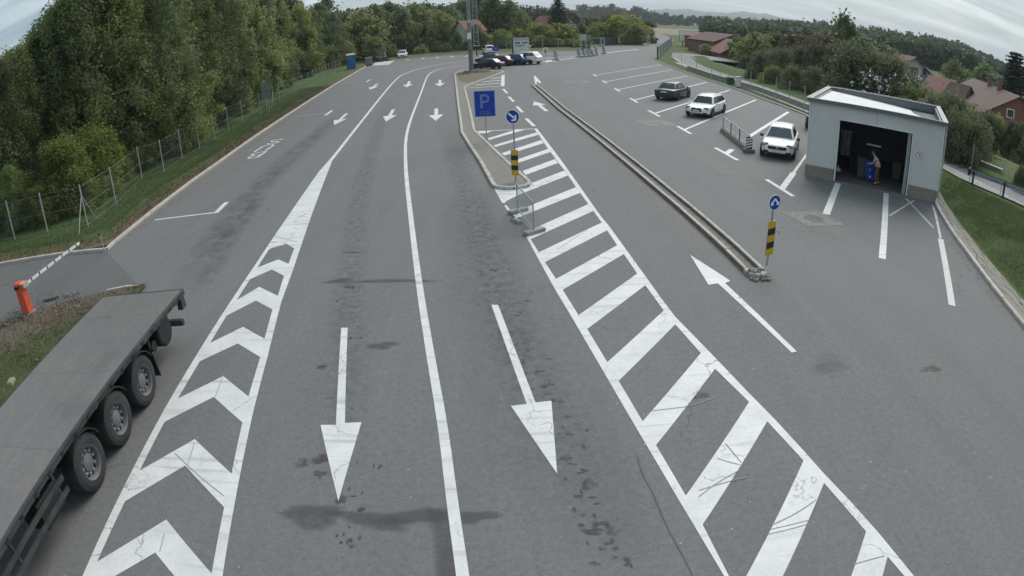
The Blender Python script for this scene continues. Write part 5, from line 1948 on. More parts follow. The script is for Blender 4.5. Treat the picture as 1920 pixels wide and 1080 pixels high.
# ------------------------------------------------------------------ cars
def car(name, pos, heading, L, Wd, H, paint, prof, label, group=None, glass='glass', detail=True, estate=False, front=True):
    """prof: (hood_end, wind_top, roof_end, tail_base) as shares of length from the nose; hood and belt heights follow H"""
    t = thing(name, (pos.x, pos.y, 0), label, 'car', group, heading)
    hw = Wd / 2
    xf, xr = L / 2, -L / 2
    X = lambda s_: xf - L * s_
    he, wt, re_, tb = prof
    belt = .62 * H
    hood = .60 * H
    # lower body as a loft of rings, nose to tail: (x share, half width, bottom, shoulder z, top z)
    bootz = .66 * H if not estate else .64 * H
    st = [(0.0, .66, .26, .40, .42), (.012, .76, .20, .44, .475), (.05, .89, .17, .475, .525), (.12, .96, .16, .52, .565), (he, .985, .16, belt / H - .02, belt / H),
          (.45, 1.0, .16, belt / H, belt / H + .005), (.62, 1.0, .16, belt / H + .005, belt / H + .01), (max(tb - .10, .72), .985, .16, belt / H + .01, bootz / H), (.93, .95, .17, belt / H, bootz / H),
          (.985, .89, .20, .56, bootz / H - .02), (1.0, .80, .25, .50, .55)]
    v = []
    for (s_, wf, zb, zs, zt) in st:
        w_ = hw * wf
        ring = [(-w_ * .86, zb), (-w_ * .985, zb + .05), (-w_, (zb + zs) * .5), (-w_ * .975, zs), (-w_ * .86, zt), (0, zt + .018), (w_ * .86, zt), (w_ * .975, zs), (w_, (zb + zs) * .5), (w_ * .985, zb + .05), (w_ * .86, zb)]
        for (y, z) in ring: v.append((X(s_), y, z * H))
    k = 11
    f = []
    for i in range(len(st) - 1):
        for j in range(k): f.append((i * k + j, i * k + (j + 1) % k, (i + 1) * k + (j + 1) % k, (i + 1) * k + j))
    f += [tuple(range(k)), tuple(range((len(st) - 1) * k, len(st) * k))]
    b = MB().add(v, f).build('body', paint, t, smooth=True, sub=2)
    # cabin
    bw, rw = hw * .90, hw * .63
    zb, zt = belt - .03, H
    P = {'a': (X(he), bw), 'b': (X(wt), rw), 'c': (X(re_), rw), 'd': (X(tb), bw * .93)}
    cab = []
    for (x, y, z) in ((P['a'][0], P['a'][1], zb), (P['b'][0], P['b'][1], zt - .035), ((P['b'][0] * .6 + P['c'][0] * .4), rw * 1.02, zt), (P['c'][0], P['c'][1], zt - .05), (P['d'][0], P['d'][1], zb + .02)):
        cab.append((x, y, z))
    v = [(x, -y, z) for x, y, z in cab] + [(x, y, z) for x, y, z in cab]
    v += [(P['b'][0] * .6 + P['c'][0] * .4, 0, zt + .025), (P['b'][0], 0, zt - .01), (P['c'][0], 0, zt - .02)]
    f = [(0, 1, 2, 3, 4), (9, 8, 7, 6, 5), (0, 5, 6, 11, 1), (1, 11, 10, 2), (11, 6, 7, 10), (2, 10, 12, 3), (10, 7, 8, 12), (3, 12, 8, 9, 4), (0, 4, 9, 5)]
    cb_ = MB().add(v, f).build('cabin', paint, t, smooth=True, bevel=.085)
    cb_.modifiers['bevel'].segments = 4

    def quad(pts, nm, mt, th_=.012):
        a_, b_, c2, d_ = [Vector(q) for q in pts]
        n3 = (b_ - a_).cross(d_ - a_).normalized()
        m_ = MB().add([q + n3 * .004 for q in (a_, b_, c2, d_)] + [q + n3 * (.004 + th_) for q in (a_, b_, c2, d_)], [(0, 3, 2, 1), (4, 5, 6, 7), (0, 1, 5, 4), (1, 2, 6, 5), (2, 3, 7, 6), (3, 0, 4, 7)])
        return m_.build(nm, mt, t)

    def lerp3(p, q, s_): return Vector(p).lerp(Vector(q), s_)
    a0_, a1_ = Vector((P['a'][0], -bw, zb)), Vector((P['a'][0], bw, zb))
    b0_, b1_ = Vector((P['b'][0], -rw, zt - .035)), Vector((P['b'][0], rw, zt - .035))
    c0_, c1_ = Vector((P['c'][0], -rw, zt - .05)), Vector((P['c'][0], rw, zt - .05))
    d0_, d1_ = Vector((P['d'][0], -P['d'][1], zb + .02)), Vector((P['d'][0], P['d'][1], zb + .02))

    def pane(p00, p10, p11, p01, i0, i1, j0, j1):
        f_ = lambda u_, v_: p00.lerp(p10, u_).lerp(p01.lerp(p11, u_), v_)
        return [f_(i0, j0), f_(i1, j0), f_(i1, j1), f_(i0, j1)]
    quad(pane(a0_, a1_, b1_, b0_, .07, .93, .12, .90), 'windscreen', glass)
    q = pane(d1_, d0_, c0_, c1_, .09, .91, .22, .88)
    quad(q, 'rear_window', 'glass')
    xm = [P['a'][0], P['b'][0], P['c'][0], P['d'][0]]
    for sgn in (-1, 1):
        def S_(x, s2):
            """point on the cabin side: x along, s2 height share"""
            z = zb + (zt - .04 - zb) * s2
            y = (bw + (rw - bw) * s2) * sgn
            return Vector((x, y, z))
        segs = [(P['a'][0] - .24, (P['b'][0] - .06), X(.50) + .02, X(.50) + .02), (X(.50) - .05, X(.50) - .05, min(P['c'][0], X(.70)) + .05 if not estate else X(.70), X(.74) + .05)]
        xl, xt = P['d'][0] + .30, P['c'][0] + .05
        A_ = [(P['a'][0] - .22, .17), (P['b'][0] - .05, .84), (X(.49), .88), (X(.49), .17)]
        B_ = [(X(.505), .17), (X(.505), .88), (max(X(.70), xt), .85), (max(X(.74), xl), .19)]
        C_ = None
        if estate:
            B_ = [(X(.505), .17), (X(.505), .88), (X(.70), .86), (X(.705), .18)]
            C_ = [(X(.72), .18), (X(.715), .86), (xt, .80), (xl, .26)]
        for q_ in (A_, B_, C_):
            if q_ is None: continue
            pts = [S_(x, s2) for x, s2 in q_]
            if sgn < 0: pts = pts[::-1]
            n3 = (pts[1] - pts[0]).cross(pts[2] - pts[0])
            if n3.y * sgn < 0: pts = pts[::-1]
            quad(pts, 'side_window', 'glass')
        # door mirror, door seams and sill
        MB().box((P['a'][0] - .30, sgn * (hw + .07), belt + .03), (.14, .20, .13), top=(.10, .16)).build('mirror', paint if detail != 'darkmirror' else 'black', t, bevel=.02)
    if detail:
        m_ = MB()
        for sgn in (-1, 1):
            for xs_ in (X(he) + .02, X(.50), X(.72)):
                m_.box((xs_, sgn * (hw * .985), H * .42), (.010, .02, H * .34))
            m_.box((X(.45), sgn * (hw * .985), .24), (L * .40, .03, .05))
        m_.build('door_seam', 'black', t)
    # wheels
    wr = .315 if H < 1.6 else .345
    for xs_ in (X(.185), X(.785)):
        for sgn in (-1, 1):
            ar = MB()
            pts = [(xs_ + (wr + .065) * math.cos(q_), sgn * (hw - .035), wr + (wr + .065) * math.sin(q_)) for q_ in np.linspace(-.35, math.pi + .35, 18)]
            ar.poly(pts, (0, sgn, 0), .045)
            ar.build('wheel_arch', 'black', t)
            wh = MB().lathe([(-.10, wr * .9), (-.09, wr), (.07, wr), (.09, wr * .92), (.085, wr * .66), (.06, wr * .64)], (xs_, sgn * (hw - .075), wr), 'Y', 24).build('wheel', 'rubber', t)
            rm = MB().lathe([(.03, wr * .66), (.05, wr * .66), (.055, wr * .58), (.035, wr * .2), (.045, wr * .1)] if sgn > 0 else [(-.03, wr * .66), (-.05, wr * .66), (-.055, wr * .58), (-.035, wr * .2), (-.045, wr * .1)], (xs_, sgn * (hw - .06), wr), 'Y', 20)
            rm.build('rim', 'rim', wh)
            sp_ = MB()
            for j in range(5):
                q_ = j * 1.2566
                sp_.beam((xs_, sgn * (hw - .002), wr), (xs_ + wr * .55 * math.cos(q_), sgn * (hw - .002), wr + wr * .55 * math.sin(q_)), .05, .02)
            sp_.build('spoke', 'rim', wh)
    # lamps, grille, plates
    for sgn in (-1, 1):
        MB().box((X(.035), sgn * hw * .70, .50 * H), (.20, hw * .40, .10 * H), top=(.12, hw * .34), rz=-sgn * .32).build('headlight', 'lamp', t, bevel=.02)
        MB().box((X(.972), sgn * hw * .74, .56 * H), (.14, hw * .34, .12 * H), rz=sgn * .22).build('tail_light', 'red_lamp', t, bevel=.02)
        MB().box((X(.012), sgn * hw * .62, .26 * H), (.12, hw * .34, .085 * H), rz=-sgn * .2).build('air_intake', 'black', t, bevel=.01)
    MB().box((X(.006), 0, .41 * H), (.09, hw * (.78 if estate else 1.0), .19 * H if estate else .11 * H), top=(.05, hw * (.70 if estate else 1.1))).build('grille', 'black', t, bevel=.015)
    MB().box((X(0) + .035, 0, .375 * H if estate else .31 * H), (.02, .48, .10)).build('number_plate', 'plate', t)
    MB().lathe([(-.02, .05), (.02, .05)], (X(0) + .03, 0, .47 * H if estate else .42 * H), 'X', 12).build('emblem', 'steel_light', t)
    MB().box((X(1.0) - .012, 0, .52 * H if not estate else .50 * H), (.02, .50, .11)).build('number_plate', 'plate', t)
    MB().box((X(.99), 0, .24 * H), (.12, hw * 1.3, .10)).build('rear_valance', 'black', t, bevel=.01)
    MB().box((X(.008), 0, .225 * H), (.09, hw * .9, .05)).build('front_valance', 'black', t, bevel=.01)
    if estate:
        for sgn in (-1, 1):
            MB().bar((P['b'][0] - .1, sgn * rw * .93, H + .03), (P['c'][0] + .1, sgn * rw * .93, H + .015), .014, 6).build('roof_rail', 'steel_light', t)
    return t


def place(contact, h, side, fx, hw):
    """car centre from the ground contact of one wheel: side +1 left, -1 right; fx = axle position"""
    hv = Vector((math.cos(h), math.sin(h), 0))
    lv = Vector((-hv.y, hv.x, 0))
    return contact - lv * side * hw - hv * fx


# white estate in the truck bays (nose towards us)
h1 = math.atan2(-.806, -.592)
L_ = 4.7
c1 = place(G(1333.5, 221), h1, 1, L_ * (.5 - .185), .80)
car('parked_car', c1, h1, L_, 1.83, 1.38, 'white', (.27, .40, .84, .965), 'white estate car with roof rails parked across the truck bay lines', estate=True)
h2 = math.atan2(.806, .592) + R(2)
c2 = place(G(1270, 188.5), h2, -1, L_ * (.5 - .785), .80)
car('parked_car', c2, h2, 4.75, 1.85, 1.42, 'car_grey', (.28, .42, .74, .90), 'dark grey sedan seen from behind with red tail lights in the truck bays')
h3 = math.atan2(-.806, -.592) + R(6)
c3 = place(G(1487, 298), h3, 1, 4.5 * (.5 - .185), .80)
car('parked_car', c3, h3, 4.5, 1.79, 1.43, 'white', (.26, .40, .78, .93), 'white compact sedan facing the camera beside the shed', glass='glass_light', detail='darkmirror')
# far cars
hf = math.atan2(.48, -.88)
car('parked_car', place(G(892, 130.5), hf, 1, 1.35, .8), hf, 4.75, 1.86, 1.46, 'car_black', (.28, .42, .74, .90), 'black sedan parked beside the tall mast, first of the row')
car('parked_car', G(935, 123.6) + Vector((0, .3, 0)), hf, 4.5, 1.85, 1.5, 'car_maroon', (.27, .40, .80, .95), 'dark maroon hatchback parked just behind the black sedan', estate=True)
car('parked_car', G(963, 121.6) + Vector((0, .3, 0)), hf - .05, 4.4, 1.85, 1.62, 'car_blue', (.27, .40, .82, .95), 'bright blue hatchback between the maroon and the white car', estate=True)
car('parked_car', G(948, 119.5) + Vector((-2.4, 3.6, 0)), hf + .10, 4.5, 1.8, 1.46, 'car_grey', (.27, .40, .76, .92), 'dark car roof just visible behind the blue hatchback')
car('parked_car', G(988, 121.0) + Vector((0, 1.2, 0)), hf - .18, 4.9, 2.0, 1.85, 'white', (.25, .38, .84, .96), 'white crossover with black lower trim at the right end of the far row', estate=True)
car('parked_car', G(917, 101.6), math.pi / 2 + .12, 5.0, 2.15, 1.85, 'white', (.26, .40, .86, .96), 'white hatchback seen from behind next to the small blue sign', estate=True)
car('parked_car', G(717, 114.5), -math.pi / 2 + .05, 5.0, 2.15, 2.05, 'car_black', (.26, .40, .84, .96), 'black car facing us in front of the yellow bush', estate=True)
car('parked_car', G(755, 109.3), -math.pi / 2 + .12, 4.9, 2.1, 1.8, 'white', (.26, .42, .82, .95), 'white hatchback facing us at the left end of the far edge', glass='glass_light', estate=True)

# ------------------------------------------------------------------ semi-trailer (reversing out of the left edge)
RR, RL = G(345, 543, 1.25), G(190, 557, 1.25)
dvec = Vector((.075, -.997, 0)).normalized()      # towards its front
hd = math.atan2(dvec.y, dvec.x)
rear = (RR + RL) / 2
trl = thing('flatbed_trailer', (rear.x, rear.y, 0), 'long dark flatbed semi-trailer with three axles standing at the left edge', 'trailer', rz=hd)
TL, TW = 13.6, 2.5
# weathered deck
md = bpy.data.materials.new('trailer_deck')
md.use_nodes = True
n_, p_ = nodes_of(md)
tcx = n_.nodes.new('ShaderNodeTexCoord').outputs['Object']
mm = n_.nodes.new('ShaderNodeMapping')
mm.inputs['Scale'].default_value = (.35, 1.4, 1)
n_.links.new(tcx, mm.inputs[0])
c_ = mixc(n_, tex(n_, mm.outputs[0], 1.5, 6, .65, lo=.35, hi=.7), (.125, .13, .142), (.185, .165, .15))
c_ = mixc(n_, .4, c_, mixc(n_, tex(n_, tcx, 11, 6, .75, lo=.3, hi=.7), (.085, .083, .08), (.22, .195, .17)))
m2 = n_.nodes.new('ShaderNodeMapping')
m2.inputs['Scale'].default_value = (.5, 9, 1)
n_.links.new(tcx, m2.inputs[0])
c_ = mixc(n_, mth(n_, 'MULTIPLY', tex(n_, m2.outputs[0], 1.3, 4, .6, lo=.62, hi=.72), .35), c_, (.30, .29, .28))
sx_ = n_.nodes.new('ShaderNodeSeparateXYZ')
n_.links.new(tcx, sx_.inputs[0])
seam = mth(n_, 'LESS_THAN', mth(n_, 'ABSOLUTE', mth(n_, 'SUBTRACT', mth(n_, 'FRACT', mth(n_, 'MULTIPLY', sx_.outputs[0], .41)), .5)), .004)
seam2 = mth(n_, 'LESS_THAN', mth(n_, 'ABSOLUTE', mth(n_, 'SUBTRACT', mth(n_, 'FRACT', mth(n_, 'MULTIPLY', sx_.outputs[1], 3.3)), .5)), .02)
c_ = mixc(n_, mth(n_, 'MULTIPLY', mth(n_, 'MAXIMUM', seam, mth(n_, 'MULTIPLY', seam2, .4)), .6), c_, (.05, .05, .05))
rst = tex(n_, tcx, 1.1, 6, .7, lo=.56, hi=.7)
c_ = mixc(n_, mth(n_, 'MULTIPLY', rst, .4), c_, (.22, .15, .105))
dk = tex(n_, tcx, .7, 5, .7, lo=.55, hi=.72)
c_ = mixc(n_, mth(n_, 'MULTIPLY', dk, .45), c_, (.07, .072, .078))
n_.links.new(c_, p_.inputs['Base Color'])
p_.inputs['Roughness'].default_value = .42
p_.inputs['Specular IOR Level'].default_value = .45
M['deck'] = md
MB().box((TL / 2, 0, 1.225), (TL, TW - .10, .05)).build('deck', 'deck', trl)
m = MB()
for s_ in (-1, 1):
    m.box((TL / 2, s_ * (TW / 2 - .025), 1.185), (TL, .05, .135))
    m.box((TL / 2, s_ * (TW / 2 + .005), 1.225), (TL, .02, .03))
m.box((-.02, 0, 1.18), (.05, TW, .15))
m.build('side_rave', 'steel_dark', trl, bevel=.006)
m = MB()
for k_ in range(26):
    for s_ in (-1, 1):
        m.box((.35 + k_ * .52, s_ * (TW / 2 + .008), 1.165), (.09, .02, .045))
m.build('lashing_ring', 'black', trl)
m = MB()
for s_ in (-.55, .55):
    m.box((TL / 2, s_, 1.0), (TL - .3, .13, .36))
for k_ in range(22): m.box((.4 + k_ * .6, 0, 1.10), (.08, TW - .14, .12))
m.build('chassis', 'steel_dark', trl)
right_y = TW / 2      # +Y local is the side seen by the camera (trailer faces towards us)
axles = []
for px_, py_ in ((262, 712), (215, 785), (160, 870)):
    g = G(px_, py_, .515)
    axles.append((g - rear).dot(dvec))
ax0 = axles[1]
WOUT = .02
for ax_ in (ax0 - 1.33, ax0, ax0 + 1.33):
    MB().bar((ax_, -1.0, .50), (ax_, 1.0, .50), .07, 10).build('axle', 'steel_dark', trl)
    for s_ in (-1, 1):
        wr, wd_ = .53, .385
        y0 = s_ * (TW / 2 + WOUT - wd_ / 2)
        pr = [(-wd_ / 2, wr * .60), (-wd_ / 2 - .0, wr * .80), (-wd_ / 2 + .03, wr * .965), (-wd_ / 2 + .07, wr), (wd_ / 2 - .07, wr), (wd_ / 2 - .03, wr * .965), (wd_ / 2, wr * .80), (wd_ / 2, wr * .60), (wd_ / 2 - .04, wr * .585)]
        wh = MB().lathe(pr, (ax_, y0, wr), 'Y', 40, (0, 0)).build('wheel', 'rubber', trl, smooth=False)
        for e in (.93, .72):
            pass
        q = s_
        rim_p = [(wd_ / 2 - .05, wr * .585), (wd_ / 2 - .005, wr * .60), (wd_ / 2 - .015, wr * .555), (wd_ / 2 - .10, wr * .52), (wd_ / 2 - .12, wr * .30), (wd_ / 2 - .08, wr * .29), (wd_ / 2 - .06, wr * .16), (wd_ / 2 - .05, wr * .02)]
        MB().lathe([(o_ * q, r_) for o_, r_ in rim_p], (ax_, y0, wr), 'Y', 32, (0, 1)).build('rim', 'rim_dark', wh)
        nb = MB()
        for j in range(10):
            a_ = j * math.pi / 5
            nb.box((ax_ + wr * .40 * math.cos(a_), y0 + q * (wd_ / 2 - .10), wr + wr * .40 * math.sin(a_)), (.035, .05, .035))
        nb.build('wheel_nut', 'steel', wh)
        hd_ = MB()
        for j in range(10):
            a_ = j * math.pi / 5 + .3
            hd_.lathe([(-.006, .036), (.006, .036)], (ax_ + wr * .455 * math.cos(a_), y0 + q * (wd_ / 2 - .098), wr + wr * .46 * math.sin(a_)), 'Y', 8)
        hd_.build('hand_hole', 'black', wh)
        # mudguard quarter shells
        mg, v, f = MB(), [], []
        ts = np.linspace(R(28), R(152), 12)
        for a_ in ts:
            for (rr_, yy) in ((wr + .05, -.22), (wr + .05, .22), (wr + .075, .22), (wr + .075, -.22)):
                v.append((ax_ + rr_ * math.cos(a_), y0 + yy, wr + rr_ * math.sin(a_)))
        for i in range(11):
            for j in range(4): f.append((4 * i + j, 4 * i + (j + 1) % 4, 4 * i + 4 + (j + 1) % 4, 4 * i + 4 + j))
        mg.add(v, f + [(0, 1, 2, 3), (44, 45, 46, 47)]).build('mudguard', 'black', trl)
xr = ax0 - 1.33 - .70
for s_ in (-1, 1):
    MB().box((xr, s_ * (TW / 2 - .24), .50), (.02, .44, .62), ry=.12).build('mud_flap', 'black', trl)
# tail: bumper, lamps, corner post, spare wheel and boxes
MB().box((.30, 0, .55), (.12, TW - .12, .14)).box((.30, -.6, .78), (.08, .08, .36)).box((.30, .6, .78), (.08, .08, .36)).build('underrun_bar', 'steel_dark', trl, bevel=.01)
for s_ in (-1, 1):
    MB().box((.215, s_ * (TW / 2 - .34), .55), (.05, .34, .11)).build('tail_light', 'red_lamp', trl, bevel=.01)
    MB().box((.08, s_ * (TW / 2 - .10), 1.02), (.26, .14, .40), top=(.14, .14)).build('corner_bracket', 'steel_dark', trl, bevel=.01)
MB().lathe([(-.3, .02), (-.3, .32), (-.26, .36), (.26, .36), (.3, .32), (.3, .02)], (1.02, TW / 2 - .50, .72), 'Y', 32).build('air_reservoir', 'black', trl, smooth=False)
MB().box((.98, TW / 2 - .55, .95), (.5, .5, .12)).box((1.7, TW / 2 - .35, .78), (.05, .05, .36)).build('wheel_carrier', 'steel_dark', trl)
MB().bar((1.55, TW / 2 - .30, .62), (1.55, -TW / 2 + .30, .62), .13, 16).build('air_tank', 'black', trl)
m = MB()
for z_ in (.62, .86):
    m.box((ax0 + 1.33 + 2.6, TW / 2 - .05, z_), (3.6, .03, .10))
for x_ in (1.0, 2.6, 4.2): m.box((ax0 + 1.33 + x_, TW / 2 - .10, .86), (.06, .05, .62))
m.build('side_guard', 'steel_dark', trl)
MB().box((ax0 + 1.33 + 1.35, TW / 2 - .32, .72), (.7, .5, .5)).build('tool_box', 'black', trl, bevel=.02)

# ------------------------------------------------------------------ barrier
bp = G(54, 588)
bdir = G(150, 452, 1.0) - G(52, 527, 1.0)
ba = math.atan2(bdir.y, bdir.x)
t = thing('barrier_gate', (bp.x, bp.y, 0), 'orange barrier box with a white boom reaching over the side road', 'barrier', rz=ba)
MB().box((0, 0, .52), (.30, .34, 1.04), top=(.28, .32)).build('housing', 'orange', t, bevel=.015)
MB().box((0, 0, .03), (.42, .46, .06)).build('base_plate', 'concrete', t)
MB().box((0, 0, 1.075), (.36, .40, .07), top=(.26, .30)).build('cap', 'orange', t, bevel=.015)
MB().box((.16, -.02, .50), (.012, .22, .7)).build('access_door', 'orange', t, bevel=.004)
MB().lathe([(-.05, .07), (.05, .07)], (-.20, .02, .99), 'X', 14).build('warning_lamp', 'black', t)
Lb = bdir.length
boom = MB().box((Lb / 2 + .12, -.24, .98), (Lb, .045, .09)).build('boom', 'white_panel', t)
m = MB()
for k_ in range(8):
    m.box((.42 + k_ * .5, -.24, .98), (.07, .052, .098))
m.build('reflector_strip', 'steel_dark', boom)
MB().box((.05, -.22, .98), (.28, .10, .16)).build('boom_clamp', 'steel_light', t)
MB().bar((-.16, .06, .7), (-.165, .06, .7), .02, 8).build('lock', 'black', t)
# small post at the kerb corner that catches the boom
p = G(195, 467, .1)
t = thing('boom_rest', (p.x, p.y, .1), 'short thin metal post at the kerb corner below the boom tip', 'post')
MB().bar((0, 0, 0), (0, 0, .62), .025, 8).build('shaft', 'steel_light', t)
MB().box((-.05, 0, .60), (.14, .05, .06)).build('fork', 'black', t)
# black rag on the side road
p = G(96, 563)
t = thing('tyre_scrap', (p.x, p.y, .01), 'scrap of black rubber lying on the side road near the barrier', 'scrap')
m = MB()
v, f = [], []
for i in range(9):
    for j in range(3): v.append((-.34 + i * .085, -.06 + j * .06 + .03 * math.sin(i * 1.3), .02 + .045 * abs(math.sin(i * .8 + j))))
for i in range(8):
    for j in range(2): f.append((i * 3 + j, i * 3 + j + 1, (i + 1) * 3 + j + 1, (i + 1) * 3 + j))
o = m.add(v, f).build('strip', 'rubber', t)
o.rotation_euler = (0, 0, .35)
o.modifiers.new('s', 'SOLIDIFY').thickness = .015


# ------------------------------------------------------------------ signs
def height_at(px, py, base):
    D = math.hypot(base.x, base.y)
    return AT(px, py, D).z


def disc_sign(base, z, r, label, facing, symbol, board_z, slant=0.0):
    """round blue sign above a yellow and black hazard board"""
    t = thing('traffic_sign', (base.x, base.y, .1), label, 'traffic sign', 'blue direction signs with hazard boards', facing)
    # local -Y is the face
    MB().bar((0, 0, 0), (0, 0, z + r * .6), .03, 12).build('post', 'steel', t)
    MB().lathe([(-.048, r), (-.04, r)], (0, 0, z), 'Y', 40).build('rim', 'sign_white', t)
    MB().lathe([(-.054, r * .90), (-.0485, r * .90)], (0, 0, z), 'Y', 40).build('disc', 'blue_sign', t)
    m = MB()
    symbol(m, z, r)
    m.build('arrow_symbol', 'sign_white', t)
    b0, b1, bw_ = board_z
    n = 5
    hh = (b1 - b0) / n
    for k_ in range(n):
        m = MB()
        za, zb_ = b0 + k_ * hh, b0 + (k_ + 1) * hh
        sl = slant
        wv = bw_ / 2
        pts = [(-wv, -.05, za - (sl if k_ else 0)), (wv, -.05, za + (sl if k_ else 0)), (wv, -.05, zb_ + (sl if k_ < n - 1 else 0)), (-wv, -.05, zb_ - (sl if k_ < n - 1 else 0))]
        m.poly(pts, (0, 1, 0), .018)
        m.build('yellow_stripe' if k_ % 2 == 0 else 'black_stripe', 'yellow' if k_ % 2 == 0 else 'hazard_black', t)
    MB().box((0, -.027, (b0 + b1) / 2), (bw_ + .02, .008, b1 - b0 + .02)).build('backing_plate', 'steel_light', t)
    return t


def sym_down_right(m, z, r):
    a_, b_ = Vector((-.60 * r, 0, .48 * r)), Vector((.22 * r, 0, -.16 * r))
    d_ = (b_ - a_).normalized()
    n3 = Vector((-d_.z, 0, d_.x))
    w_ = .13 * r
    Y = -.0575
    c_ = [a_ + n3 * w_, b_ + n3 * w_, b_ - n3 * w_, a_ - n3 * w_]
    m.poly([(q.x, Y, z + q.z) for q in c_], (0, 1, 0), .003)
    tipp = Vector((.56 * r, 0, -.48 * r))
    # chevron head
    for s_ in (1, -1):
        e = tipp - d_ * .52 * r + n3 * s_ * .50 * r
        f0 = tipp - d_ * .02
        g0 = [f0 + d_ * .02, e + d_ * .13 * r, e - d_ * .15 * r, tipp - d_ * .36 * r]
        m.poly([(q.x, Y - .001 * (s_ + 2), z + q.z) for q in g0], (0, 1, 0), .002)


def sym_both(m, z, r):
    Y = -.0575
    for s_ in (-1, 1):
        a_, b_ = Vector((0, 0, .50 * r)), Vector((s_ * .42 * r, 0, -.05 * r))
        d_ = (b_ - a_).normalized()
        n3 = Vector((-d_.z, 0, d_.x))
        w_ = .12 * r
        m.poly([(q.x, Y - .0012 * (s_ + 1), z + q.z) for q in (a_ + n3 * w_, b_ + n3 * w_, b_ - n3 * w_, a_ - n3 * w_)], (0, 1, 0), .002)
        tp = Vector((s_ * .68 * r, 0, -.40 * r))
        m.poly([(q.x, Y - .004 - .0012 * (s_ + 1), z + q.z) for q in (tp, b_ + n3 * .34 * r, b_ - n3 * .34 * r)], (0, 1, 0), .002)


sb = G(967, 340, .1)
z_top, z_c = height_at(963.5, 204, sb), height_at(964, 218.5, sb)
zb1, zb0 = height_at(966, 281, sb), height_at(966, 328, sb)
disc_sign(sb, z_c - .1, .285, 'blue round sign with one arrow to the lower right, on the island tip', R(-22), sym_down_right, (zb0 - .1, zb1 - .1, .28), .004)
sb3 = G(1437.5, 498, .1)
z_c = height_at(1445, 378, sb3)
zb1, zb0 = height_at(1445, 414, sb3), height_at(1441, 477, sb3)
disc_sign(sb3, z_c - .1, .215, 'blue round sign with arrow split both ways at the near end of the double kerb', R(17), sym_both, (zb0 - .1, zb1 - .1, .25), .015)

# blue parking sign
pb = G(912.5, 262, .1)
t = thing('parking_sign', (pb.x, pb.y, .1), 'rectangular blue parking sign with a faded P on a thin post', 'traffic sign', rz=R(-2))
zt_, zb_ = height_at(911, 171, pb) - .1, height_at(911.5, 217, pb) - .1
MB().bar((0, 0, 0), (0, 0, zt_ - .1), .03, 10).build('post', 'steel', t)
pw = 1.02
MB().box((0, -.045, (zt_ + zb_) / 2), (pw + .07, .02, zt_ - zb_ + .07)).build('frame', 'sign_pale', t)
MB().box((0, -.060, (zt_ + zb_) / 2), (pw, .01, zt_ - zb_)).build('face', 'blue_sign', t)
H_ = zt_ - zb_
m = MB()
zc = (zt_ + zb_) / 2 + H_ * .10
lh = H_ * .56
m.box((-.17, -.069, zc), (.13, .008, lh))
arc = [(-.11 + 0, lh * .44), (.06, lh * .44), (.17, lh * .36), (.21, lh * .20), (.17, lh * .04), (.06, -lh * .05), (-.11, -lh * .05)]
for a_, b_ in zip(arc, arc[1:]):
    m.beam((a_[0], -.070, zc + a_[1]), (b_[0], -.070, zc + b_[1]), .008, .12)
m.build('letter', 'sign_pale', t)
m = MB()
rs = random.Random(3)
for row_, (z_, n3_, hh_) in enumerate(((zb_ + H_ * .17, 7, .05), (zb_ + H_ * .085, 8, .085))):
    for k_ in range(n3_):
        x_ = (k_ - (n3_ - 1) / 2) * .075
        m.box((x_ - .014, -.068, z_), (.014, .006, hh_))
        m.box((x_ + .014, -.068, z_), (.014, .006, hh_))
        m.box((x_, -.0685, z_ + hh_ * .4 * (1 if k_ % 2 else -1)), (.03, .006, .016))
m.build('small_text', 'sign_pale', t)

# grey back of a sign and leaning pole at the left fence
gb_ = G(503, 212, .15)
t = thing('road_sign', (gb_.x, gb_.y, .1), 'grey rectangular sign seen from behind on two legs by the left fence', 'sign', rz=R(20))
zt_, zb_ = height_at(500, 155, gb_) - .1, height_at(502, 185, gb_) - .1
MB().box((0, 0, (zt_ + zb_) / 2), (.86, .025, zt_ - zb_)).build('panel', 'sign_back', t)
MB().bar((-.1, .03, 0), (-.1, .03, zt_ - .1), .03, 8).bar((.14, .03, 0), (.14, .03, zt_ - .1), .03, 8).build('post', 'steel_light', t)
MB().box((0, .02, zt_ - .25), (.7, .03, .05)).box((0, .02, zb_ + .2), (.7, .03, .05)).build('cross_rail', 'steel', t)
a_, b_ = G(586, 135, .1), None
p0 = G(588, 137, .1)
p0 = Vector((p0.x - 1.5, p0.y + 2, .1))
pt = AT(601, 68, math.hypot(p0.x, p0.y))
t = thing('leaning_pole', (p0.x, p0.y, 0), 'thin pale pole leaning to the right out of the left wood', 'pole')
MB().bar((0, 0, 0), (pt.x - p0.x, pt.y - p0.y, pt.z), .06, 8, .045).build('shaft', 'wood', t)
MB().box((pt.x - p0.x, pt.y - p0.y, pt.z), (.3, .08, .08)).build('cross_piece', 'steel_light', t)

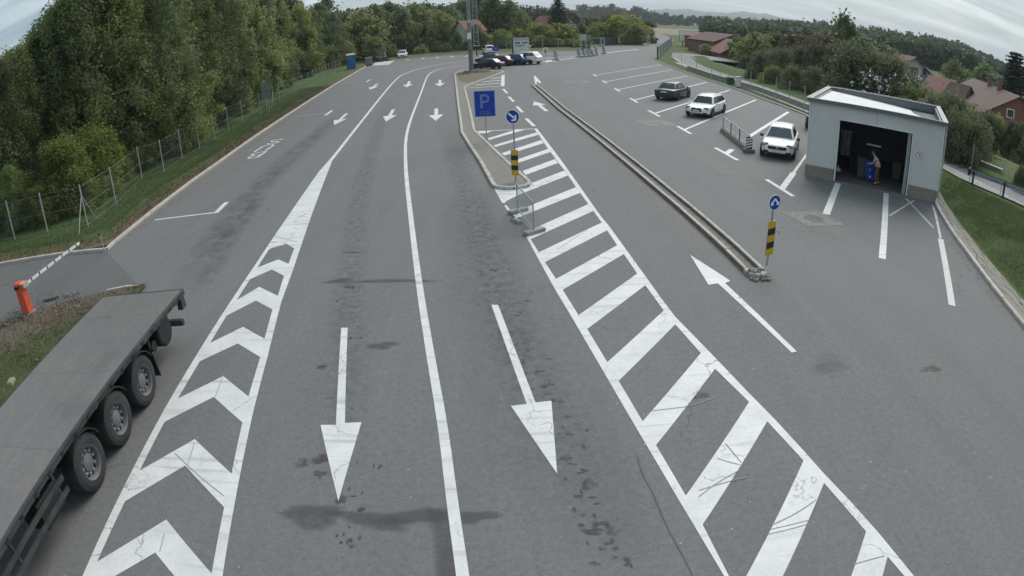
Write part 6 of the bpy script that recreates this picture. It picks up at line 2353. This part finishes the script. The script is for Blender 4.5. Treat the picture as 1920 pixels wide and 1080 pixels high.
# ------------------------------------------------------------------ mast and lattice mast
mb_ = G(884, 132, .1)
t = thing('lighting_mast', (mb_.x, mb_.y, .05), 'tall grey steel mast with a white box on the central island', 'mast')
MB().bar((0, 0, 0), (0, 0, 22), .30, 20, .18).build('shaft', 'steel', t, smooth=True)
MB().lathe([(0, .55), (.06, .55)], (0, 0, .0), 'Z', 20).build('base_flange', 'steel', t)
zc = height_at(881.5, 68, mb_)
MB().box((-.05, -.42, zc), (.5, .26, .85)).build('white_box', 'sign_white', t, bevel=.02)
MB().box((-.02, -.36, height_at(881, 41, mb_)), (.24, .2, .24)).build('small_camera', 'sign_white', t, bevel=.02)
MB().box((-.02, -.32, height_at(881, 97, mb_)), (.1, .1, .3)).build('service_hatch', 'steel_dark', t)
lb_ = AT(893, 86, 118)
t = thing('lattice_mast', (lb_.x, lb_.y, 0), 'slender lattice ladder mast just right of the tall grey mast', 'mast')
m = MB()
zb_, ztop = lb_.z, 16
for x_ in (-.42, .42):
    for y_ in (-.2, .5):
        m.bar((x_, y_, zb_), (x_, y_, ztop), .05, 6)
k_ = 0
z_ = zb_
while z_ < ztop - .5:
    m.bar((-.42, -.2, z_), (.42, -.2, z_), .035, 5)
    m.bar((-.42, -.2, z_), (.42, -.2, z_ + .8), .022, 4)
    m.bar((.42, .5, z_ + .8), (-.42, .5, z_), .022, 4)
    z_ += .85
m.build('lattice', 'steel', t)
MB().box((0, .15, zb_), (1.3, 1.0, .10)).build('platform', 'steel_light', t)
MB().bar((0, .15, 0), (0, .15, zb_), .12, 10).build('column', 'steel_dark', t)

# ------------------------------------------------------------------ portable toilet and grey tank
p = G(659, 130.5)
t = thing('portable_toilet', (p.x, p.y, 0), 'blue portable toilet with a white roof at the end of the left kerb', 'portable toilet', rz=R(14))
t.scale = (1.22, 1.22, 1.22)
MB().box((0, 0, 1.12), (1.25, 1.2, 2.1)).build('cabin', 'toilet_blue', t, bevel=.04)
MB().box((0, 0, .05), (1.35, 1.3, .1)).build('base', 'steel_dark', t)
MB().box((0, 0, 2.27), (1.36, 1.34, .20), top=(1.15, 1.1)).build('roof', 'sign_white', t, bevel=.04)
dr_ = MB().box((.02, -.62, 1.1), (.82, .05, 1.9)).build('door', 'toilet_blue', t, bevel=.02)
MB().box((.3, -.655, 1.1), (.06, .03, .14)).build('handle', 'black', dr_)
MB().box((-.12, -.655, 1.72), (.45, .012, .22)).build('notice', 'sign_pale', dr_)
m = MB()
for x_ in (-.52, -.34, -.16, .16, .34, .52): m.box((x_, -.61, 1.1), (.05, .04, 1.8))
for y_ in (-.4, -.15, .15, .4): m.box((.63, y_, 1.1), (.04, .06, 1.8))
m.build('rib', 'toilet_blue', t)
p = G(692, 123)
t = thing('grey_container', (p.x, p.y, 0), 'weathered grey box beside the portable toilet', 'container', rz=R(10))
MB().box((0, 0, .85), (1.25, 1.1, 1.35)).build('box', 'sign_back', t, bevel=.03)
MB().box((0, 0, .09), (1.1, 1.0, .16)).build('pallet', 'wood', t)
MB().box((0, 0, 1.56), (1.3, 1.15, .08)).build('lid', 'steel', t, bevel=.01)

# white board with rows of dark lettering at the far edge
wb = G(978, 100.5)
wb = Vector((wb.x, wb.y + .8, 0))
zt_, zb_ = height_at(977, 70.5, wb), height_at(978, 99, wb)
t = thing('information_board', (wb.x, wb.y, 0), 'large white information board with dark text rows at the far edge', 'board', rz=R(3))
W_ = 3.0
MB().box((0, 0, (zt_ + zb_) / 2), (W_, .25, zt_ - zb_)).build('panel', 'white_panel', t, bevel=.02)
MB().box((0, -.15, zt_ - .25), (W_ + .1, .08, .55)).build('header', 'steel_light', t)
m = MB()
hh = zt_ - zb_
for zrel, n3_, a_, hh_ in ((.66, 7, .24, .28), (.60, 7, .24, .0), (.47, 8, .2, .16)):
    if hh_ == 0: continue
    for k_ in range(n3_):
        x_ = -W_ * .36 + k_ * W_ * .72 / (n3_ - 1)
        if n3_ == 7 and k_ == 3: continue
        m.box((x_, -.14, zb_ + hh * zrel), (a_, .03, hh_ * hh * .5))
m.build('text_row', 'window_dark', t)
MB().box((-W_ / 2 - .15, .1, (zt_ + zb_) / 2 - .3), (.25, .4, zt_ - zb_)).build('side_panel', 'steel_dark', t)
MB().bar((-1.2, .2, 0), (-1.2, .2, zb_ + .3), .07, 8).bar((1.2, .2, 0), (1.2, .2, zb_ + .3), .07, 8).build('leg', 'steel', t)

# give-way triangle, round sign, small blue sign
def small_sign(px, pyb, pyt, label, kind, cat='traffic sign', rz=0.0, mt='sign_white', post='steel_light'):
    b = G(px, pyb)
    zt_ = height_at(px, pyt, b)
    t = thing('traffic_sign', (b.x, b.y, 0), label, cat, rz=rz)
    MB().bar((0, 0, 0), (0, 0, zt_ - .2), .06, 8).build('post', post, t)
    s_ = .62
    if kind == 'tri':
        MB().poly([(-s_, -.08, zt_), (s_, -.08, zt_), (0, -.08, zt_ - 1.05)], (0, 1, 0), .03).build('plate', 'sign_white', t)
        MB().poly([(-s_ * .6, -.10, zt_ - .14), (s_ * .6, -.10, zt_ - .14), (0, -.10, zt_ - .78)], (0, 1, 0), .015).build('inner_face', 'steel_light', t)
    elif kind == 'disc':
        MB().lathe([(-.1, .5), (-.06, .5)], (0, 0, zt_ - .5), 'Y', 24).build('plate', 'sign_white', t)
        MB().lathe([(-.12, .3), (-.101, .3)], (0, 0, zt_ - .5), 'Y', 20).build('inner_face', 'steel_light', t)
        for k_ in range(3): MB().box((0, -.08, .25 + k_ * .45), (.36, .04, .3)).build('stripe', 'sign_white', t)
    elif kind == 'blue':
        MB().poly([(-.75, -.1, zt_ - .5), (0, -.1, zt_), (.75, -.1, zt_ - .5), (.4, -.1, zt_ - 1.1), (-.5, -.1, zt_ - 1.1)], (0, 1, 0), .04).build('plate', 'blue_sign', t)
        MB().box((0, -.12, zt_ - .6), (.45, .02, .4)).build('symbol', 'sign_pale', t)
    return t


small_sign(991, 101, 84.5, 'white give-way triangle in front of the information board', 'tri')
small_sign(1023, 104.5, 88.5, 'round grey-white sign with striped base left of the striped boards', 'disc')
small_sign(930, 103, 85, 'small blue sign beside the far white hatchback', 'blue')

# striped lane boards
bd = [(1042, 113.3, 97.5, 'single red-white striped board left of the group', .0), (1084.5, 107.3, 93.5, 'first striped board of the close group', .1), (1093, 107, 93, 'second striped board of the close group, leaning', .2), (1102, 106, 92.5, 'third striped board of the close group', .05), (1107.5, 105.5, 92, 'fourth striped board of the close group, leaning', .25),
      (1117, 103.4, 89.5, 'striped board standing alone right of the close group', .12), (1131, 101, 88, 'rightmost striped board near the exit road', .16)]
for px_, pb_, pt_, lab, tilt in bd:
    tilt *= .5
    b = G(px_ + tilt * 10, pb_)
    H_ = height_at(px_, pt_, b)
    t = thing('striped_board', (b.x, b.y, 0), lab, 'traffic board', 'striped lane boards', R(3))
    MB().box((0, 0, .07), (1.2, .9, .14), top=(.9, .6)).build('foot', 'steel_dark', t, bevel=.02)
    w_ = .62
    pl = MB().poly([(-w_ / 2 - tilt * 2 * .5, 0, H_), (w_ / 2 - tilt * 2 * .5, 0, H_), (w_ / 2 + tilt, 0, .12), (-w_ / 2 + tilt, 0, .12)], (0, 1, 0), .05).build('board', 'sign_white', t)
    m = MB()
    for k_ in range(3):
        z0 = H_ * (.12 + .28 * k_)
        xo = tilt * (1 - 2 * (z0 / H_))
        m.poly([(-w_ / 2 + xo, -.012, z0 + .42), (w_ / 2 + xo, -.012, z0), (w_ / 2 + xo - .04, -.012, z0 + .22), (-w_ / 2 + xo - .04, -.012, z0 + .64)], (0, 1, 0), .01)
    m.build('stripe', 'steel_dark', t)

# grey board, gate frame, board fence and pillar at the exit
b = G(1098, 92.5)
zt_, zb_ = height_at(1096, 64, b), height_at(1096, 76, b)
t = thing('grey_board', (b.x, b.y, 0), 'pale grey double board on dark legs by the exit', 'board')
MB().box((-.5, 0, (zt_ + zb_) / 2), (1.5, .06, zt_ - zb_)).build('panel', 'steel_light', t)
MB().box((.8, 0, (zt_ + zb_) / 2 - .2), (.9, .06, zt_ - zb_ - .1)).build('panel', 'sign_back', t)
MB().box((-.4, .05, zb_ / 2), (.5, .12, zb_)).box((.7, .05, zb_ / 2), (.5, .12, zb_)).build('leg', 'wood', t)
b = G(1116, 88)
zt_ = height_at(1116, 70, b)
t = thing('gate_frame', (b.x, b.y, 0), 'pale rectangular gate frame with mesh right of the grey board', 'gate')
MB().bar((-2.3, 0, 0), (-2.3, 0, zt_), .08, 6).bar((1.4, 0, 0), (1.4, 0, zt_), .16, 6).bar((2.1, 0, 0), (2.1, 0, zt_), .12, 6).build('post', 'steel_light', t)
MB().bar((-2.3, 0, zt_ - .15), (2.1, 0, zt_ - .15), .08, 6).bar((-2.3, 0, .4), (2.1, 0, .4), .06, 6).build('rail', 'steel_light', t)
m = MB()
for k_ in range(16): m.bar((-2.2 + k_ * .28, .02, .4), (-2.2 + k_ * .28, .02, zt_ - .2), .02, 4)
m.build('bars', 'steel', t)
a_, b_ = G(1135, 86.3), G(1157, 84.6)
t = thing('board_fence', (a_.x, a_.y, 0), 'dark solid board fence beside the gate frame', 'fence', rz=math.atan2(b_.y - a_.y, b_.x - a_.x))
Lf = (b_ - a_).length
hh = height_at(1145, 70, a_)
MB().box((Lf / 2, 0, hh / 2), (Lf, .06, hh)).build('boards', 'curtain', t)
MB().box((Lf / 2, -.05, hh - .1), (Lf, .05, .1)).box((Lf / 2, -.05, .3), (Lf, .05, .1)).build('rail', 'steel_dark', t)
b = G(1161, 84.5)
t = thing('gate_pillar', (b.x, b.y, 0), 'single pale pillar at the right end of the dark board fence', 'pillar')
hh = height_at(1161, 71, b)
MB().box((0, 0, hh / 2), (.45, .45, hh)).build('shaft', 'steel_light', t, bevel=.02)
MB().box((0, 0, .25), (.7, .7, .5)).build('foot', 'steel_dark', t)
MB().box((0, 0, hh), (.55, .55, .08)).build('cap', 'concrete', t)
# far wire fence in front of the gardens
fa = gp([(735, 108), (760, 107), (800, 103.5), (840, 100), (880, 98), (915, 97), (950, 96)])
fa = [p + Vector((0, 2.5, 0)) for p in fa]
wire_fence(fa, resample(fa, 4.2), 2.0, 'far wire fence behind the bay markings on the left of the mast', .3, .05)
fa = [p + Vector((0, 3.5, 0)) for p in gp([(990, 97), (1020, 96), (1050, 95), (1080, 93), (1092, 92)])]
wire_fence(fa, resample(fa, 4.5), 2.2, 'far wire fence between the information board and the grey board', .2, .05)
fa = [p + Vector((0, 3, 0)) for p in gp([(1165, 85.5), (1185, 85), (1200, 83.5), (1216, 78)])]
wire_fence(fa, resample(fa, 5), 2.4, 'wire fence along the inside of the exit bend', .2, .06)

# sliding gate at the exit
a_, b_ = G(1233, 110.5), G(1262, 82)
t = thing('sliding_gate', (a_.x, a_.y, 0), 'long grey sliding gate of upright bars beside the exit road', 'gate', rz=math.atan2(b_.y - a_.y, b_.x - a_.x))
Lg = min((b_ - a_).length, 62)
hh = 2.0
m = MB()
n3_ = 100
for k_ in range(n3_): m.box((.3 + k_ * (Lg - .4) / n3_, 0, hh * .52), (.10, .03, hh - .2))
m.build('bars', 'steel_light', t)
MB().box((Lg / 2, 0, .18), (Lg, .07, .10)).box((Lg / 2, 0, hh), (Lg, .07, .08)).build('rail', 'steel', t)
for k_ in range(8): MB().box((.1 + k_ * Lg / 7.2, 0, hh / 2), (.22, .22, hh + .3)).build('post', 'steel_dark', t)

# litter bin by the bays
b = G(1367, 159.5)
hh = height_at(1367, 145, b)
t = thing('litter_bin', (b.x + .2, b.y + .2, 0), 'green litter bin standing on the kerb of the truck bays', 'bin')
MB().box((0, 0, hh * .5), (.62, .55, hh * .9), top=(.72, .62)).build('body', 'bin_green', t, bevel=.04)
MB().box((0, 0, hh * .98), (.78, .68, .07)).build('lid', 'bin_green', t, bevel=.02)
MB().bar((-.25, .22, .06), (.25, .22, .06), .07, 10).build('wheel', 'rubber', t)
b = G(1378, 163)
t = thing('concrete_post_block', (b.x + .5, b.y + .4, 0), 'pale blue-grey box directly right of the green litter bin', 'box')
MB().box((0, 0, .5), (.5, .5, 1.0)).build('body', 'white_panel', t, bevel=.03)
MB().box((0, 0, 1.03), (.56, .56, .06)).build('lid', 'steel_light', t)
# white billboard behind the exit
b = AT(1293, 68, 165)
t = thing('billboard', (b.x, b.y, th(b.x, b.y)), 'blank white billboard standing among the brick houses', 'billboard', rz=R(-12))
zc = b.z - th(b.x, b.y)
MB().box((0, 0, zc), (5.2, .12, 2.7)).build('panel', 'sign_white', t)
MB().box((0, .1, zc), (5.4, .06, 2.9)).build('frame', 'steel_dark', t)
MB().bar((-1.8, .2, 0), (-1.8, .2, zc), .12, 8).bar((1.8, .2, 0), (1.8, .2, zc), .12, 8).build('leg', 'steel_dark', t)

# ------------------------------------------------------------------ temporary fences
def base_block(p, rz, parent):
    MB().box((p[0], p[1], .07), (.62, .24, .14), rz, top=(.54, .18)).build('base_block', 'concrete', parent, bevel=.01)


pa, pb2, pc = G(972, 404), G(1000, 437), G(970, 352)
a_, b_ = G(970.5, 398), G(1001, 437)
t = thing('mesh_fence_panel', (a_.x, a_.y, 0), 'leaning wire panel on two concrete feet over the hatched zone', 'barrier', rz=math.atan2(b_.y - a_.y, b_.x - a_.x))
Lp = (b_ - a_).length
hh = .98
m = MB()
for x_ in (0, Lp): m.bar((x_, 0, .05), (x_, 0, hh), .021, 8)
for z_ in (.12, hh): m.bar((0, 0, z_), (Lp, 0, z_), .021, 8)
m.build('frame', 'steel', t)
o = wire_sheet([(0, 0, 0), (Lp, 0, 0)], .12, hh - .12, t, 'mesh', 'wire_fine')
MB().box((0, .02, .06), (.24, .72, .12), R(25)).build('base_block', 'concrete', t, bevel=.015)
MB().box((Lp, .02, .06), (.24, .72, .12), R(25)).build('base_block', 'concrete', t, bevel=.015)
p = G(968, 416)
t = thing('concrete_chunk', (p.x, p.y, 0), 'broken pale concrete piece at the edge of the hatched zone', 'chunk', rz=R(-60))
MB().box((0, 0, .05), (.55, .16, .1), top=(.48, .11)).build('block', 'concrete', t, bevel=.02)
MB().box((-.2, .02, .11), (.08, .08, .03)).build('steel_lug', 'steel_dark', t)

a_, b_ = G(1355, 247), G(1404, 286)
t = thing('portable_barrier', (a_.x, a_.y, 0), 'portable barrier with slatted steel rail on a concrete beam beside the compact sedan', 'barrier', rz=math.atan2(b_.y - a_.y, b_.x - a_.x))
Lp = (b_ - a_).length
MB().box((Lp / 2, 0, .12), (Lp, .42, .24), top=(Lp - .1, .24)).build('concrete_beam', 'kerb_dark', t, bevel=.03)
hh = .88
MB().bar((0, 0, hh), (Lp, 0, hh), .035, 8).bar((0, 0, .36), (Lp, 0, .36), .02, 6).build('rail', 'steel_light', t)
m = MB()
for k_ in range(3):
    x0 = .08 + k_ * (Lp - .5) / 2
    for j in range(3): m.box((x0 + j * .16, 0, hh * .60), (.045, .02, hh * .74))
m.build('slats', 'sign_white', t)
m = MB()
for k_ in range(4): m.box((.05 + k_ * (Lp - .1) / 3, 0, hh / 2 + .1), (.05, .05, hh - .2))
m.build('post', 'steel_dark', t)
m = MB()
for k_ in range(4): m.poly([(Lp + .02, -.16, .22 + k_ * .14), (Lp + .02, .16, .32 + k_ * .14), (Lp + .02, .16, .39 + k_ * .14), (Lp + .02, -.16, .29 + k_ * .14)], (1, 0, 0), .015)
m.build('end_stripes', 'sign_white', t)
MB().box((Lp, 0, .50), (.03, .34, .62)).build('end_board', 'steel_dark', t)
MB().box((Lp, 0, .1), (.35, .6, .2)).build('foot', 'kerb_dark', t, bevel=.03)


# ------------------------------------------------------------------ houses
def gable_house(D, pxl, pxr, y_ridge, y_eave, label, wallm, roofm, rz, depth, windows=(), chimneys=(), z0=None, dormer=None, gable_front=False, over=.4, name='house'):
    """house whose ridge runs between two pixels; local X along the ridge, -Y towards us"""
    A, B2 = AT(pxl, y_ridge[0], D[0]), AT(pxr, y_ridge[1], D[1])
    mid = (A + B2) / 2
    Lr = Vector((B2.x - A.x, B2.y - A.y, 0)).length
    ang_ = math.atan2(B2.y - A.y, B2.x - A.x)
    gz = z0 if z0 is not None else th(mid.x, mid.y) - .3
    t = thing(name, (mid.x, mid.y, gz), label, 'house', rz=ang_)
    zr = mid.z - gz
    ze = y_eave
    hd_ = depth / 2
    L2 = Lr / 2
    m = MB()
    v = [(-L2 + over, -hd_, 0), (L2 - over, -hd_, 0), (L2 - over, hd_, 0), (-L2 + over, hd_, 0), (-L2 + over, -hd_, ze), (L2 - over, -hd_, ze), (L2 - over, hd_, ze), (-L2 + over, hd_, ze), (-L2 + over, 0, zr - .12), (L2 - over, 0, zr - .12)]
    m.add(v, [(0, 1, 5, 4), (2, 3, 7, 6), (1, 2, 6, 9, 5), (3, 0, 4, 8, 7)])
    m.build('wall', wallm, t)
    s_ = (zr - ze) / hd_
    r_ = MB()
    for sg in (-1, 1):
        e = hd_ + over
        a0_ = [(-L2, 0, zr), (L2, 0, zr), (L2, sg * e, zr - s_ * e), (-L2, sg * e, zr - s_ * e)]
        r_.add(a0_ + [(x, y, z - .14) for x, y, z in a0_], [(0, 1, 2, 3), (4, 7, 6, 5), (0, 4, 5, 1), (1, 5, 6, 2), (2, 6, 7, 3), (3, 7, 4, 0)])
    rf = r_.build('roof', roofm, t)
    for cx, ch in chimneys:
        MB().box((cx, -.3, zr + ch / 2 - .3), (.6, .6, ch + .6)).build('chimney', 'brick2', rf)
        MB().box((cx, -.3, zr + ch + .1), (.8, .8, .2)).build('chimney_cap', 'concrete', rf)
    for (side, x, z, w_, h_) in windows:
        if side == 'f':
            fr = MB().box((x, -hd_ - .02, z), (w_ + .2, .06, h_ + .2)).build('window', 'sign_white', t)
            MB().box((x, -hd_ - .055, z), (w_, .02, h_)).build('pane', 'window_dark', fr)
        elif side == 'r':
            fr = MB().box((L2 - over + .02, x, z), (.06, w_ + .2, h_ + .2)).build('window', 'sign_white', t)
            MB().box((L2 - over + .055, x, z), (.02, w_, h_)).build('pane', 'window_dark', fr)
        else:
            fr = MB().box((-L2 + over - .02, x, z), (.06, w_ + .2, h_ + .2)).build('window', 'sign_white', t)
            MB().box((-L2 + over - .055, x, z), (.02, w_, h_)).build('pane', 'window_dark', fr)
    if dormer:
        x, w_, zb_, zt_ = dormer
        y0 = -hd_ - .05
        m = MB()
        m.add([(x - w_ / 2, y0, zb_), (x + w_ / 2, y0, zb_), (x + w_ / 2, y0, zt_ - w_ * .42), (x, y0, zt_), (x - w_ / 2, y0, zt_ - w_ * .42),
               (x - w_ / 2, 0, zb_), (x + w_ / 2, 0, zb_), (x + w_ / 2, 0, zt_ - w_ * .42), (x, 0, zt_), (x - w_ / 2, 0, zt_ - w_ * .42)],
              [(0, 1, 2, 3, 4), (0, 4, 9, 5), (1, 6, 7, 2)])
        dm = m.build('dormer', 'render_grey', t)
        m = MB()
        for sg in (-1, 1):
            e = w_ / 2 + .3
            q = [(x, y0 - .3, zt_ + .08), (x, 0, zt_ + .08), (x + sg * e, 0, zt_ + .08 - e * .84), (x + sg * e, y0 - .3, zt_ + .08 - e * .84)]
            m.add(q + [(a, b, c - .1) for a, b, c in q], [(0, 1, 2, 3), (4, 7, 6, 5), (0, 4, 5, 1), (1, 5, 6, 2), (2, 6, 7, 3), (3, 7, 4, 0)])
        m.build('dormer_roof', roofm, dm)
        fr = MB().box((x, y0 - .03, zb_ + 1.15), (1.0, .06, 1.7)).build('window', 'sign_white', dm)
    if dormer:
        MB().box((x, y0 - .07, zb_ + 1.15), (.7, .02, 1.4)).build('dormer_pane', 'window_dark', dm)
    return t


# big brown-roofed house at the right
gable_house((98, 72), 1824, 1914, (150, 175), 5.4, 'brown-roofed brick house with dormer and two chimneys at the right edge', 'brick', 'tile_brown', 0, 11.5,
            windows=[('r', -2.6, 4.4, 1.2, 1.5), ('r', 1.2, 4.4, 1.2, 1.5), ('r', -1.0, 6.6, .8, .8), ('f', 8.3, 3.9, 1.1, 1.5), ('f', 4.6, 3.6, 1.1, 1.4)], chimneys=((-1, 1.2), (4.5, 1.3)), dormer=(-1.5, 4.6, 2.7, 7.0), z0=-5.0)
gable_house((98, 96), 1742, 1795, (139, 152), 3.8, 'house with a big salmon-coloured tiled roof behind the shed roof', 'render_grey', 'tile_salmon', 0, 13, windows=[('f', 2, 2.4, 1.2, 1.2)], z0=-5)
gable_house((86, 84), 1782, 1822, (154, 160), 4.2, 'small grey-brown roofed wing between the salmon and brown roofs', 'render_grey', 'tile_brown', 0, 8, windows=[('f', 1.5, 2.8, 1.1, 1.2)], z0=-5)
# white house with a red half-hipped roof: gable towards us
A = AT(1715, 106, 128)
t = thing('house', (A.x, A.y, -3.0), 'white house with red roof, wooden balcony and dark windows on the slope', 'house', rz=R(-8))
zr = A.z + 3.0
Wg, Dg = 12.5, 10
ze = zr - 3.3
m = MB()
m.add([(-Wg / 2, 0, 0), (Wg / 2, 0, 0), (Wg / 2, 0, ze), (0, 0, zr - .2), (-Wg / 2, 0, ze), (-Wg / 2, Dg, 0), (Wg / 2, Dg, 0), (Wg / 2, Dg, ze), (0, Dg, zr - .2), (-Wg / 2, Dg, ze)],
      [(0, 1, 2, 3, 4), (5, 9, 8, 7, 6), (0, 4, 9, 5), (1, 6, 7, 2)])
m.build('wall', 'render_white', t)
m = MB()
for sg in (-1, 1):
    e = Wg / 2 + .6
    q = [(0, -.8, zr), (0, Dg + .5, zr), (sg * e, Dg + .5, zr - e * .72), (sg * e, -.8, zr - e * .72)]
    m.add(q + [(a, b, c - .2) for a, b, c in q], [(0, 1, 2, 3), (4, 7, 6, 5), (0, 4, 5, 1), (1, 5, 6, 2), (2, 6, 7, 3), (3, 7, 4, 0)])
m.build('roof', 'tile_red', t)
MB().box((0, -.6, ze - .9), (Wg + .6, 1.3, .18)).build('balcony_floor', 'concrete', t)
MB().box((0, -1.2, ze - .45), (Wg + .6, .08, .9)).build('balcony_rail', 'render_grey', t)
for x in (-2.6, 0, 2.6):
    fr = MB().box((x, -.05, ze + .25), (1.9 if x == 0 else 1.0, .1, 1.8)).build('window', 'wood', t)
    MB().box((x, -.11, ze + .25), (1.6 if x == 0 else .8, .03, 1.5)).build('pane', 'window_dark', fr)
MB().box((0, .4, ze - 2.4), (Wg - .5, .9, 2.2)).build('ground_floor', 'render_grey', t)
# brick houses by the exit road
gable_house((150, 134), 1322, 1378, (57, 67), 3.6, 'red brick barn with wide weathered tile roof behind the billboard', 'brick2', 'tile_brown', 0, 9, windows=[('f', 0, 1.6, 1.0, 1.0)])
gable_house((138, 120), 1352, 1392, (64, 84), 2.6, 'low brick shed with sloping tile roof above the lower road', 'brick2', 'tile_red', 0, 8, windows=[('f', 1, 1.4, .9, .9)])
gable_house((165, 160), 1302, 1340, (61, 62), 3.4, 'red brick house with steep roof left of the barn', 'brick', 'tile_red', 0, 8, windows=[('f', 0, 2.0, 1.0, 1.0)])
gable_house((150, 150), 1398, 1440, (64, 68), 3.0, 'pale rendered house half hidden behind trees', 'render_white', 'tile_brown', 0, 8, windows=[('f', -1.5, 2.0, 1.0, 1.1), ('f', 2, 2.0, 1.0, 1.1)])
gable_house((150, 148), 1440, 1488, (76, 80), 3.0, 'long low house with reddish roof hidden by the scrub', 'render_white', 'tile_salmon', 0, 8, windows=[('f', 2, 2.0, 1.0, 1.1)])
# red-roofed white house past the far edge (gable to the right)
gable_house((186, 178), 1010, 1066, (29, 29), 3.6, 'white gabled house with a red tiled roof behind the tall spruce', 'render_white', 'tile_red', 0, 12, windows=[('r', -1.6, 4.4, .9, 1.4), ('r', .2, 4.4, .9, 1.4), ('f', -3, 2, 1.2, 1.2)])
gable_house((146, 148), 858, 897, (39, 37), 5.2, 'pale house with a reddish hipped roof half hidden behind the tall mast', 'render_white', 'tile_red', 0, 9, windows=[('f', -1.5, 3.0, 1.1, 1.4), ('f', 1.5, 3.0, 1.1, 1.4)])
# dark vehicle part seen past the left corner of the shed
p = G(1506, 245)
car('parked_car', Vector((p.x + 2.25, p.y + 1.6, 0)), math.atan2(.806, .592), 4.4, 1.8, 1.5, 'car_black', (.27, .40, .80, .94), 'black car almost hidden behind the left side of the shed', estate=True)

# ------------------------------------------------------------------ thin haze over the land
hz = bpy.data.materials.new('haze')
hz.use_nodes = True
n_ = hz.node_tree
n_.nodes.clear()
out = n_.nodes.new('ShaderNodeOutputMaterial')
pv = n_.nodes.new('ShaderNodeVolumePrincipled')
pv.inputs['Color'].default_value = (.80, .88, .95, 1)
pv.inputs['Density'].default_value = .00022
pv.inputs['Anisotropy'].default_value = 0.2
n_.links.new(pv.outputs[0], out.inputs['Volume'])
M['haze'] = hz
USE_HAZE = True
if USE_HAZE:
    zl, zh, ex = -12.0, 170.0, 5200.0
    tag(MB().box((0, 1500, (zl + zh) / 2), (2 * ex, 2 * ex - 2400, zh - zl)).build('haze', 'haze'), 'thin grey-blue haze lying over the far land', 'haze', kind='stuff')
